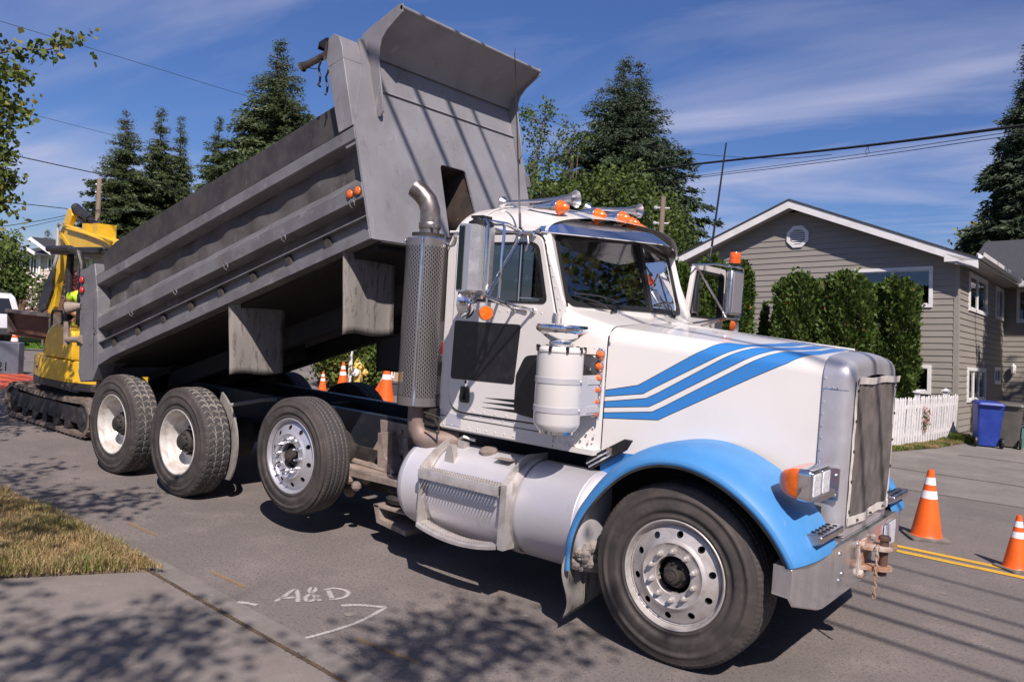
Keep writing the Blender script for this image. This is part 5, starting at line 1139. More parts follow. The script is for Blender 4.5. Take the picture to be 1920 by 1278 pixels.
# ================================================================ VEGETATION
def leafmat(name, c, c2, ns=1.2, rough=.55, tr=.25, c3=None):
    m = bpy.data.materials.new(name); m.use_nodes = True; nt = m.node_tree; N = nt.nodes; L = nt.links; b = N['Principled BSDF']; b.inputs['Roughness'].default_value = rough; b.inputs['Specular IOR Level'].default_value = .35
    tc = N.new('ShaderNodeTexCoord'); n = N.new('ShaderNodeTexNoise'); L.new(tc.outputs['Object'], n.inputs[0]); n.inputs['Scale'].default_value = ns; n.inputs['Detail'].default_value = 8; n.inputs['Roughness'].default_value = .75
    r = N.new('ShaderNodeMapRange'); L.new(n.outputs[0], r.inputs[0]); r.inputs[1].default_value = .35; r.inputs[2].default_value = .65
    x = N.new('ShaderNodeMix'); x.data_type = 'RGBA'; L.new(r.outputs[0], x.inputs[0]); x.inputs[6].default_value = (*c, 1); x.inputs[7].default_value = (*c2, 1); cur = x.outputs[2]
    if c3:
        n2 = N.new('ShaderNodeTexNoise'); L.new(tc.outputs['Object'], n2.inputs[0]); n2.inputs['Scale'].default_value = ns * 1.7; n2.inputs['Detail'].default_value = 3; r2 = N.new('ShaderNodeMapRange'); L.new(n2.outputs[0], r2.inputs[0]); r2.inputs[1].default_value = .66; r2.inputs[2].default_value = .72
        y = N.new('ShaderNodeMix'); y.data_type = 'RGBA'; L.new(r2.outputs[0], y.inputs[0]); L.new(cur, y.inputs[6]); y.inputs[7].default_value = (*c3, 1); cur = y.outputs[2]
    L.new(cur, b.inputs['Base Color'])
    t = N.new('ShaderNodeBsdfTranslucent'); L.new(cur, t.inputs[0]); mx = N.new('ShaderNodeMixShader'); mx.inputs[0].default_value = tr; L.new(b.outputs[0], mx.inputs[1]); L.new(t.outputs[0], mx.inputs[2]); L.new(mx.outputs[0], N['Material Output'].inputs[0]); return m
bark = mat('bark', (.10, .075, .055), .95, c2=(.17, .14, .11), ns=12, bump=.5, bs=40)
needle = leafmat('fir_needles', (.040, .062, .022), (.078, .102, .036), .8, tr=.12)
needle2 = leafmat('spruce_needles', (.034, .055, .032), (.062, .090, .044), .8, tr=.12)
leafg = leafmat('green_leaves', (.070, .115, .018), (.12, .16, .028), .9)
leafd = leafmat('dark_leaves', (.035, .065, .014), (.075, .105, .022), .9)
leafy_ = leafmat('yellowing_leaves', (.16, .17, .03), (.30, .25, .06), 2.2, tr=.35)
cedar = leafmat('cedar_fronds', (.042, .080, .014), (.092, .142, .026), 5.0, tr=.2, c3=(.24, .10, .035))
def rnd_dirs(n, rng): v = rng.normal(size=(n, 3)); return v / np.linalg.norm(v, axis=1)[:, None]
def conifer(base, H, R, label, seed, mt=needle, dens=1., droop=.25, bottom=.06, cat='tree', group='conifers behind the street', top_sharp=.85, tri=.34):
    rng = np.random.default_rng(seed); base = np.array(base, float)
    t = empty('conifer', base, label, cat, group)
    m = MB(base); lean = rng.normal(0, .01, 2)
    m.tube([base + [lean[0] * H * k, lean[1] * H * k, H * k] for k in (0, .3, .6, .97)], [H * .017, H * .012, H * .007, .02], 8)
    V = []; hs = np.sort(1 - (1 - bottom) * rng.random(int(560 * dens)) ** .72); C = []; D = []; S = []
    for k, h in enumerate(hs):
        az = rng.random() * 2 * math.pi; ell = R * (1 - h) ** top_sharp * rng.uniform(.62, 1.10) * (1 + .18 * math.sin(az * 2 + seed) + .1 * math.sin(h * 40 + seed)) + .12
        o = base + np.array([lean[0] * H * h, lean[1] * H * h, H * h]); d = np.array([math.cos(az), math.sin(az), 0])
        n = max(3, int(ell / .16)); s = (np.arange(n) + rng.random(n)) / n
        up = .10 + .35 * h
        P = o + d * (s * ell)[:, None] + np.array([0, 0, 1]) * (up * s * ell - droop * (s ** 1.6) * ell * 1.3 + .22 * droop * ell * np.clip(s - .75, 0, 1))[:, None]
        C.append(P); D.append(np.tile(d, (n, 1))); S.append((.55 + .6 * (1 - s) ** .5) * np.clip(ell / R * 1.6, .30, 1.15))
        if k % 3 == 0: m.tube([o, P[len(P) // 2], P[-1]], [.05, .03, .01], 4)
    C = np.concatenate(C); D = np.concatenate(D); S = np.concatenate(S); rep = 11
    C = np.repeat(C, rep, 0); D = np.repeat(D, rep, 0); S = np.repeat(S, rep); n = len(C)
    side = np.stack([-D[:, 1], D[:, 0], np.zeros(n)], 1) * rng.normal(0, 1, n)[:, None]
    dr = D * rng.uniform(.2, 1, n)[:, None] + side * .8 + np.array([0, 0, -1]) * rng.uniform(-.15, .75, n)[:, None]; dr /= np.linalg.norm(dr, axis=1)[:, None]
    C = C + side * .10 * (H / 14) + rng.normal(0, .07, (n, 3)) * (H / 14)
    L_ = tri * (H / 14) * S * rng.uniform(.6, 1.5, n); wd = L_ * .22
    u = np.cross(dr, rnd_dirs(n, rng)); u /= np.linalg.norm(u, axis=1)[:, None] + 1e-9
    A = C - u * wd[:, None]; Bq = C + u * wd[:, None]; T = C + dr * L_[:, None]
    V = np.stack([A, Bq, T], 1).reshape(-1, 3) - base; F = np.arange(len(V)).reshape(-1, 3)
    big('crown', V, F, mt, parent=t); m.build('trunk', bark, t); return t
def leaves(C, rad, nper, size, rng, asp=.62, flat=0.):
    C = np.asarray(C); n = len(C) * nper; P = np.repeat(C, nper, 0) + rng.normal(size=(n, 3)) * np.repeat(np.broadcast_to(rad, (len(C),)), nper)[:, None] * .55
    d = rnd_dirs(n, rng); d[:, 2] -= .25; d /= np.linalg.norm(d, axis=1)[:, None]; u = np.cross(d, rnd_dirs(n, rng)); u /= np.linalg.norm(u, axis=1)[:, None] + 1e-9
    s = size * rng.uniform(.6, 1.3, n); a = P; b = P + d * (s * .55)[:, None] + u * (s * asp * .5)[:, None]; c_ = P + d * s[:, None]; e = P + d * (s * .55)[:, None] - u * (s * asp * .5)[:, None]
    V = np.stack([a, b, c_, e], 1).reshape(-1, 3); return V, np.arange(len(V)).reshape(-1, 4)
def limb(m, a, b, r0, r1, rng, k=4, wob=.08):
    a, b = np.array(a), np.array(b); L_ = np.linalg.norm(b - a); pts = [a + (b - a) * t + rng.normal(0, wob * L_ * math.sin(t * math.pi) * .6, 3) for t in np.linspace(0, 1, k)]; pts[0] = a; pts[-1] = b
    m.tube(pts, list(np.linspace(r0, r1, k)), 6); return pts
def broadleaf(base, ctr, rad, label, seed, mts, ncl=90, nper=90, size=.12, clr=.5, name='broadleaf_tree', cat='tree', group=None, trunk_r=.14, shell=.55, trunkmat=None, extra=None):
    rng = np.random.default_rng(seed); base = np.array(base, float); ctr = np.array(ctr, float); rad = np.array(rad, float)
    t = empty(name, base, label, cat, group); m = MB(base)
    fork = base + (ctr - base) * .45; limb(m, base, fork, trunk_r, trunk_r * .7, rng)
    D = rnd_dirs(ncl, rng); q = rng.uniform(shell, 1, ncl) ** .6; C = ctr + D * rad * q[:, None] * (1 + .16 * np.sin(D[:, :1] * 5 + seed) + .14 * np.sin(D[:, 2:] * 7))
    if extra is not None: C = np.concatenate([C, np.array(extra)])
    hubs = [fork + (ctr + rnd_dirs(1, rng)[0] * rad * .45 - fork) for _ in range(6)]
    for h in hubs: limb(m, fork, h, trunk_r * .55, trunk_r * .25, rng)
    for c_ in C: h = hubs[int(np.argmin([np.linalg.norm(c_ - h) for h in hubs]))]; limb(m, h, c_, trunk_r * .18, .008, rng)
    V, F = leaves(C, clr, nper, size, rng); mi = np.repeat(rng.integers(0, len(mts), len(C)), nper)
    big('crown', V - base, F, mts, mi, parent=t); m.build('trunk', trunkmat or bark, t); return t
def tree_at(x, y, dep, H=None, **k): p = pxd(x, y, dep); return (p[0], p[1], 0), p[2]
for (x, y, dep, R, lab, sd, ds, mt) in [(235, 205, 52, 4.6, 'leftmost tall conifer of the left group, ragged broad crown behind the utility pole', 1, 1.1, needle),
        (305, 200, 54, 3.7, 'narrow pointed conifer in the middle of the left group', 2, 1.0, needle), (345, 222, 56, 2.9, 'slimmest conifer of the left group, nearest the truck body', 3, .9, needle),
        (530, 72, 46, 6.6, 'tallest dark conifer rising directly behind the raised truck body', 4, 1.5, needle), (418, 222, 50, 3.2, 'short pointed conifer just left of the tallest one behind the truck body', 5, .9, needle),
        (462, 238, 47, 3.8, 'round topped conifer wedged between the short and the tallest one', 8, .9, needle),
        (1165, 103, 42, 6.2, 'left top of the pair of tall spruces behind the truck cab', 6, 1.5, needle2), (1202, 113, 42.5, 6.2, 'right top of the pair of tall spruces behind the truck cab', 7, 1.4, needle2),
        (1942, 70, 38, 3.1, 'dark spruce cut by the right edge of the photo above the grey roof', 9, 1.5, needle2),
        (92, 428, 85, 3.2, 'small far conifer tip above the beige house roof', 10, .6, needle)]:
    b, h = tree_at(x, y, dep); conifer(b, h, R, lab, sd, mt, ds, tri=.34 if sd != 10 else .5)
# lower skirts of the right pair
def ext(pts, dep): return [pxd(a, b, dep) for a, b in pts]
rng0 = np.random.default_rng(77)
def fillc(poly, n, dep, dd, seed):
    """points between two depths whose outline follows the plant in the photo, spread through its depth"""
    r = np.random.default_rng(seed); P = np.array(poly, float); lo, hi = P.min(0), P.max(0); out = []
    while len(out) < n:
        q = r.uniform(lo, hi); c = False; j = len(P) - 1
        for i in range(len(P)):
            if (P[i][1] > q[1]) != (P[j][1] > q[1]) and q[0] < (P[j][0] - P[i][0]) * (q[1] - P[i][1]) / (P[j][1] - P[i][1]) + P[i][0]: c = not c
            j = i
        if c: out.append(pxd(q[0], q[1], dep + r.uniform(-dd, dd)))
    return np.array(out)
def shaped_tree(name, poly, n, dep, dd, base, label, seed, mts, nper, size, clr, cat='tree', group=None, tr_=.1, trunkmat=None):
    rng = np.random.default_rng(seed); C = fillc(poly, n, dep, dd, seed); base = np.array(base, float); t = empty(name, base, label, cat, group); m = MB(base)
    ctr = C.mean(0); fork = base + (ctr - base) * .5; limb(m, base, fork, tr_, tr_ * .7, rng)
    hubs = [C[i] * .6 + ctr * .4 for i in rng.integers(0, len(C), 7)]
    for h in hubs: limb(m, fork, h, tr_ * .5, tr_ * .25, rng)
    for c_ in C: h = hubs[int(np.argmin([np.linalg.norm(c_ - h) for h in hubs]))]; limb(m, h, c_, tr_ * .16, .006, rng)
    V, F = leaves(C, clr, nper, size, rng); mi = np.repeat(rng.integers(0, len(mts), len(C)), nper)
    big('crown', V - base, F, mts, mi, parent=t); m.build('trunk', trunkmat or bark, t); return t
def gb(x, y, dep): p = pxd(x, y, dep); return (p[0], p[1], 0)
shaped_tree('broadleaf_tree', [(975, 205), (985, 190), (1005, 200), (1045, 185), (1035, 230), (1018, 260), (1015, 340), (1000, 350), (985, 330), (975, 260)], 30, 30, 1.2, gb(1000, 380, 30), 'open small leaved tree just right of the cab shield, sky showing through', 21, [leafd, leafg], 40, .12, .26, tr_=.07)
shaped_tree('broadleaf_tree', [(1030, 260), (1075, 195), (1080, 230), (1105, 262), (1095, 285), (1070, 300), (1060, 350), (1030, 350), (1020, 300)], 28, 31, 1.2, gb(1050, 380, 31), 'open tree with one long upright shoot, between the cab shield and the spruces', 22, [leafd, leafg], 40, .12, .26, tr_=.07)
shaped_tree('broadleaf_tree', [(990, 372), (1000, 350), (1090, 352), (1120, 342), (1145, 325), (1170, 318), (1195, 325), (1210, 350), (1225, 400), (1235, 470), (1000, 450)], 180, 27, 1.6, gb(1100, 480, 27), 'bushy yellow green tree behind the cab roof lamps', 23, [leafd, leafg, leafd, leafd], 90, .15, .5, tr_=.15)
shaped_tree('broadleaf_tree', [(1215, 400), (1250, 380), (1275, 410), (1290, 450), (1300, 500), (1230, 520), (1210, 450)], 60, 33, 1.6, gb(1260, 560, 33), 'dark green tree filling the gap between the cab and the grey house', 24, [leafd, leafd, leafg], 90, .15, .6, tr_=.15)
shaped_tree('maple', [(1812, 445), (1830, 425), (1860, 422), (1872, 445), (1868, 475), (1808, 478)], 40, 45, 1.5, gb(1840, 560, 45), 'small yellowing maple over the grey house roof beside the dark spruce', 25, [leafy_, leafg, leafy_], 60, .22, .55, tr_=.1)
shaped_tree('broadleaf_tree', [(-60, 490), (-20, 470), (10, 455), (30, 450), (40, 470), (40, 505), (62, 535), (62, 550), (40, 556), (-60, 560)], 100, 27, 1.2, gb(25, 660, 27), 'dense dark green garden tree in front of the beige house at the left edge', 26, [leafd, leafg, leafd], 90, .14, .36, tr_=.14)
shaped_tree('flowering_bush', [(72, 530), (90, 530), (95, 552), (85, 565), (60, 565)], 34, 26, .5, gb(80, 640, 26), 'loose shrub with pale blossoms behind the white car', 27, [leafd, leafg, mat('pale_blossom', (.75, .62, .58), .6)], 60, .11, .26, cat='bush', tr_=.04)
shaped_tree('red_shrub', [(130, 520), (150, 515), (155, 545), (128, 545)], 16, 30, .4, gb(140, 600, 30), 'dark red leaved shrub beside the excavator stick', 28, [mat('dark_red_leaves', (.13, .02, .03), .6)], 60, .10, .25, cat='bush', tr_=.03)
shaped_tree('rhododendron_bush', [(597, 668), (625, 645), (650, 630), (690, 632), (706, 650), (712, 700), (700, 722), (640, 722), (612, 700), (598, 690)], 170, 19.6, .8, gb(655, 745, 19.6), 'long leaved shrub behind the yellow fire hydrant', 29, [leafd, leafg, leafmat('olive_leaves', (.12, .10, .03), (.20, .17, .06), 2)], 60, .12, .22, cat='bush', tr_=.04)
shaped_tree('clipped_bush', [(560, 655), (600, 645), (605, 668), (560, 668)], 30, 30, 1, gb(580, 690, 30), 'low bright bush on the lawn beyond the truck frame', 30, [leafg], 70, .12, .4, cat='bush', tr_=.04)
# birch-like tree whose leafy twigs enter at the upper left, and two trees standing beside the photographer that shade the pavement
def ltw(seed, label, base, fork, twigs, nper, size, mts, tr_=.13, clr=.12):
    rng = np.random.default_rng(seed); base = np.array(base, float); t = empty('street_tree', base, label, 'tree'); m = MB(base); limb(m, base, fork, tr_, tr_ * .7, rng, 5, .03); C = []
    for path in twigs:
        pts = [np.array(fork)] + [np.array(p) for p in path]; r = np.linspace(tr_ * .35, .006, len(pts)); cp = curve3(pts); m.tube(cp, list(np.linspace(tr_ * .35, .005, len(cp))), 6)
        for p in cp[int(len(cp) * .42):]: C += [p + rng.normal(0, .05, 3), p + rng.normal(0, .09, 3)]
    hub_ = [pxd(x_, y_, 9.4) for x_ in (-470, -350, -250, -160) for y_ in (-20, 260)]
    for h_ in hub_: limb(m, fork, np.array(fork) * .45 + h_ * .55, .045, .02, rng, 4)
    for k in range(150):      # the rest of the crown, left of the picture
        c = pxd(rng.uniform(-520, -120), rng.uniform(-120, 420), rng.uniform(8.2, 10.6)); C += [c + rng.normal(0, .22, 3) for _ in range(16)]; h_ = np.array(fork) * .45 + hub_[k % 8] * .55; limb(m, h_, c, .014, .004, rng, 4)
    V, F = leaves(np.array(C), clr, nper, size, rng, asp=.85); mi = np.repeat(rng.integers(0, len(mts), len(C)), nper); big('crown', V - base, F, mts, mi, parent=t); m.build('trunk', bark, t); return t
def curve3(P, n=10):
    P = np.array(P, float); out = []
    for i in range(len(P) - 1):
        p0, p1, p2, p3 = P[max(i - 1, 0)], P[i], P[i + 1], P[min(i + 2, len(P) - 1)]
        for t in np.linspace(0, 1, n, endpoint=False): out.append(.5 * ((2 * p1) + (-p0 + p2) * t + (2 * p0 - 5 * p1 + 4 * p2 - p3) * t * t + (-p0 + 3 * p1 - 3 * p2 + p3) * t ** 3))
    out.append(P[-1]); return out
dt = 9.0
q = lambda a, b, k=0: pxd(a, b, dt + k)
ltw(31, 'street tree at the left edge whose leafy twigs reach into the sky', (-9.2, -4.2, 0), pxd(-260, 330, 8.6), [[q(-80, 140), q(20, 95), q(95, 92), q(136, 66)], [q(-84, 200), q(-14, 130), q(26, 142), q(40, 148)], [q(-84, 150, .3), q(-24, 110, .3), q(-16, 150, .2), q(-10, 180)], [q(-84, 240), q(-19, 190), q(16, 200), q(38, 212)], [q(-74, 270), q(-24, 225), q(1, 240), q(11, 250)], [q(-84, 300), q(-24, 270), q(-4, 278), q(6, 285)],
    [q(-84, 340), q(-24, 310), q(-4, 312), q(22, 318)], [q(-84, 350), q(-24, 335), q(-6, 340), q(28, 345)], [q(-74, 380), q(-24, 360), q(-2, 372), q(16, 395)], [q(-114, 60), q(-64, 40), q(-44, 60), q(-29, 90)], [q(-84, 400), q(-34, 395), (q(-19, 420)), q(-18, 440)], [q(-84, 240, .4), q(-34, 160, .4), q(-19, 200, .3), q(-20, 240)]], 4, .072, [leafg, leafd, leafy_, leafg], tr_=.06, clr=.07)
def shade_tree(seed, label, base, pts, nper=60, size=.10, clr=.42, hmid=4.5):
    rng = np.random.default_rng(seed); base = np.array(base, float); t = empty('street_tree', base, label, 'tree'); m = MB(base); fork = base + [0, 0, hmid]; limb(m, base, fork, .16, .12, rng, 5, .02); C = []
    for g, tt, r in pts:
        c = np.array([g[0], g[1], 0]) + SUN * tt
        for k in range(max(2, int(7 * r))): C.append(c + rng.normal(0, .5 * r, 3) * [1, 1, .5])
        limb(m, fork, c, .05, .015, rng, 5, .05)
    for c_ in C:
        j = C[rng.integers(0, len(C))]; limb(m, np.array(c_), np.array(c_) + rng.normal(0, .3, 3), .006, .003, rng, 3)
    V, F = leaves(np.array(C), clr, nper, size, rng, asp=.8); mi = np.repeat(rng.integers(0, 2, len(C)), nper); big('crown', V - base, F, [leafg, leafd], mi, parent=t); m.build('trunk', bark, t)
shade_tree(41, 'shade tree beside the photographer, out of the picture', (3.2, -9.5, 0), [((-2.35, -3.15), 8.5, .40), ((-2.1, -3.3), 8.4, .4), ((-2.6, -3.5), 8.6, .3), ((-2.0, -2.85), 8.3, .3), ((-3.3, -3.6), 8.8, .4), ((-2.3, -3.8), 8.4, .5), ((-2.45, -2.75), 8.2, .16), ((-1.9, -3.6), 8.2, .4),
    ((-1.33, -1.35), 8.6, .24), ((-1.25, -1.65), 8.6, .28), ((-1.05, -1.85), 8.5, .2), ((-1.15, -2.05), 8.5, .2), ((-.72, -1.30), 8.6, .22), ((-.80, -1.6), 8.6, .18), ((-1.25, -2.2), 8.3, .12)], hmid=4.4, nper=46, clr=.34)
shade_tree(42, 'second shade tree left of the photographer, out of the picture', (-3.5, -7.5, 0), [((-6.1, -2.0), 7.4, .35), ((-5.8, -2.3), 7.3, .4), ((-6.5, -2.1), 7.4, .4), ((-5.5, -1.75), 7.2, .18), ((-6.9, -2.4), 7.4, .4), ((-5.2, -2.5), 7.2, .3), ((-5.5, -1.55), 7.4, .12), ((-7.3, -1.9), 7.2, .3), ((-4.9, -2.75), 7.0, .16)], hmid=3.8, nper=46, clr=.36)
# trees down the street, mirrored in the windshield and chrome
for k, (x, y, h) in enumerate([(14, -6, 7), (19, -2, 9), (24, 4, 10), (17, -12, 8), (30, -7, 10)]):
    broadleaf((x, y - 2, 0), (x, y - 2, h * .6), (3.2, 3.2, h * .42), 'leafy tree farther down the street, number %s from the truck' % ['one', 'two', 'three', 'four', 'five'][k], 50 + k, [leafg, leafd, leafy_], 90, 50, .28, .8, trunk_r=.2)
# cedar hedge
def cedar_bush(x0, x1, ytop, dep, label, seed, ybot=760, dens=1., group='clipped cedars along the grey house', rmul=1.):
    a, b = pxd(x0, ytop, dep), pxd(x1, ytop, dep); c = (a + b) / 2; r = np.linalg.norm(b - a) / 2 * rmul * .90; H = c[2]; base = np.array([c[0], c[1], 0]); rng = np.random.default_rng(seed)
    t = empty('cedar_bush', base, label, 'bush', group); n = int(17000 * dens * max(.3, H / 3.2 * r / .55)); az = rng.random(n) * 2 * math.pi; h = rng.random(n); top = np.clip((1 - h) / .07, 0, 1) ** .5
    lump = 1 + .10 * np.sin(az * 3 + seed + h * 5) + .09 * np.sin(az * 7 + h * 17) + .08 * np.sin(h * 31 + az * 5) + (rng.random(n) < .06) * rng.uniform(0, .16, n)
    rr = r * (.84 + .18 * np.sin(np.clip(h * 1.05, 0, 1) * math.pi * .8)) * top * lump * rng.uniform(.80, 1.04, n)
    if dens < .5: rr = r * (1 - h) ** .7 * lump * rng.uniform(.7, 1.1, n)
    P = np.stack([rr * np.cos(az), rr * np.sin(az), h * (H + .10 * np.sin(az * 5 + seed) * np.cos(az * 3) + .06 * np.sin(az * 13)) + (rng.random(n) < .05) * rng.uniform(0, .12, n)], 1)
    d = np.stack([np.cos(az) * .55, np.sin(az) * .55, np.full(n, .75)], 1) + rng.normal(0, .38, (n, 3)); d /= np.linalg.norm(d, axis=1)[:, None]
    u = np.cross(d, rnd_dirs(n, rng)); u /= np.linalg.norm(u, axis=1)[:, None]; s = rng.uniform(.05, .13, n)
    V = np.stack([P - u * (s * .12)[:, None], P + d * (s * .5)[:, None] - u * (s * .34)[:, None], P + d * s[:, None], P + d * (s * .5)[:, None] + u * (s * .34)[:, None]], 1).reshape(-1, 3)
    big('foliage', V, np.arange(len(V)).reshape(-1, 4), cedar, parent=t)
    m = MB(base); m.tube([base, base + [0, 0, H * .9]], [.05, .02], 6)
    # inner twig mass so that the bush is not see-through
    for k in range(int(160 * dens)):
        a_, h_ = rng.random() * 6.28, rng.random() * .86 * H; rr_ = r * .72 * (1 if dens > .5 else (1 - h_ / H)); m.tube([base + [0, 0, h_], base + [rr_ * math.cos(a_), rr_ * math.sin(a_), h_ + .14]], [.02, .006], 4)
    m.build('stem', bark, t)
cedar_bush(1458, 1544, 522, 16.9, 'leftmost of the three big clipped cedars, brown patches on its side', 61)
cedar_bush(1542, 1640, 519, 16.5, 'middle of the three big clipped cedars by the house wall', 62)
cedar_bush(1644, 1728, 531, 17.2, 'rightmost of the three big clipped cedars, next to the picket fence', 63)
cedar_bush(1418, 1452, 578, 17.6, 'small pointed cedar left of the big clipped ones', 64, dens=.45); cedar_bush(1440, 1466, 588, 17.9, 'smallest pointed cedar, tight against the big clipped ones', 65, dens=.45)
cedar_bush(1368, 1412, 500, 17.5, 'narrow tall cedar behind the passenger mirror', 66, rmul=1.1); cedar_bush(1300, 1372, 490, 17.8, 'wide cedar seen through the open truck door window', 67); cedar_bush(1235, 1305, 500, 18.2, 'cedar partly hidden by the open truck door', 68)
# grass of the verge: dry straw and green blades
grassm = [leafmat('dry_grass', (.36, .25, .11), (.50, .37, .20), 6, tr=.3), leafmat('green_grass', (.10, .15, .025), (.19, .22, .05), 5, tr=.3)]
def grass(name, poly, n, hmax, seed, label=None, gm=grassm, z0=.045, pg=.30, wd=.0022, ol=.10):
    r = np.random.default_rng(seed); P = np.array(poly, float); lo, hi = P.min(0), P.max(0); Q = r.uniform(lo, hi, (n * 3, 2)); ins = np.zeros(len(Q), bool); j = len(P) - 1
    for i in range(len(P)):
        c = ((P[i][1] > Q[:, 1]) != (P[j][1] > Q[:, 1])) & (Q[:, 0] < (P[j][0] - P[i][0]) * (Q[:, 1] - P[i][1]) / (P[j][1] - P[i][1] + 1e-12) + P[i][0]); ins ^= c; j = i
    Q = Q[ins][:n]; n = len(Q); cl = .5 + .5 * np.sin(Q[:, 0] * 5.1 + np.sin(Q[:, 1] * 4)) * np.sin(Q[:, 1] * 6.3 + np.sin(Q[:, 0] * 3)); h = hmax * r.uniform(.3, 1, n) * (.5 + .6 * cl)
    az = r.random(n) * 6.283; ln_ = r.uniform(.2, 1.1, n) * h; d = np.stack([np.cos(az), np.sin(az)], 1); w_ = wd * r.uniform(.7, 1.5, n); s = np.stack([-np.sin(az), np.cos(az)], 1)
    B0 = np.concatenate([Q - s * w_[:, None], np.full((n, 1), z0)], 1); B1 = np.concatenate([Q + s * w_[:, None], np.full((n, 1), z0)], 1)
    M1 = np.concatenate([Q + d * (ln_ * .4)[:, None] + s * w_[:, None] * .8, (z0 + h * .6)[:, None]], 1); M0 = np.concatenate([Q + d * (ln_ * .4)[:, None] - s * w_[:, None] * .8, (z0 + h * .6)[:, None]], 1)
    T = np.concatenate([Q + d * ln_[:, None], (z0 + h * .95)[:, None]], 1); T2 = T + np.array([.0008, 0, 0])
    V = np.stack([B0, B1, M1, M0, T2, T], 1).reshape(-1, 3); k = np.arange(n)[:, None] * 6; F = np.concatenate([k + [0, 1, 2, 3], k + [3, 2, 4, 5]], 1).reshape(-1, 4)
    mi = np.repeat((r.random(n) < pg * cl * 1.6).astype(int), 2); o = big(name, V, F, gm, mi); o['kind'] = 'stuff'; return o
grass('verge_grass', [(-3.36, -2.47), (-3.86, -3.33), (-6.5, -3.6), (-8.5, -3.4), (-8.5, -2.50), (-5, -2.44)], 60000, .10, 1)
grass('verge_far_grass', [(-8.5, -2.5), (-20, -2.5), (-20, -5.5), (-4.0, -5.5), (-4.0, -3.45), (-6.5, -3.6), (-8.5, -3.4)], 30000, .09, 4, wd=.004)
grass('verge_edge_grass', [(-3.30, -2.44), (-3.50, -2.60), (-8.5, -2.64), (-8.5, -2.40), (-5, -2.38)], 9000, .10, 2)
grass('verge_back_grass', [(-3.84, -3.26), (-3.92, -3.42), (-9, -3.6), (-9, -3.2)], 5000, .09, 3)
# ================================================================ GREY HOUSE
HO = np.array([-1.0, 14.09, 0.]); h1 = Vector((-.99797, .01818, -.06106)); h3 = Vector((-.06062, .02380, .99788)); h2 = h3.cross(h1) * -1
if h2.y < 0: h2 = -h2
h1n = -h1     # local x runs to the right along the gable wall, y away from the street, z up
HM = Matrix((h1n, h2, h3)).transposed(); HM.normalize()
siding = mat('taupe_siding', (.272, .250, .220), .75, c2=(.242, .223, .196), ns=1.5, dirt=[((.19, .17, .15), 3, .6, .85)], bump=.04, bs=80, stretch=(.4, .4, 3))
trimw = mat('white_trim', (.74, .73, .72), .5, c2=(.66, .65, .64), ns=4)
shingle = mat('dark_shingles', (.035, .036, .042), .9, c2=(.06, .06, .068), ns=30, bump=.4, bs=50)
soff = mat('soffit', (.45, .43, .40), .7)
blind = mat('window_blinds', (.42, .43, .46), .6, stretch=(.01, .01, 14), c2=(.30, .31, .34), ns=6)
dkroom = mat('dark_room', (.012, .013, .016), .9)
hm = Matrix.Translation(Vector(HO)) @ HM.to_4x4()
house = empty('grey_house', HO, 'taupe sided house with a low white trimmed gable at the right of the street', 'house', rot=HM)
def hp_(name, m, mats, parent=None, **k): return m.build(name, mats, parent or house, **k)
def lap(m, x0, x1, z0, z1, holes, topfn=None, y=0, axis='x', ex=.138, th=.020):
    """clapboards: each board a tilted strip, cut around the openings"""
    z = z0
    while z < z1:
        zt = min(z + ex, z1); segs = [(x0, x1)]
        if topfn: a, b = topfn(z + ex * .5); segs = [(max(x0, a), min(x1, b))] if b > a else []
        for hx0, hx1, hz0, hz1 in holes:
            if hz0 < z + ex * .5 < hz1:
                n = []
                for a, b in segs:
                    if b <= hx0 or a >= hx1: n.append((a, b))
                    else:
                        if a < hx0: n.append((a, hx0))
                        if b > hx1: n.append((hx1, b))
                segs = n
        for a, b in segs:
            P = [(a, y - th, z), (b, y - th, z), (b, y - .004, zt + .006), (a, y - .004, zt + .006), (a, y, z), (b, y, z)]
            if axis == 'y': P = [(-q, p, r) if False else (-q if False else (0 - q), p, r) for p, q, r in [(p, q, r) for p, q, r in P]]
            m.add(P, [(0, 1, 2, 3), (0, 4, 5, 1)])
        z += ex
EZ = 3.80; AX_, AZ_ = -3.6, 5.27
gable_h = [(-2.10, -.58, 2.87, 3.70), (-1.35, -.58, .97, 1.52)]
m = MB(); lap(m, -7.15, -.06, .12, 5.2, gable_h, topfn=lambda z: (-7.15, 0) if z < EZ else (AX_ - (AZ_ + .07 - z) / (AZ_ - EZ) * 3.6, AX_ + (AZ_ + .07 - z) / (AZ_ - EZ) * 3.6)); 
m.box(-7.15, -.0, .0, .02, 0, .12); m.add([(-7.15, .03, .1), (0, .03, .1), (0, .03, EZ), (AX_, .03, AZ_), (-7.15, .03, EZ)], [(0, 1, 2, 3, 4)]) if False else None
m.box(-7.2, -7.15, 0, 9, 0, EZ)
hp_('wall', m, siding, smooth=False, recalc=False)
m = MB(); side_h = [(1.08, 3.22, 2.87, 3.66), (4.60, 5.75, 2.90, 3.66), (1.03, 3.18, .80, 1.50), (4.50, 5.40, 1.20, 1.56)]
t_ = MB(); lap(t_, .06, 6.0, .12, EZ, side_h)
m.v = [(-y, x, z) for x, y, z in t_.v]; m.f = t_.f; m.m = t_.m; m.box(-.02, 0, .06, 6, 0, .12); hp_('wall', m, siding, smooth=False, recalc=False)
m = MB(); lap(m, .0, 7, .12, EZ, [(.32, 1.3, 2.87, 3.72)], y=6.0); hp_('wall', m, siding, smooth=False, recalc=False)
m = MB(); m.box(-.09, .022, -.022, .07, 0, EZ); hp_('corner_board', m, siding, bevel=.004)
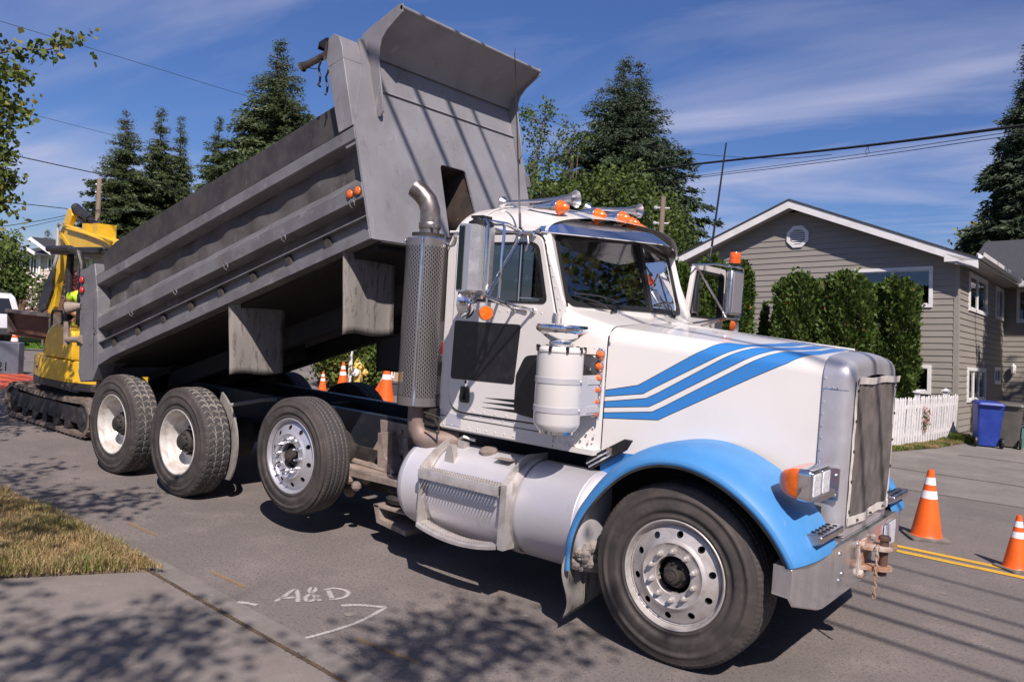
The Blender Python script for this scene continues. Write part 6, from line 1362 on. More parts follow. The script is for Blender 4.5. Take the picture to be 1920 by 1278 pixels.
# roofs with fascia, rake boards, soffit and gutter
m = MB(); oy = -.39; sl = (AZ_ - EZ) / 3.6
def rz(x): return AZ_ + .17 - abs(x - AX_) * sl
for a, b in ((-7.62, AX_), (AX_, .42)):
    m.loft([[(a, oy - .02, rz(a)), (b, oy - .02, rz(b)), (b, 10, rz(b)), (a, 10, rz(a))], [(a, oy - .02, rz(a) + .035), (b, oy - .02, rz(b) + .035), (b, 10, rz(b) + .035), (a, 10, rz(a) + .035)]])
m.loft([[(-1.0, 5.2, EZ + .06), (8, 5.2, EZ + .06), (8, 9.5, EZ + 1.75), (-1.0, 9.5, EZ + 1.75)], [(-1.0, 5.2, EZ + .10), (8, 5.2, EZ + .10), (8, 9.5, EZ + 1.79), (-1.0, 9.5, EZ + 1.79)]])
hp_('roof', m, shingle, smooth=False)
m = MB()
for a, b in ((-7.62, AX_), (AX_, .42)):
    m.loft([[(a, oy, rz(a) - .002), (b, oy, rz(b) - .002), (b, oy, rz(b) - .19), (a, oy, rz(a) - .19)], [(a, oy + .03, rz(a) - .002), (b, oy + .03, rz(b) - .002), (b, oy + .03, rz(b) - .19), (a, oy + .03, rz(a) - .19)]])
m.prism([(-.22, EZ + .16), (.42, rz(.42) - .19), (.42, EZ - .03), (-.22, EZ - .03)], 'xz', oy - .003, oy + .028); m.prism([(-7.62, rz(-7.62) - .19), (-6.98, EZ + .16), (-6.98, EZ - .03), (-7.62, EZ - .03)], 'xz', oy - .003, oy + .028)
m.box(.39, .42, oy + .03, 5.2, EZ - .03, EZ + .12); m.box(.42, 8, 5.17, 5.20, EZ - .08, EZ + .08)
hp_('fascia', m, trimw, bevel=.004, smooth=False)
m = MB(); m.box(0, .40, oy + .03, 6, EZ - .035, EZ - .02); m.box(.4, 8, 5.2, 6, EZ - .08, EZ - .06)
for a, b in ((-7.5, AX_), (AX_, .3)): m.loft([[(a, oy + .03, rz(a) - .15), (b, oy + .03, rz(b) - .15), (b, .0, rz(b) - .15), (a, .0, rz(a) - .15)], [(a, oy + .03, rz(a) - .165), (b, oy + .03, rz(b) - .165), (b, .0, rz(b) - .165), (a, .0, rz(a) - .165)]])
hp_('soffit', m, soff, smooth=False)
m = MB(); sec = [(.425, EZ + .12), (.425, EZ + .02), (.45, EZ), (.50, EZ), (.535, EZ + .04), (.545, EZ + .12), (.53, EZ + .12), (.52, EZ + .05), (.445, EZ + .015)]
m.loft([[(x, oy - .02, z) for x, z in sec], [(x, 5.1, z) for x, z in sec]]); hp_('gutter', m, trimw)
def window(nm, x0, x1, z0, z1, mull, side=False, y=0, blinds=False, w_=.075):
    def T(m): 
        if side: m.v = [(-b, a, c_) for a, b, c_ in m.v]
        return m
    m = MB(); fr = (-.045 + y, .02 + y)
    m.box(x0 - w_, x1 + w_, *fr, z1, z1 + w_); m.box(x0 - w_, x1 + w_, *fr, z0 - w_, z0); m.box(x0 - w_, x0, *fr, z0, z1); m.box(x1, x1 + w_, *fr, z0, z1)
    f = hp_('window', T(m), trimw, bevel=.003, smooth=False)
    m = MB()
    for q in mull: m.box(q - .022, q + .022, -.03 + y, .02 + y, z0, z1)
    m.box(x0, x1, -.02 + y, .02 + y, z0, z0 + .025); m.box(x0, x1, -.02 + y, .02 + y, z1 - .025, z1); hp_('mullion', T(m), trimw, f, smooth=False)
    m = MB(); m.box(x0, x1, -.002 + y, .002 + y, z0, z1); hp_('pane', T(m), winglass, f, smooth=False)
    m = MB(); m.box(x0 - .02, x1 + .02, .55 + y, .56 + y, z0 - .1, z1 + .1); hp_('dark_interior', T(m), dkroom, f, smooth=False)
    if blinds:
        m = MB(); z = z0 + .02
        while z < z1: m.add([(x0 + .02, .03 + y, z), (x1 - .02, .03 + y, z), (x1 - .02, .055 + y, z + .024), (x0 + .02, .055 + y, z + .024)], [(0, 1, 2, 3)]); z += .027
        hp_('blinds', T(m), blind, f, smooth=False)
window('w', -2.10, -.58, 2.90, 3.66, [-1.33], blinds=True); window('w', -1.35, -.58, 1.0, 1.49, [-1.0], blinds=True)
window('w', 1.11, 3.19, 2.90, 3.63, [2.1], side=True); window('w', 4.64, 5.71, 2.93, 3.63, [5.1], side=True); window('w', 1.07, 3.14, .83, 1.47, [1.75, 2.4], side=True, blinds=False); window('w', 4.54, 5.36, 1.23, 1.53, [4.95], side=True); window('w', .38, 1.25, 2.90, 3.69, [], y=6.0)
m = MB(); oc = [(-3.5 + .285 * math.cos(R_(22.5 + 45 * k)), 4.60 + .285 * math.sin(R_(22.5 + 45 * k))) for k in range(8)]; ic = [(-3.5 + .20 * math.cos(R_(22.5 + 45 * k)), 4.60 + .20 * math.sin(R_(22.5 + 45 * k))) for k in range(8)]
m.ringplate(oc, ic, (-3.5, 4.6), 'xz', -.05, -.01)
for k in range(7):
    z = 4.44 + k * .052; hw_ = .19 if abs(z - 4.6) < .1 else .14; m.add([(-3.5 - hw_, -.042, z), (-3.5 + hw_, -.042, z), (-3.5 + hw_, -.022, z + .03), (-3.5 - hw_, -.022, z + .03)], [(0, 1, 2, 3)])
hp_('gable_vent', m, trimw, smooth=False)
m = MB(); m.box(.22, .30, 5.90, 5.97, 1.48, 1.52); m.lathe([(.001, 0), (.05, .02), (.06, .10), (.07, .22), (.04, .27), (.001, .32)], (.26, 5.88, 1.42), (0, 0, 1), 8); hp_('wall_lamp', m, trimw)
conifer((4.2, 14.2, 0), 15, 3.0, 'tall conifer beyond the right edge that shades the side wall of the grey house', 90, needle2, .8)
for k, (x, y, h) in enumerate([(13, 14, 15), (20, 12, 15), (16, 22, 16), (11, 22, 13)]):
    broadleaf((x, y, 0), (x, y, h * .58), (3.6, 3.6, h * .42), 'broad tree across the street beyond the right edge, ' + ['nearest the road', 'farthest right', 'farthest back', 'behind the grey house'][k], 95 + k, [leafg, leafy_, leafd], 100, 60, .30, .8, trunk_r=.2)
# picket fence following the ground
def ginter(P, t):
    P = np.array(P); k = t * (len(P) - 1); i = min(int(k), len(P) - 2); return P[i] * (1 - (k - i)) + P[i + 1] * (k - i)
FP = [(-1.75, 10.1), (-1.5, 11.14), (-1.26, 12.45), (-1.06, 14.0)]
fence = empty('picket_fence', (-1.5, 11.14, 0), 'white picket fence with leaning pickets in front of the cedars', 'fence'); FO = (-1.5, 11.14, 0)
wpf = mat('white_fence_paint', (.74, .72, .72), .6, c2=(.62, .60, .60), ns=9, dirt=[((.4, .36, .3), 14, .62, .85)])
rr = random.Random(2); n = 34; tv = lambda t: ginter(FP, t)
for k in range(n):
    t = k / (n - 1); p = tv(t); d = tv(min(1, t + .02)) - tv(max(0, t - .02)); d /= np.linalg.norm(d); lean = rr.gauss(0, .012) + (.06 if k > 28 else 0) * (1 - (k - 28) / 8)
    m = MB(FO); hgt = .93 + rr.uniform(-.02, .02); w_ = .036
    nrm = np.array([d[1], -d[0]]); pts = [(-w_, .05), (w_, .05), (w_, hgt - .04), (0, hgt + .02), (-w_, hgt - .04)]
    m.loft([[(p[0] + d[0] * (a + lean * z) + nrm[0] * o_, p[1] + d[1] * (a + lean * z) + nrm[1] * o_, z) for a, z in pts] for o_ in (.022, .040)]); m.build('picket', wpf, fence, smooth=False)
for z in (.22, .76):
    m = MB(FO); P = [tv(t) for t in np.linspace(0, 1, 12)]; m.loft([[(p[0] - .03, p[1], z - .035), (p[0] + .02, p[1], z - .035), (p[0] + .02, p[1], z + .035), (p[0] - .03, p[1], z + .035)] for p in P]); m.build('rail', wpf, fence, smooth=False)
for t in (.17, .55, .9):
    p = tv(t); m = MB(FO); m.box(p[0] - .10, p[0] - .02, p[1] - .045, p[1] + .045, 0, 1.02); m.box(p[0] - .13, p[0] + .01, p[1] - .075, p[1] + .075, 1.02, 1.045); m.lathe([(.05, 0), (.03, .03), (.001, .04)], (p[0] - .06, p[1], 1.045), (0, 0, 1), 8); m.build('post', wpf, fence, smooth=False)
sheet('fence_lawn', [(-2.4, 9.7), (-1.55, 9.9), (-.95, 11.8), (-.7, 13.4), (-.75, 14.6), (-3, 14.6), (-5, 10)], .02, soil)
grass('fence_grass', [(-2.2, 9.8), (-1.5, 9.95), (-.92, 11.8), (-.72, 13.4), (-.80, 14.0), (-1.3, 13.9), (-1.6, 11.2), (-2.2, 10.0)], 16000, .09, 8, z0=.02, wd=.004, pg=.7)
grass('corner_weeds', [(-.95, 13.2), (-.6, 13.3), (-.62, 13.9), (-.95, 14.0)], 3000, .22, 9, z0=.02, wd=.005, pg=1.5)
t = empty('pink_rose', (-1.30, 12.2, 0), 'pink flowering plant poking through the picket fence', 'plant'); m = MB((-1.3, 12.2, 0)); rg = np.random.default_rng(5)
for k in range(5): limb(m, (-1.30, 12.2, 0), (-1.25 + rg.normal(0, .05), 12.15 + rg.normal(0, .12), rg.uniform(.4, .72)), .008, .004, rg)
m.build('stem', bark, t); V, F = leaves(np.array([(-1.24, 12.15 + rg.normal(0, .09), rg.uniform(.30, .68)) for _ in range(14)]), .06, 12, .05, rg); big('flowers', V - np.array([-1.3, 12.2, 0]), F, [mat('pink_petals', (.50, .12, .16), .6), leafg], rg.integers(0, 2, 14).repeat(12), parent=t)
# wheeled bins
def bin_(x, y, rot, c, c2, label, sc_=.86):
    t = empty('wheeled_bin', (x, y, 0), label, 'bin', 'wheeled bins beside the house corner'); M = Matrix.Rotation(rot, 4, 'Z') @ Matrix.Scale(sc_, 4); mt = mat('bin_plastic', c, .45, c2=c2, ns=4)
    bm = MB(); bm.loft([[(a * s, b * s, z) for a, b in roundpoly([(-.26, -.30), (.26, -.30), (.26, .30), (-.26, .30)], .06)] for s, z in ((.86, .04), (.95, .5), (1.05, .92), (1.10, .92), (1.10, .97), (1.04, .97))]); t2 = MB(); t2.add(bm.v, bm.f, 0, M); t2.m = bm.m; t2.build('bin_body', mt, t)
    bm = MB(); bm.loft([[(a * s, b * s - .02, z) for a, b in roundpoly([(-.26, -.33), (.26, -.33), (.26, .33), (-.26, .33)], .06)] for s, z in ((1.12, .97), (1.14, .99), (1.05, 1.04), (.8, 1.06))]); bm.tube([(-.22, .38, 1.0), (.22, .38, 1.0)], .018, 8); t2 = MB(); t2.add(bm.v, bm.f, 0, M); t2.m = bm.m; t2.build('lid', mt, t)
    for s_ in (-1, 1): bm = MB(); bm.lathe([(.001, 0), (.12, 0), (.13, .02), (.13, .05), (.001, .05)], (s_ * .24, .30, .13), (s_, 0, 0), 20); t2 = MB(); t2.add(bm.v, bm.f, 0, M); t2.m = bm.m; t2.build('wheel', blackr, t)
    return t
bin_(-.36, 13.35, R_(200), (.012, .035, .24), (.02, .05, .30), 'blue wheeled bin beside the white fence'); bin_(-.02, 13.75, R_(185), (.085, .08, .072), (.11, .10, .09), 'grey brown wheeled bin behind the blue one')
m = MB((.25, 13.9, 0)); m.tube([(.25 + .17 * math.cos(a), 13.9, .28 + .17 * math.sin(a) + .02 * math.sin(5 * a)) for a in np.linspace(0, 19, 90)], .012, 6); m.box(.20, .30, 13.88, 13.96, 0, .4); tag(m.build('garden_hose', mat('hose', (.10, .22, .20), .5), loc=(.25, 13.9, 0)), 'coiled green garden hose by the grey bin', 'hose')
# ================================================================ CONES
conem = mat('cone_orange', (.82, .125, .012), .45, c2=(.72, .10, .012), ns=4, dirt=[((.5, .2, .1), 16, .62, .85)]); conew = mat('reflective_band', (.78, .77, .80), .4, dirt=[((.5, .48, .46), 12, .6, .85)]); coneb = mat('cone_base_rubber', (.12, .105, .09), .8, c2=(.18, .16, .14), ns=9)
def cone(x, y, label, rot=0, H=.71, tilt=None, first=None):
    if first is not None:
        c = copy_tree(first); c.location = (x, y, 0); c.rotation_euler = tilt or (0, 0, rot); c['label'] = label; c.scale = (H / .71,) * 3; return c
    t = empty('traffic_cone', (x, y, 0), label, 'traffic cone', 'traffic cones on the street'); R0 = lambda z: .150 - (z - .03) * (.150 - .028) / .68
    m = MB(); s = .19; m.loft([[(a * k, b * k, z) for a, b in roundpoly([(-s, -s), (s, -s), (s, s), (-s, s)], .05)] for k, z in ((1, .0), (1.01, .012), (1, .026), (.93, .034))]); m.build('base', coneb, t)
    m = MB(); m.lathe([(.165, .028), (.152, .036)] + [(R0(z), z) for z in np.linspace(.05, .66, 8)] + [(.036, .665), (.036, .68), (.028, .71), (.022, .71), (.018, .60)], (0, 0, 0), (0, 0, 1), 40); m.build('body', conem, t, ang=60)
    for z0, z1 in ((.42, .50), (.56, .665 - .03)):
        m = MB(); m.lathe([(R0(z0) + .002, z0), (R0(z1) + .002, z1)], (0, 0, 0), (0, 0, 1), 40); m.build('reflective_band', conew, t)
    return t
cn = cone(.44, 3.75, 'orange traffic cone with two white bands right in front of the truck bumper'); cn.rotation_euler = (0, 0, .5)
p = px(1903, 1067, 2, 0); cone(p[0], p[1], 'smaller traffic cone cut off by the right edge of the photo', .9, H=.50, first=cn)
p = px(641, 737, 2, 0); cone(p[0], p[1], 'small far cone beside the yellow hydrant, seen over the truck frame', first=cn)
p = px(604, 738, 2, 0); cone(p[0], p[1], 'far cone of which only the orange tip shows over the rear tyre', H=.5, first=cn)
p = px(722, 758, 2, 0); cone(p[0], p[1], 'far cone behind the exhaust stack with its white bands showing', H=.9, first=cn)
p = px(709, 748, 2, 0); cone(p[0], p[1], 'fallen cone leaning over beside the exhaust stack', tilt=(.1, .5, 0), H=.8, first=cn)
p = px(26, 672, 2, 0); cone(p[0], p[1], 'small cone in front of the white car at the left', H=.8, first=cn)
# ================================================================ EXCAVATOR AND ITS OPERATOR
EO = (-10.3, .35, 0); ex = empty('mini_excavator', EO, 'yellow tracked mini excavator with black canopy behind the tail of the dump truck', 'excavator')
def E_(): return MB(EO)
def ep(name, m, mats, parent=None, **k): return m.build(name, mats, parent or ex, **k)
exy = mat('excavator_yellow', (.72, .44, .025), .4, c2=(.64, .38, .02), ns=4, coat=.3, dirt=[((.35, .26, .12), 8, .6, .82)])
trk = mat('muddy_track_rubber', (.11, .085, .07), .9, c2=(.19, .15, .12), ns=10, bump=.3, bs=50)
exk = mat('excavator_black', (.02, .02, .022), .45, dirt=[((.10, .085, .07), 9, .52, .75)])
for y0, y1 in ((-.56, -.20), (.95, 1.31)):
    m = E_(); n = 96; X0, X1, r = -11.25, -8.95, .245; per = []
    for k in range(24): per.append((X0 + (X1 - X0) * k / 24, .53 - .035 * math.sin(math.pi * k / 24)))
    for k in range(16): a = math.pi / 2 - math.pi * k / 16; per.append((X1 + r * math.cos(a), .285 + r * math.sin(a)))
    for k in range(24): per.append((X1 - (X1 - X0) * k / 24, .04))
    for k in range(16): a = -math.pi / 2 - math.pi * k / 16; per.append((X0 + r * math.cos(a), .285 + r * math.sin(a)))
    C = np.mean(per, 0); inn = []
    for x, z in per: d = np.array([min(max(x, X0), X1), .285]) - (x, z); d /= np.linalg.norm(d) + 1e-9; inn.append((x + d[0] * .05, z + d[1] * .05))
    m.loft([[(x, y0, z) for x, z in per], [(x, y1, z) for x, z in per], [(x, y1, z) for x, z in inn], [(x, y0, z) for x, z in inn], [(x, y0, z) for x, z in per]], caps=False)
    P = np.array(per); L_ = np.linalg.norm(np.roll(P, -1, 0) - P, axis=1); s = np.concatenate([[0], np.cumsum(L_)]); tot = s[-1]
    for q in np.linspace(0, tot, 52, endpoint=False):
        i = int(np.searchsorted(s, q, 'right')) - 1; f = (q - s[i]) / L_[i % len(P)]; a = P[i % len(P)] * (1 - f) + P[(i + 1) % len(P)] * f; t = P[(i + 1) % len(P)] - P[i % len(P)]; t /= np.linalg.norm(t); nn = np.array([-t[1], t[0]]); 
        if nn @ (a - np.array([min(max(a[0], X0), X1), .285])) < 0: nn = -nn
        c4 = [a - t * .014, a + t * .014, a + t * .010 + nn * .022, a - t * .010 + nn * .022]; m.loft([[(c_[0], yy, c_[1]) for c_ in c4] for yy in (y0 + .004, y1 - .004)])
    tr_ = ep('track', m, trk, smooth=False)
    m = E_(); m.prism([(-11.15, .20), (-9.05, .20), (-9.0, .30), (-9.1, .42), (-11.1, .42), (-11.2, .3)], 'xz', y0 + .03, y1 - .02)
    for xx in (-11.22, -8.98): m.lathe([(.001, 0), (.08, 0), (.10, .02), (.185, .03), (.185, .30), (.001, .30)], (xx, y0 + .01, .285), (0, 1, 0), 24)
    for k in range(5): m.lathe([(.001, 0), (.075, .0), (.075, .30), (.001, .3)], (-10.8 + k * .35, y0 + .015, .155), (0, 1, 0), 16)
    ep('track_frame', m, exk, tr_)
m = E_(); m.box(-10.9, -9.3, -.2, .95, .2, .45); m.lathe([(.45, 0), (.45, .14)], (-10.15, .4, .45), (0, 0, 1), 30, caps=True); ep('undercarriage', m, exk)
def px2(a, b, y): q_ = px(a, b, 1, y); return (q_[0], q_[2])
m = E_(); pl = [(-10.92, -.08), (-10.86, -.34), (-10.66, -.50), (-10.2, -.60), (-9.5, -.58), (-9.0, -.4), (-8.9, .3), (-9.0, 1.1), (-9.5, 1.35), (-10.6, 1.3), (-10.92, .8)]
m.prism(roundpoly(pl, .12), 'xy', .62, .72); ep('skirt', m, exk, bevel=.01)
m = E_(); m.prism(roundpoly(pl, .12), 'xy', .722, 1.02); m.lathe([(.02, 0), (.02, .01), (.001, .01)], (-10.3, -.595, .86), (0, -1, 0), 10, 1); ep('counterweight', m, [exy, exk], bevel=.03)
m = E_(); m.loft([[(x, y, z) for x, z in roundpoly([(-10.22, 1.025), (-9.3, 1.025), (-9.3, 1.42), (-9.95, 1.50), (-10.16, 1.34)], [.0, 0, .08, .12, .15])] for y in (-.56, -.24)]); ep('engine_cover', m, exy, bevel=.03)
m = E_(); m.box(-10.85, -10.5, -.30, .9, 1.022, 1.08); m.box(-10.5, -10.2, .2, .9, 1.022, 1.05); ep('floor_plate', m, exk)
m = E_(); m.tube([(-10.66, -.28, 1.05), (-10.66, -.28, 1.60), (-10.62, -.28, 1.66), (-10.34, -.28, 1.66), (-10.30, -.28, 1.60), (-10.30, -.28, 1.45)], .018, 8); m.tube([(-10.66, .4, 1.05), (-10.66, .4, 1.6)], .018, 8); ep('hand_rail', m, exk)
m = E_(); m.tube([(-10.56, -.1, 1.0), (-10.56, -.1, 2.5)], .05, 10); m.tube([(-10.56, 1.0, 1.0), (-10.56, 1.0, 2.5)], .05, 10)
m.tube([(-10.98, -.25, 2.57), (-10.2, -.27, 2.58), (-9.90, -.27, 2.52), (-9.78, -.27, 2.35), (-9.74, -.27, 1.5)], .045, 10)
m.loft([[(x, y, z) for x, y in roundpoly([(-11.0, -.25), (-9.3, -.25), (-9.3, 1.1), (-11.0, 1.1)], .12)] for z in (2.50, 2.60)]); ep('canopy', m, exk, bevel=.02)
m = E_(); m.box(-10.55, -10.05, -.18, .32, 1.03, 1.33); m.box(-10.15, -10.03, -.18, .32, 1.3, 1.95); ep('seat', m, seatm, bevel=.04)
YB = .95
def pp(name, pts, y0, y1, mt, parent=None, bev=.015, rad=.03): m = E_(); m.prism(roundpoly([px2(a, b, YB) for a, b in pts], rad), 'xz', y0, y1); return ep(name, m, mt, parent, bevel=bev)
bo_ = pp('boom', [(134, 424), (150, 428), (178, 437), (208, 447), (330, 560), (320, 640), (280, 600), (205, 470), (190, 474), (150, 470), (126, 440)], YB - .14, YB + .14, exy)
m = E_(); m.prism([px2(a, b, YB) for a, b in [(124, 432), (131, 437), (151, 469), (147, 472)]], 'xz', YB - .155, YB - .14); ep('weld_plate', m, mat('darker_yellow', (.60, .36, .03), .5), bo_)  # plate in a slightly darker yellow than the boom
st2 = pp('stick', [(133, 391), (139, 392), (141, 404), (133, 425), (123, 470), (116, 520), (106, 575), (99, 592), (94, 586), (105, 540), (110, 500), (114, 450), (122, 422)], YB - .05, YB + .05, exy)
m = E_(); a, b = px(143, 390, 1, YB), px(184, 424, 1, YB); m.tube([a, a * .35 + b * .65], .075, 14); m.tube([a * .4 + b * .6, b], .05, 12); m.sphere(a, .085, 10); a, b = px(150, 410, 1, YB), px(178, 432, 1, YB); m.tube([a, b], .045, 10); ep('hydraulic_cylinder', m, exk, bo_)
m = E_(); m.tube([px(123, 422, 1, YB - .16), px(138, 428, 1, YB - .16), px(170, 440, 1, YB - .16), px(200, 447, 1, YB - .16), px(209, 455, 1, YB - .16)], .03, 8); m.tube([px(125, 428, 1, YB - .18), px(160, 438, 1, YB - .18), px(190, 449, 1, YB - .18), px(206, 458, 1, YB - .18)], .02, 8)
for a in (176, 196): c_ = px(a, 432, 1, YB); m.box(c_[0] - .08, c_[0] + .08, YB - .16, YB + .16, c_[2] - .12, c_[2] + .10)
ep('hydraulic_pipes', m, exy, bo_)
m = E_(); m.tube([px(a, b, 1, YB - .2) for a, b in [(118, 421), (112, 419), (108, 425), (108, 462), (107, 480), (101, 500)]], .030, 8); ep('hose', m, mat('grey_hose', (.42, .42, .43), .4), st2)
m = E_(); y0, y1 = .55, 1.45      # ditching bucket hanging from the stick
A0, A1 = px(32, 592, 1, .9), px(112, 600, 1, .9); xl, xr = A0[0], A1[0]
sec = [(.72, 1.50), (.85, 1.53), (1.12, 1.47), (1.28, 1.33), (1.26, 1.15), (1.10, 1.05), (.80, 1.04), (.74, 1.08)]
m.grid([[(x, y, z) for y, z in sec] for x in (xl, xr)]); m.grid([[(x, y + (.02), z - .02 if z > 1.2 else z + .02) for y, z in sec] for x in (xl + .02, xr - .02)])
for x in (xl, xr - .03): m.loft([[(q_, y, z) for y, z in sec] for q_ in (x, x + .03)])
m.box(xl - .01, xr + .01, .69, .74, 1.47, 1.53); bk = ep('bucket', m, mat('worn_bucket_steel', (.20, .17, .15), .6, .3, c2=(.14, .10, .08), ns=5, dirt=[((.22, .10, .05), 9, .55, .8)]), smooth=False)
m = E_(); m.grid([[(x, .80 + .02 * k, 1.46 - .075 * k + .0 * x) for k in range(6)] for x in (xl + .04, xr - .04)]); ep('bucket_liner', m, mat('rust_red_inside', (.13, .05, .03), .8, c2=(.20, .09, .05), ns=4, stretch=(.3, 1, 6)), bk)
pp('stick_linkage', [(107, 505), (112, 500), (108, 545), (96, 580), (82, 588), (84, 560), (96, 530)], YB - .10, YB - .06, exk, st2, bev=.005)
# operator: one continuous skinned body, clothes as its children
def person(root, J, E, skins, mt, name='body', sub=1):
    me = bpy.data.meshes.new(name); me.from_pydata([tuple(np.array(J[k][0]) - root) for k in J], [], []); 
    keys = list(J); me = bpy.data.meshes.new(name); me.from_pydata([tuple(np.array(J[k][0], float) - root) for k in keys], [(keys.index(a), keys.index(b)) for a, b in E], [])
    me.materials.append(mt); o = bpy.data.objects.new(name, me); col.objects.link(o); sk = o.modifiers.new('skin', 'SKIN'); sk.use_smooth_shade = True
    for i, k in enumerate(keys): r_ = J[k][1]; me.skin_vertices[0].data[i].radius = (r_, r_) if not isinstance(r_, tuple) else r_
    me.skin_vertices[0].data[0].use_root = True; s = o.modifiers.new('sub', 'SUBSURF'); s.levels = s.render_levels = sub; return o
PX = -.30; PY = -.40; pr = np.array([-10.0 + PX, .42 + PY, 1.36]); pt = empty('person', pr, 'excavator operator in a lime yellow safety shirt, one bare forearm resting out', 'person')
eb = px(121, 577, 1, -.22); sh_ = px(150, 541, 1, .16)
J = dict(hip=((-10.0, .45, 1.45), .15), waist=((-9.98, .45, 1.6), .14), chest=((-9.99, .45, 1.82), (.17, .14)), neck=((-10.02, .45, 2.02), .06), head=((-10.04, .45, 2.14), .10), crown=((-10.04, .45, 2.24), .085),
         shl=((-9.98, .22, 1.92), .07), ell=(tuple(eb), .052), wrl=((eb[0] + .12, .02, eb[2] - .16), .034), hnl=((eb[0] + .16, .04, eb[2] - .18), .038), shr=((-9.98, .68, 1.92), .07), elr=((-10.2, .78, 1.66), .052), wrr=((-10.42, .68, 1.62), .034), hnr=((-10.5, .66, 1.61), .038),
         kl=((-10.42, .30, 1.42), .075), al=((-10.58, .30, 1.02), .05), fl=((-10.74, .30, .97), .045), kr=((-10.42, .62, 1.42), .075), ar=((-10.58, .62, 1.02), .05), fr=((-10.74, .62, .97), .045))
J = {k: ((v[0][0] + (PX if k not in ('ell', 'wrl', 'hnl') else 0), v[0][1] + (PY if k not in ('ell', 'wrl', 'hnl') else 0), v[0][2]), v[1]) for k, v in J.items()}
Ed = [('hip', 'waist'), ('waist', 'chest'), ('chest', 'neck'), ('neck', 'head'), ('head', 'crown'), ('chest', 'shl'), ('shl', 'ell'), ('ell', 'wrl'), ('wrl', 'hnl'), ('chest', 'shr'), ('shr', 'elr'), ('elr', 'wrr'), ('wrr', 'hnr'), ('hip', 'kl'), ('kl', 'al'), ('al', 'fl'), ('hip', 'kr'), ('kr', 'ar'), ('ar', 'fr')]
skinm = mat('skin', (.42, .19, .11), .5); o = person(pr, J, Ed, None, skinm, sub=2); o.parent = pt
J2 = {k: (J[k][0], (J[k][1] if not isinstance(J[k][1], tuple) else J[k][1][0]) + .018) for k in ('waist', 'chest', 'shl', 'shr')}; J2['sl'] = (tuple(np.array(J['shl'][0]) * .5 + np.array(eb) * .5), .072); J2['sr'] = (tuple(np.array(J['shr'][0]) * .5 + np.array(J['elr'][0]) * .5), .072); J2['hem'] = ((-10.0 + PX, .45 + PY, 1.47), .165)
o = person(pr, J2, [('waist', 'chest'), ('chest', 'shl'), ('chest', 'shr'), ('shl', 'sl'), ('shr', 'sr'), ('waist', 'hem')], None, mat('lime_safety_shirt', (.50, .78, .04), .7), 'shirt', 2); o.parent = pt
J3 = {k: (J[k][0], J[k][1] + .02) for k in ('hip', 'kl', 'al', 'kr', 'ar')}; o = person(pr, J3, [('hip', 'kl'), ('kl', 'al'), ('hip', 'kr'), ('kr', 'ar')], None, mat('dark_trousers', (.02, .025, .035), .8), 'trousers', 2); o.parent = pt
m = MB(pr); m.sphere((-10.04 + PX, .45 + PY, 2.24), .115, 16, sq=(1.12, .95, .85)); m.tube([(-10.05 + PX, .45 + PY, 2.21), (-10.2 + PX, .45 + PY, 2.19)], [.09, .06], 10); m.build('hard_hat', mat('white_hard_hat', (.7, .7, .7), .3), pt)
m = MB(pr)
for yy in (.42, .48): m.sphere((-10.135 + PX, yy + PY, 2.165), .010, 6)
m.sphere((-10.15 + PX, .45 + PY, 2.135), .017, 6); m.build('face', mat('face_detail', (.25, .10, .07), .6), pt)
m = MB(pr)
for hx_, hy_, hz_ in (J['hnl'][0], J['hnr'][0]):
    for k in range(4): m.tube([(hx_ - .01, hy_ - .03 + k * .02, hz_), (hx_ - .05, hy_ - .03 + k * .02, hz_ - .01), (hx_ - .07 + abs(k - 1.5) * .006, hy_ - .03 + k * .02, hz_ - .035)], [.010, .009, .007], 6)
    m.tube([(hx_ + .01, hy_ - .035, hz_), (hx_ - .02, hy_ - .055, hz_ - .02)], [.011, .008], 6)
m.build('fingers', skinm, pt)
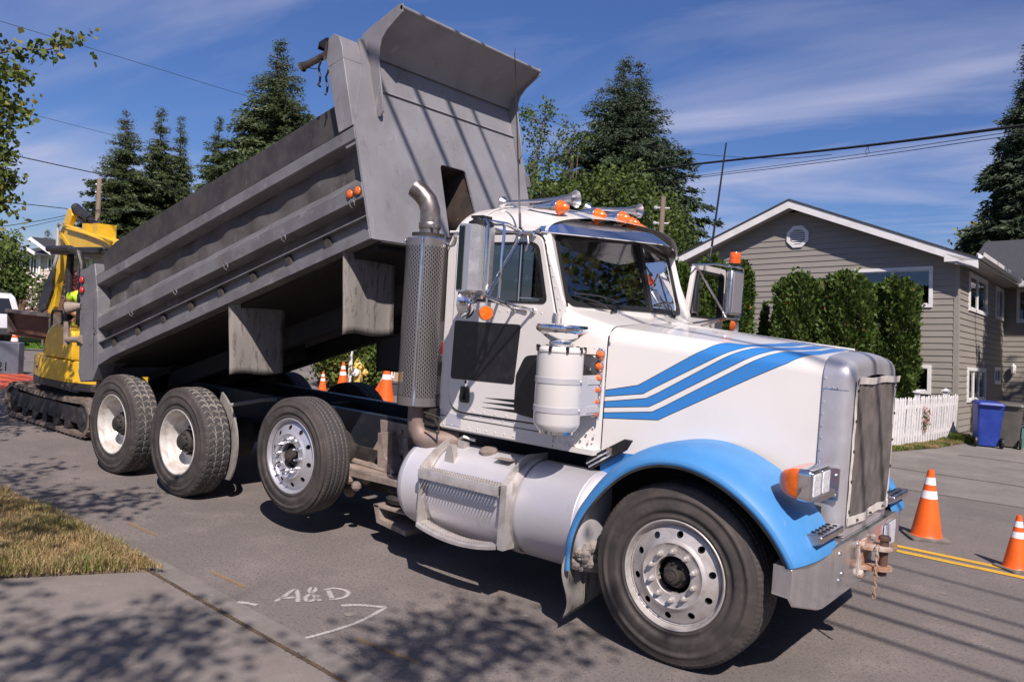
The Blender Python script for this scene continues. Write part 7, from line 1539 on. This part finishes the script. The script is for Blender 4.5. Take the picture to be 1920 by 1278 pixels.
# ================================================================ VEHICLES FAR BEHIND
def vehicle(name, loc, rz, label, cat, kind, paint):
    t = empty(name, loc, label, cat); Mx = Matrix.Rotation(rz, 4, 'Z')
    def bb(nm, m, mt, parent=None, **k):
        q_ = MB(); q_.add(m.v, m.f, 0, Mx); q_.m = m.m; return q_.build(nm, mt, parent or t, **k)
    suv = kind == 'suv'; L_ = 4.7 if suv else 5.5
    if suv: prof = [(0, .45), (.02, .95), (.06, 1.08), (.25, 1.62), (.45, 1.72), (2.9, 1.70), (3.55, 1.18), (4.55, 1.02), (4.7, .75), (4.68, .42)]
    else: prof = [(0, .55), (.0, 1.12), (1.95, 1.14), (2.0, 1.20), (2.25, 1.78), (3.4, 1.78), (4.0, 1.22), (5.35, 1.10), (5.5, .8), (5.48, .5)]
    W = .92; m = MB(); rings = []
    for yy, k, dz in ((-W, .0, 0), (-W + .05, 1, 0), (0, 1.0, .02), (W - .05, 1, 0), (W, 0, 0)):
        rings.append([(x + (0 if k else .02 * (1 if x < 2 else -1)), yy * (1 - .12 * max(0, z - 1.05) / .7) , z - (0 if k else .03) + dz * (z > 1)) for x, z in prof])
    m.loft(rings); body_ = bb('car_body', m, paint, bevel=.02, ang=35)
    gm_ = mat('car_glass', (.015, .018, .022), .08, coat=.5) if 'car_glass' not in bpy.data.materials else bpy.data.materials['car_glass']
    m = MB()
    if suv: m.loft([[(.055, -.70, 1.10), (.055, .70, 1.10), (.215, .62, 1.56), (.215, -.62, 1.56)], [(.045, -.70, 1.10), (.045, .70, 1.10), (.205, .62, 1.56), (.205, -.62, 1.56)]])
    else: m.loft([[(2.02, -.70, 1.26), (2.02, .70, 1.26), (2.20, .62, 1.70), (2.20, -.62, 1.70)], [(2.01, -.70, 1.26), (2.01, .70, 1.26), (2.19, .62, 1.70), (2.19, -.62, 1.70)]])
    bb('rear_window', m, gm_, body_)
    for s_ in (-1, 1):
        m = MB(); x0, x1, x2, x3 = (.5, 3.4, 2.85, .7) if suv else (2.3, 3.85, 3.35, 2.5)
        m.loft([[(x0, s_ * (W + .003), 1.12 + (.12 if not suv else 0)), (x1, s_ * (W + .003), 1.15 + (.1 if not suv else 0)), (x2, s_ * (W * .905), 1.62), (x3, s_ * (W * .905), 1.62)], [(x0, s_ * (W - .02), 1.12), (x1, s_ * (W - .02), 1.15), (x2, s_ * (W * .88), 1.62), (x3, s_ * (W * .88), 1.62)]]); bb('side_window', m, gm_, body_)
        m = MB(); m.box(-.012, .05, min(s_ * .74, s_ * .90), max(s_ * .74, s_ * .90), .80 if suv else .72, 1.15 if suv else 1.08); bb('tail_lamp', m, redl, body_, bevel=.01)
        for xw in (.95, L_ - .95):
            m = MB(); m.lathe([(.001, .03), (.20, .02), (.22, .0), (.35, .0), (.37, .03), (.37, .2), (.33, .23), (.001, .23)], (xw, s_ * (W + .01), .37), (0, -s_, 0), 28); bb('wheel', m, rubber)
    m = MB(); m.box(-.10, .10, -.88, .88, .46, .66); bb('bumper', m, mat('bumper_plastic', (.06, .06, .065), .5) if suv else chrome, body_, bevel=.02)
    m = MB(); m.box(-.112, -.10, -.22, .22, .52, .64); bb('licence_plate', m, mat('plate', (.6, .62, .66), .5), body_)
    if suv:
        m = MB()
        for s_ in (-1, 1): m.tube([(.5, s_ * .66, 1.74), (.6, s_ * .66, 1.79), (2.6, s_ * .66, 1.78), (2.7, s_ * .66, 1.73)], .02, 6)
        m.box(.02, .03, -.12, .12, .95, 1.0); m.tube([(.07, -.1, 1.12), (.04, .3, 1.16)], .01, 5); bb('roof_rack', m, exk, body_)
    else:
        m = MB(); m.box(-.012, .0, -.10, .10, .93, .99); m.box(-.008, .002, -.66, .66, 1.06, 1.09); bb('tailgate_handle', m, exk, body_)
    return t
vehicle('parked_car', (-25.4, 3.95, 0), R_(182), 'white sport utility car seen from behind at the left edge', 'car', 'suv', mat('car_white', (.72, .73, .75), .3, coat=.6))
vehicle('pickup_truck', (-15.5, 12.2, 0), R_(140), 'silver pickup truck seen through the gap under the dump body', 'pickup truck', 'pick', mat('car_silver', (.42, .44, .48), .35, .5, coat=.6))
# ================================================================ STREET THINGS
hy = px(670, 736, 2, 0); t = empty('fire_hydrant', (hy[0], hy[1], 0), 'pale yellow fire hydrant seen over the truck frame', 'fire hydrant'); o_ = (0, 0, 0); hym = mat('hydrant_yellow', (.74, .55, .16), .5, c2=(.66, .47, .12), ns=9)
m = MB(); m.lathe([(.16, 0), (.16, .05), (.11, .06), (.105, .40), (.115, .42), (.125, .56), (.15, .58), (.15, .61), (.12, .62), (.115, .68), (.08, .76), (.045, .81), (.03, .84), (.02, .87), (.001, .88)], o_, (0, 0, 1), 28); m.build('barrel', hym, t)
for d in ((-.9, -.45, 0), (.9, .4, 0), (.45, -.9, 0)):
    m = MB(); m.lathe([(.07, .08), (.07, .15), (.085, .15), (.085, .20), (.03, .21), (.025, .24), (.001, .24)], (0, 0, .49), d, 16); m.build('outlet_cap', hym if d[0] != .45 else conew, t)
g0 = px(33, 704, 2, 0); t = empty('steel_box', (g0[0], g0[1], 0), 'dark grey steel box numbered 21 at the left edge', 'steel box'); m = MB(); rv_ = np.array([CAMR[0][0], CAMR[0][1], 0]); rv_ /= np.linalg.norm(rv_); fv = np.array([-rv_[1], rv_[0], 0])
def qd(a, b, c_): return tuple(rv_ * a + fv * b + np.array([0, 0, c_]))
m.add([qd(a, b, c_) for a in (-2.2, 0) for b in (0, .22) for c_ in (0, .73)], [(0, 1, 3, 2), (4, 6, 7, 5), (0, 4, 5, 1), (2, 3, 7, 6), (0, 2, 6, 4), (1, 5, 7, 3)]); m.build('box_shell', mat('box_grey', (.10, .115, .145), .5, c2=(.08, .09, .115), ns=3), t, bevel=.02)
fc = bpy.data.curves.new('number', 'FONT'); fc.body = '21'; fc.size = .27; fc.extrude = .004; fo = bpy.data.objects.new('painted_number', fc); col.objects.link(fo); fm = Matrix((rv_, (0, 0, 1), -fv)).transposed().to_4x4(); fm.translation = Vector(qd(-.47, -.006, .10)); fc.materials.append(blackp)
bpy.context.view_layer.update(); nme = bpy.data.meshes.new_from_object(fo); bpy.data.objects.remove(fo); no = bpy.data.objects.new('painted_number', nme); col.objects.link(no); no.parent = t; no.matrix_local = fm
m = MB(); P = [px(a, b, 2, .03) for a, b in [(-60, 702), (34, 699), (76, 707), (80, 716), (40, 722), (-60, 733)]]; m.loft([[tuple(p) for p in P], [(p[0], p[1], .004) for p in P]]); c0 = P[0]; tag(m.build('steel_road_plate', mat('orange_plate', (.62, .11, .035), .5, c2=(.40, .06, .03), ns=2)), 'orange red steel plate lying on the road by the grey box', 'road plate')
g0 = px(737, 742, 2, 0); t = empty('tool_crate', (g0[0], g0[1], 0), 'dark grey crate standing on the far kerb behind the exhaust stack', 'crate'); m = MB()
m.add([qd(a, b, c_) for a in (-.22, .5) for b in (0, .5) for c_ in (0, .32)], [(0, 1, 3, 2), (4, 6, 7, 5), (0, 4, 5, 1), (2, 3, 7, 6), (0, 2, 6, 4), (1, 5, 7, 3)]); m.build('crate_body', mat('crate_grey', (.05, .05, .06), .6), t, bevel=.01)
m = MB(); m.add([qd(a, b, c_) for a in (-.24, .52) for b in (-.02, .52) for c_ in (.29, .325)], [(0, 1, 3, 2), (4, 6, 7, 5), (0, 4, 5, 1), (2, 3, 7, 6), (0, 2, 6, 4), (1, 5, 7, 3)]); m.build('crate_lid', mat('crate_lid', (.07, .07, .08), .5), t)
t = empty('cardboard_box', (g0[0], g0[1], .325), 'brown cardboard box on top of the dark crate', 'box'); m = MB(); m.add([qd(a, b, c_) for a in (-.02, .18) for b in (.15, .4) for c_ in (0, .2)], [(0, 1, 3, 2), (4, 6, 7, 5), (0, 4, 5, 1), (2, 3, 7, 6), (0, 2, 6, 4), (1, 5, 7, 3)]); m.build('carton', mat('cardboard', (.40, .25, .13), .8), t); m = MB(); m.add([qd(a, b, c_) for a in (.07, .09) for b in (.147, .403) for c_ in (0, .203)], [(0, 1, 3, 2), (4, 6, 7, 5), (0, 4, 5, 1), (2, 3, 7, 6), (0, 2, 6, 4), (1, 5, 7, 3)]); m.build('tape', mat('tape', (.5, .4, .25), .3), t)
t = empty('wire_rack', (g0[0], g0[1], .325), 'white slatted panel behind the cardboard box', 'panel'); m = MB()
for k in range(12): m.add([qd(a, b, c_) for a in (-.2 + k * .06, -.165 + k * .06) for b in (.45, .47) for c_ in (0, .36)], [(0, 1, 3, 2), (4, 6, 7, 5), (0, 4, 5, 1), (2, 3, 7, 6), (0, 2, 6, 4), (1, 5, 7, 3)])
m.build('slats', trimw, t, smooth=False); m = MB(); m.add([qd(a, b, c_) for a in (-.22, .52) for b in (.43, .45) for c_ in (.05, .09)], [(0, 1, 3, 2), (4, 6, 7, 5), (0, 4, 5, 1), (2, 3, 7, 6), (0, 2, 6, 4), (1, 5, 7, 3)]); m.build('cross_bar', trimw, t, smooth=False)
m = MB(); b_ = px(654, 735, 2, 0); m.tube([b_, b_ + [0, 0, 1.5]], .05, 8); tag(m.build('marker_post', mat('post_white', (.7, .68, .66), .6)), 'thin white post standing in the shrub behind the hydrant', 'post')
# sidewalk and lawns beyond the crossing
sheet('corner_sidewalk', [tuple(px(a, b, 2, 0)[:2]) for a, b in [(520, 698), (606, 697), (650, 712), (800, 745), (860, 775), (800, 790), (600, 760), (520, 735)]], .006, conc)
sheet('far_lawn', [tuple(px(a, b, 2, 0)[:2]) for a, b in [(480, 675), (600, 678), (700, 690), (900, 700), (1000, 640), (500, 640)]], .02, lawn)
sheet('left_lawn', [tuple(px(a, b, 2, 0)[:2]) for a, b in [(-60, 651), (110, 655), (300, 668), (300, 600), (-60, 590)]], .02, lawn)
sheet('left_kerb', [tuple(px(a, b, 2, 0)[:2]) for a, b in [(-60, 653), (110, 659), (300, 672), (300, 668), (110, 655), (-60, 651)]], .03, conc)
grass('lawn_grass', [tuple(px(a, b, 2, 0)[:2]) for a, b in [(530, 677), (602, 678), (602, 664), (530, 663)]], 9000, .10, 12, z0=.02, wd=.02, pg=3, gm=[leafg, leafmat('lawn_blade', (.09, .20, .02), (.14, .26, .03), 3)])
grass('left_lawn_grass', [tuple(px(a, b, 2, 0)[:2]) for a, b in [(30, 655), (108, 656), (108, 645), (30, 644)]], 6000, .10, 13, z0=.02, wd=.02, pg=3, gm=[leafg, bpy.data.materials['lawn_blade']])
# ================================================================ BEIGE HOUSE FAR LEFT
DH = 42.; s1 = DH / FPX; og = pxd(90, 600, DH); t = empty('beige_house', (og[0], og[1], 0), 'beige house with dark grey roof and white window trim far left', 'house')
ru = Vector(rv_); fu = Vector(fv); Mh = Matrix((ru, fu, Vector((0, 0, 1)))).transposed().to_4x4()
hz_ = lambda y: pxd(90, y, DH)[2]; hx = lambda x: (x - 90) * s1
def hb(nm, m, mt, parent=None, **k): q_ = MB(); q_.add(m.v, m.f, 0, Mh); q_.m = m.m; return q_.build(nm, mt, parent or t, smooth=False, **k)
bsid = mat('beige_siding', (.52, .45, .39), .8, c2=(.46, .40, .34), ns=1, bump=.1, bs=20, stretch=(.2, .2, 8)); m = MB(); lap(m, hx(40), hx(106), 0, hz_(478), [(hx(54), hx(64), hz_(517), hz_(481)), (hx(87), hx(97), hz_(504), hz_(483))], ex=.2); lap(m, hx(106), hx(165), 0, hz_(470), [(hx(128), hx(140), hz_(515), hz_(488))], y=.9, ex=.2); m.box(hx(40), hx(165), .95, 9, 0, hz_(470)); m.box(hx(40), hx(106), .03, 2, 0, hz_(478)) if False else None
hb('wall', m, bsid)
m = MB(); m.loft([[(hx(30), -.6, hz_(478)), (hx(175), -.6, hz_(478)), (hx(150), 4.5, hz_(440)), (hx(50), 4.5, hz_(440))], [(hx(30), -.6, hz_(481)), (hx(175), -.6, hz_(481)), (hx(150), 4.5, hz_(443)), (hx(50), 4.5, hz_(443))]]); rg_ = hz_(448)
m.loft([[(hx(64), -.5, hz_(449)), (hx(102), -.5, hz_(478)), (hx(120), 4.5, hz_(478)), (hx(66), 4.5, hz_(445))], [(hx(64), -.5, hz_(447)), (hx(102), -.5, hz_(476)), (hx(120), 4.5, hz_(476)), (hx(66), 4.5, hz_(443))]]); hb('roof', m, shingle)
m = MB(); m.prism([(hx(58), hz_(452)), (hx(64), hz_(448)), (hx(102), hz_(473)), (hx(102), hz_(479)), (hx(64), hz_(455))], 'xz', -.64, -.56); m.prism([(hx(58), hz_(467)), (hx(74), hz_(475)), (hx(74), hz_(481)), (hx(58), hz_(473))], 'xz', -.70, -.62); m.box(hx(69), hx(73), -.1, .0, 0, hz_(478)); m.box(hx(147), hx(153), .8, .9, 0, hz_(470)); hb('trim', m, trimw)
for a, b, c_, d, yy in ((54, 64, 517, 481, 0), (87, 97, 504, 483, 0), (128, 140, 515, 488, .9)):
    m = MB(); x0, x1, z0, z1 = hx(a), hx(b), hz_(c_), hz_(d); w_ = .07; m.box(x0 - w_, x1 + w_, yy - .05, yy, z1, z1 + w_); m.box(x0 - w_, x1 + w_, yy - .05, yy, z0 - w_, z0); m.box(x0 - w_, x0, yy - .05, yy, z0, z1); m.box(x1, x1 + w_, yy - .05, yy, z0, z1); m.box((x0 + x1) / 2 - .02, (x0 + x1) / 2 + .02, yy - .04, yy, z0, z1); f_ = hb('window', m, trimw)
    m = MB(); m.box(x0, x1, yy + .01, yy + .02, z0, z1); hb('pane', m, bpy.data.materials['car_glass'], f_)
m = MB(); P = pxd(70, 600, 31); P0 = P * [1, 1, 0]; m.add([tuple(np.array(qd(a, b, c_)) + P0) for a in (-1.5, 3) for b in (0, .08) for c_ in (0, 1.62)], [(0, 1, 3, 2), (4, 6, 7, 5), (0, 4, 5, 1), (2, 3, 7, 6), (0, 2, 6, 4), (1, 5, 7, 3)]); tag(m.build('board_fence', mat('brown_fence', (.14, .075, .055), .85, c2=(.10, .05, .04), ns=6), smooth=False), 'brown board fence below the beige house', 'fence')
# ================================================================ POLES AND WIRES
polem = mat('weathered_pole', (.25, .19, .14), .9, c2=(.17, .13, .10), ns=5, stretch=(1, 1, .1), bump=.3, bs=30)
def pole(x, y, dep, label, r=.13, arms=0):
    a = pxd(x, y, dep); base = np.array([a[0], a[1], 0]); t = empty('utility_pole', base, label, 'utility pole', 'utility poles'); m = MB(base); m.tube([base, base * .5 + a * .5, a], [r * 1.2, r * 1.08, r], 14); m.build('shaft', polem, t)
    m = MB(base)
    for z in (.35, .8): m.tube([a - [.18, .1, z], a - [-.18, -.1, z]], .03, 6); m.sphere(a - [.18, .1, z], .06, 6)
    if arms: m.box(a[0] - .35, a[0] - .12, a[1] - .15, a[1] + .12, a[2] - 1.9, a[2] - 1.2)
    m.build('insulators', mat('grey_porcelain', (.45, .45, .45), .4) if 'grey_porcelain' not in bpy.data.materials else bpy.data.materials['grey_porcelain'], t); return a
p1 = pole(187, 335, 48, 'weathered utility pole in front of the leftmost conifer', .14); pole(243, 416, 60, 'distant short utility pole just above the dump body', .12); pole(1244, 368, 24, 'utility pole between the dark tree and the truck visor', .075, 1)
wirem = mat('wire_black', (.012, .012, .013), .7)
def wire(pts, r, label, grp='overhead wires'):
    P = curve3([pxd(*p) for p in pts], 12); m = MB(); m.tube(P, r, 6); return tag(m.build('overhead_wire', wirem), label, 'wire', grp)
wire([(520, 372, 44), (990, 345, 33), (1285, 310, 26), (1600, 276, 21), (1920, 235, 17), (2300, 180, 14), (3400, -40, 9)], .034, 'thick black cable crossing the sky from the cab to the right edge')
m = MB(); c_ = pxd(1628, 277, 20.6); m.tube([c_ + [0, 0, .02], c_ + [.03, 0, -.12], c_ + [-.03, 0, -.2], c_ + [-.06, 0, -.08], c_ + [-.02, 0, .02]], .008, 5); tag(m.build('cable_clip', wirem), 'small loop hanging from the thick cable above the house', 'cable clip')
wire([(1180, 346, 30), (1285, 333, 27), (1600, 291, 21), (1880, 250, 17.5), (2300, 190, 14)], .008, 'upper of the two thin wires just under the thick cable'); wire([(1180, 348, 30), (1285, 336, 27), (1600, 297, 21), (1880, 257, 17.5), (2300, 200, 14)], .009, 'lower of the two thin wires just under the thick cable')
wire([(880, 170, 34), (970, 205, 33), (1105, 250, 32), (1280, 285, 30), (1445, 297, 28), (1560, 290, 26)], .009, 'thin wire dipping in front of the spruce pair'); wire([(-700, -105, 22), (-60, 22, 30), (0, 40, 31), (240, 112, 36), (455, 178, 41), (520, 196, 43)], .010, 'topmost thin wire crossing the sky at the upper left'); wire([(-700, 60, 26), (-60, 190, 34), (60, 215, 36), (190, 248, 38), (300, 275, 40)], .009, 'second faint wire from the top at the upper left')
wire([(-700, 120, 22), (-60, 270, 30), (20, 290, 31), (190, 327, 36), (370, 366, 42), (420, 376, 43)], .020, 'cable passing in front of the left conifers above the pole'); wire([(-700, 290, 30), (-60, 372, 40), (60, 384, 42), (187, 396, 47.8), (320, 394, 52), (420, 392, 56)], .022, 'cable attached low on the left pole'); wire([(-700, 500, 28), (-60, 432, 38), (60, 416, 42), (130, 403, 45), (187, 393, 47.8)], .018, 'upper of two service wires rising from the left edge to the pole'); wire([(-700, 560, 28), (-60, 452, 38), (40, 428, 42), (130, 408, 45), (187, 398, 47.8)], .014, 'lower of two service wires rising from the left edge to the pole')
dv = np.array([1, -.17, 0])
for x_, y_, lb in ((-15., -5.2, 'utility pole past the left edge carrying the cables over the truck'), (27., -6.5, 'utility pole past the right edge carrying the cables over the truck')):
    t = empty('utility_pole', (x_, y_, 0), lb, 'utility pole', 'utility poles'); m = MB((x_, y_, 0)); m.tube([(x_, y_, 0), (x_, y_, 10.2)], [.16, .11], 14); m.build('shaft', polem, t); m = MB((x_, y_, 0)); m.box(x_ - .06, x_ + .06, y_ - 1.1, y_ + 1.1, 9.2, 9.32); m.build('cross_arm', polem, t)
for k, (yy, r, tt) in enumerate([(.33, .030, 11.0), (.78, .033, 11.1), (1.20, .033, 11.2), (1.55, .026, 11.3), (2.25, .022, 11.6)]):
    g_ = np.array([1.0, yy, 0]) + SUN * tt; m = MB(); m.tube([np.array([-15., -6.1 + .45 * k, 9.3])] + [g_ + dv * x for x in np.linspace(-10, 8, 10)] + [np.array([27., -7.4 + .45 * k, 9.3])], r, 6); tag(m.build('overhead_wire', wirem), ['nearest', 'second', 'third', 'fourth', 'farthest'][k] + ' of five cables strung over the truck, seen only by its shadow', 'wire', 'cables over the truck')
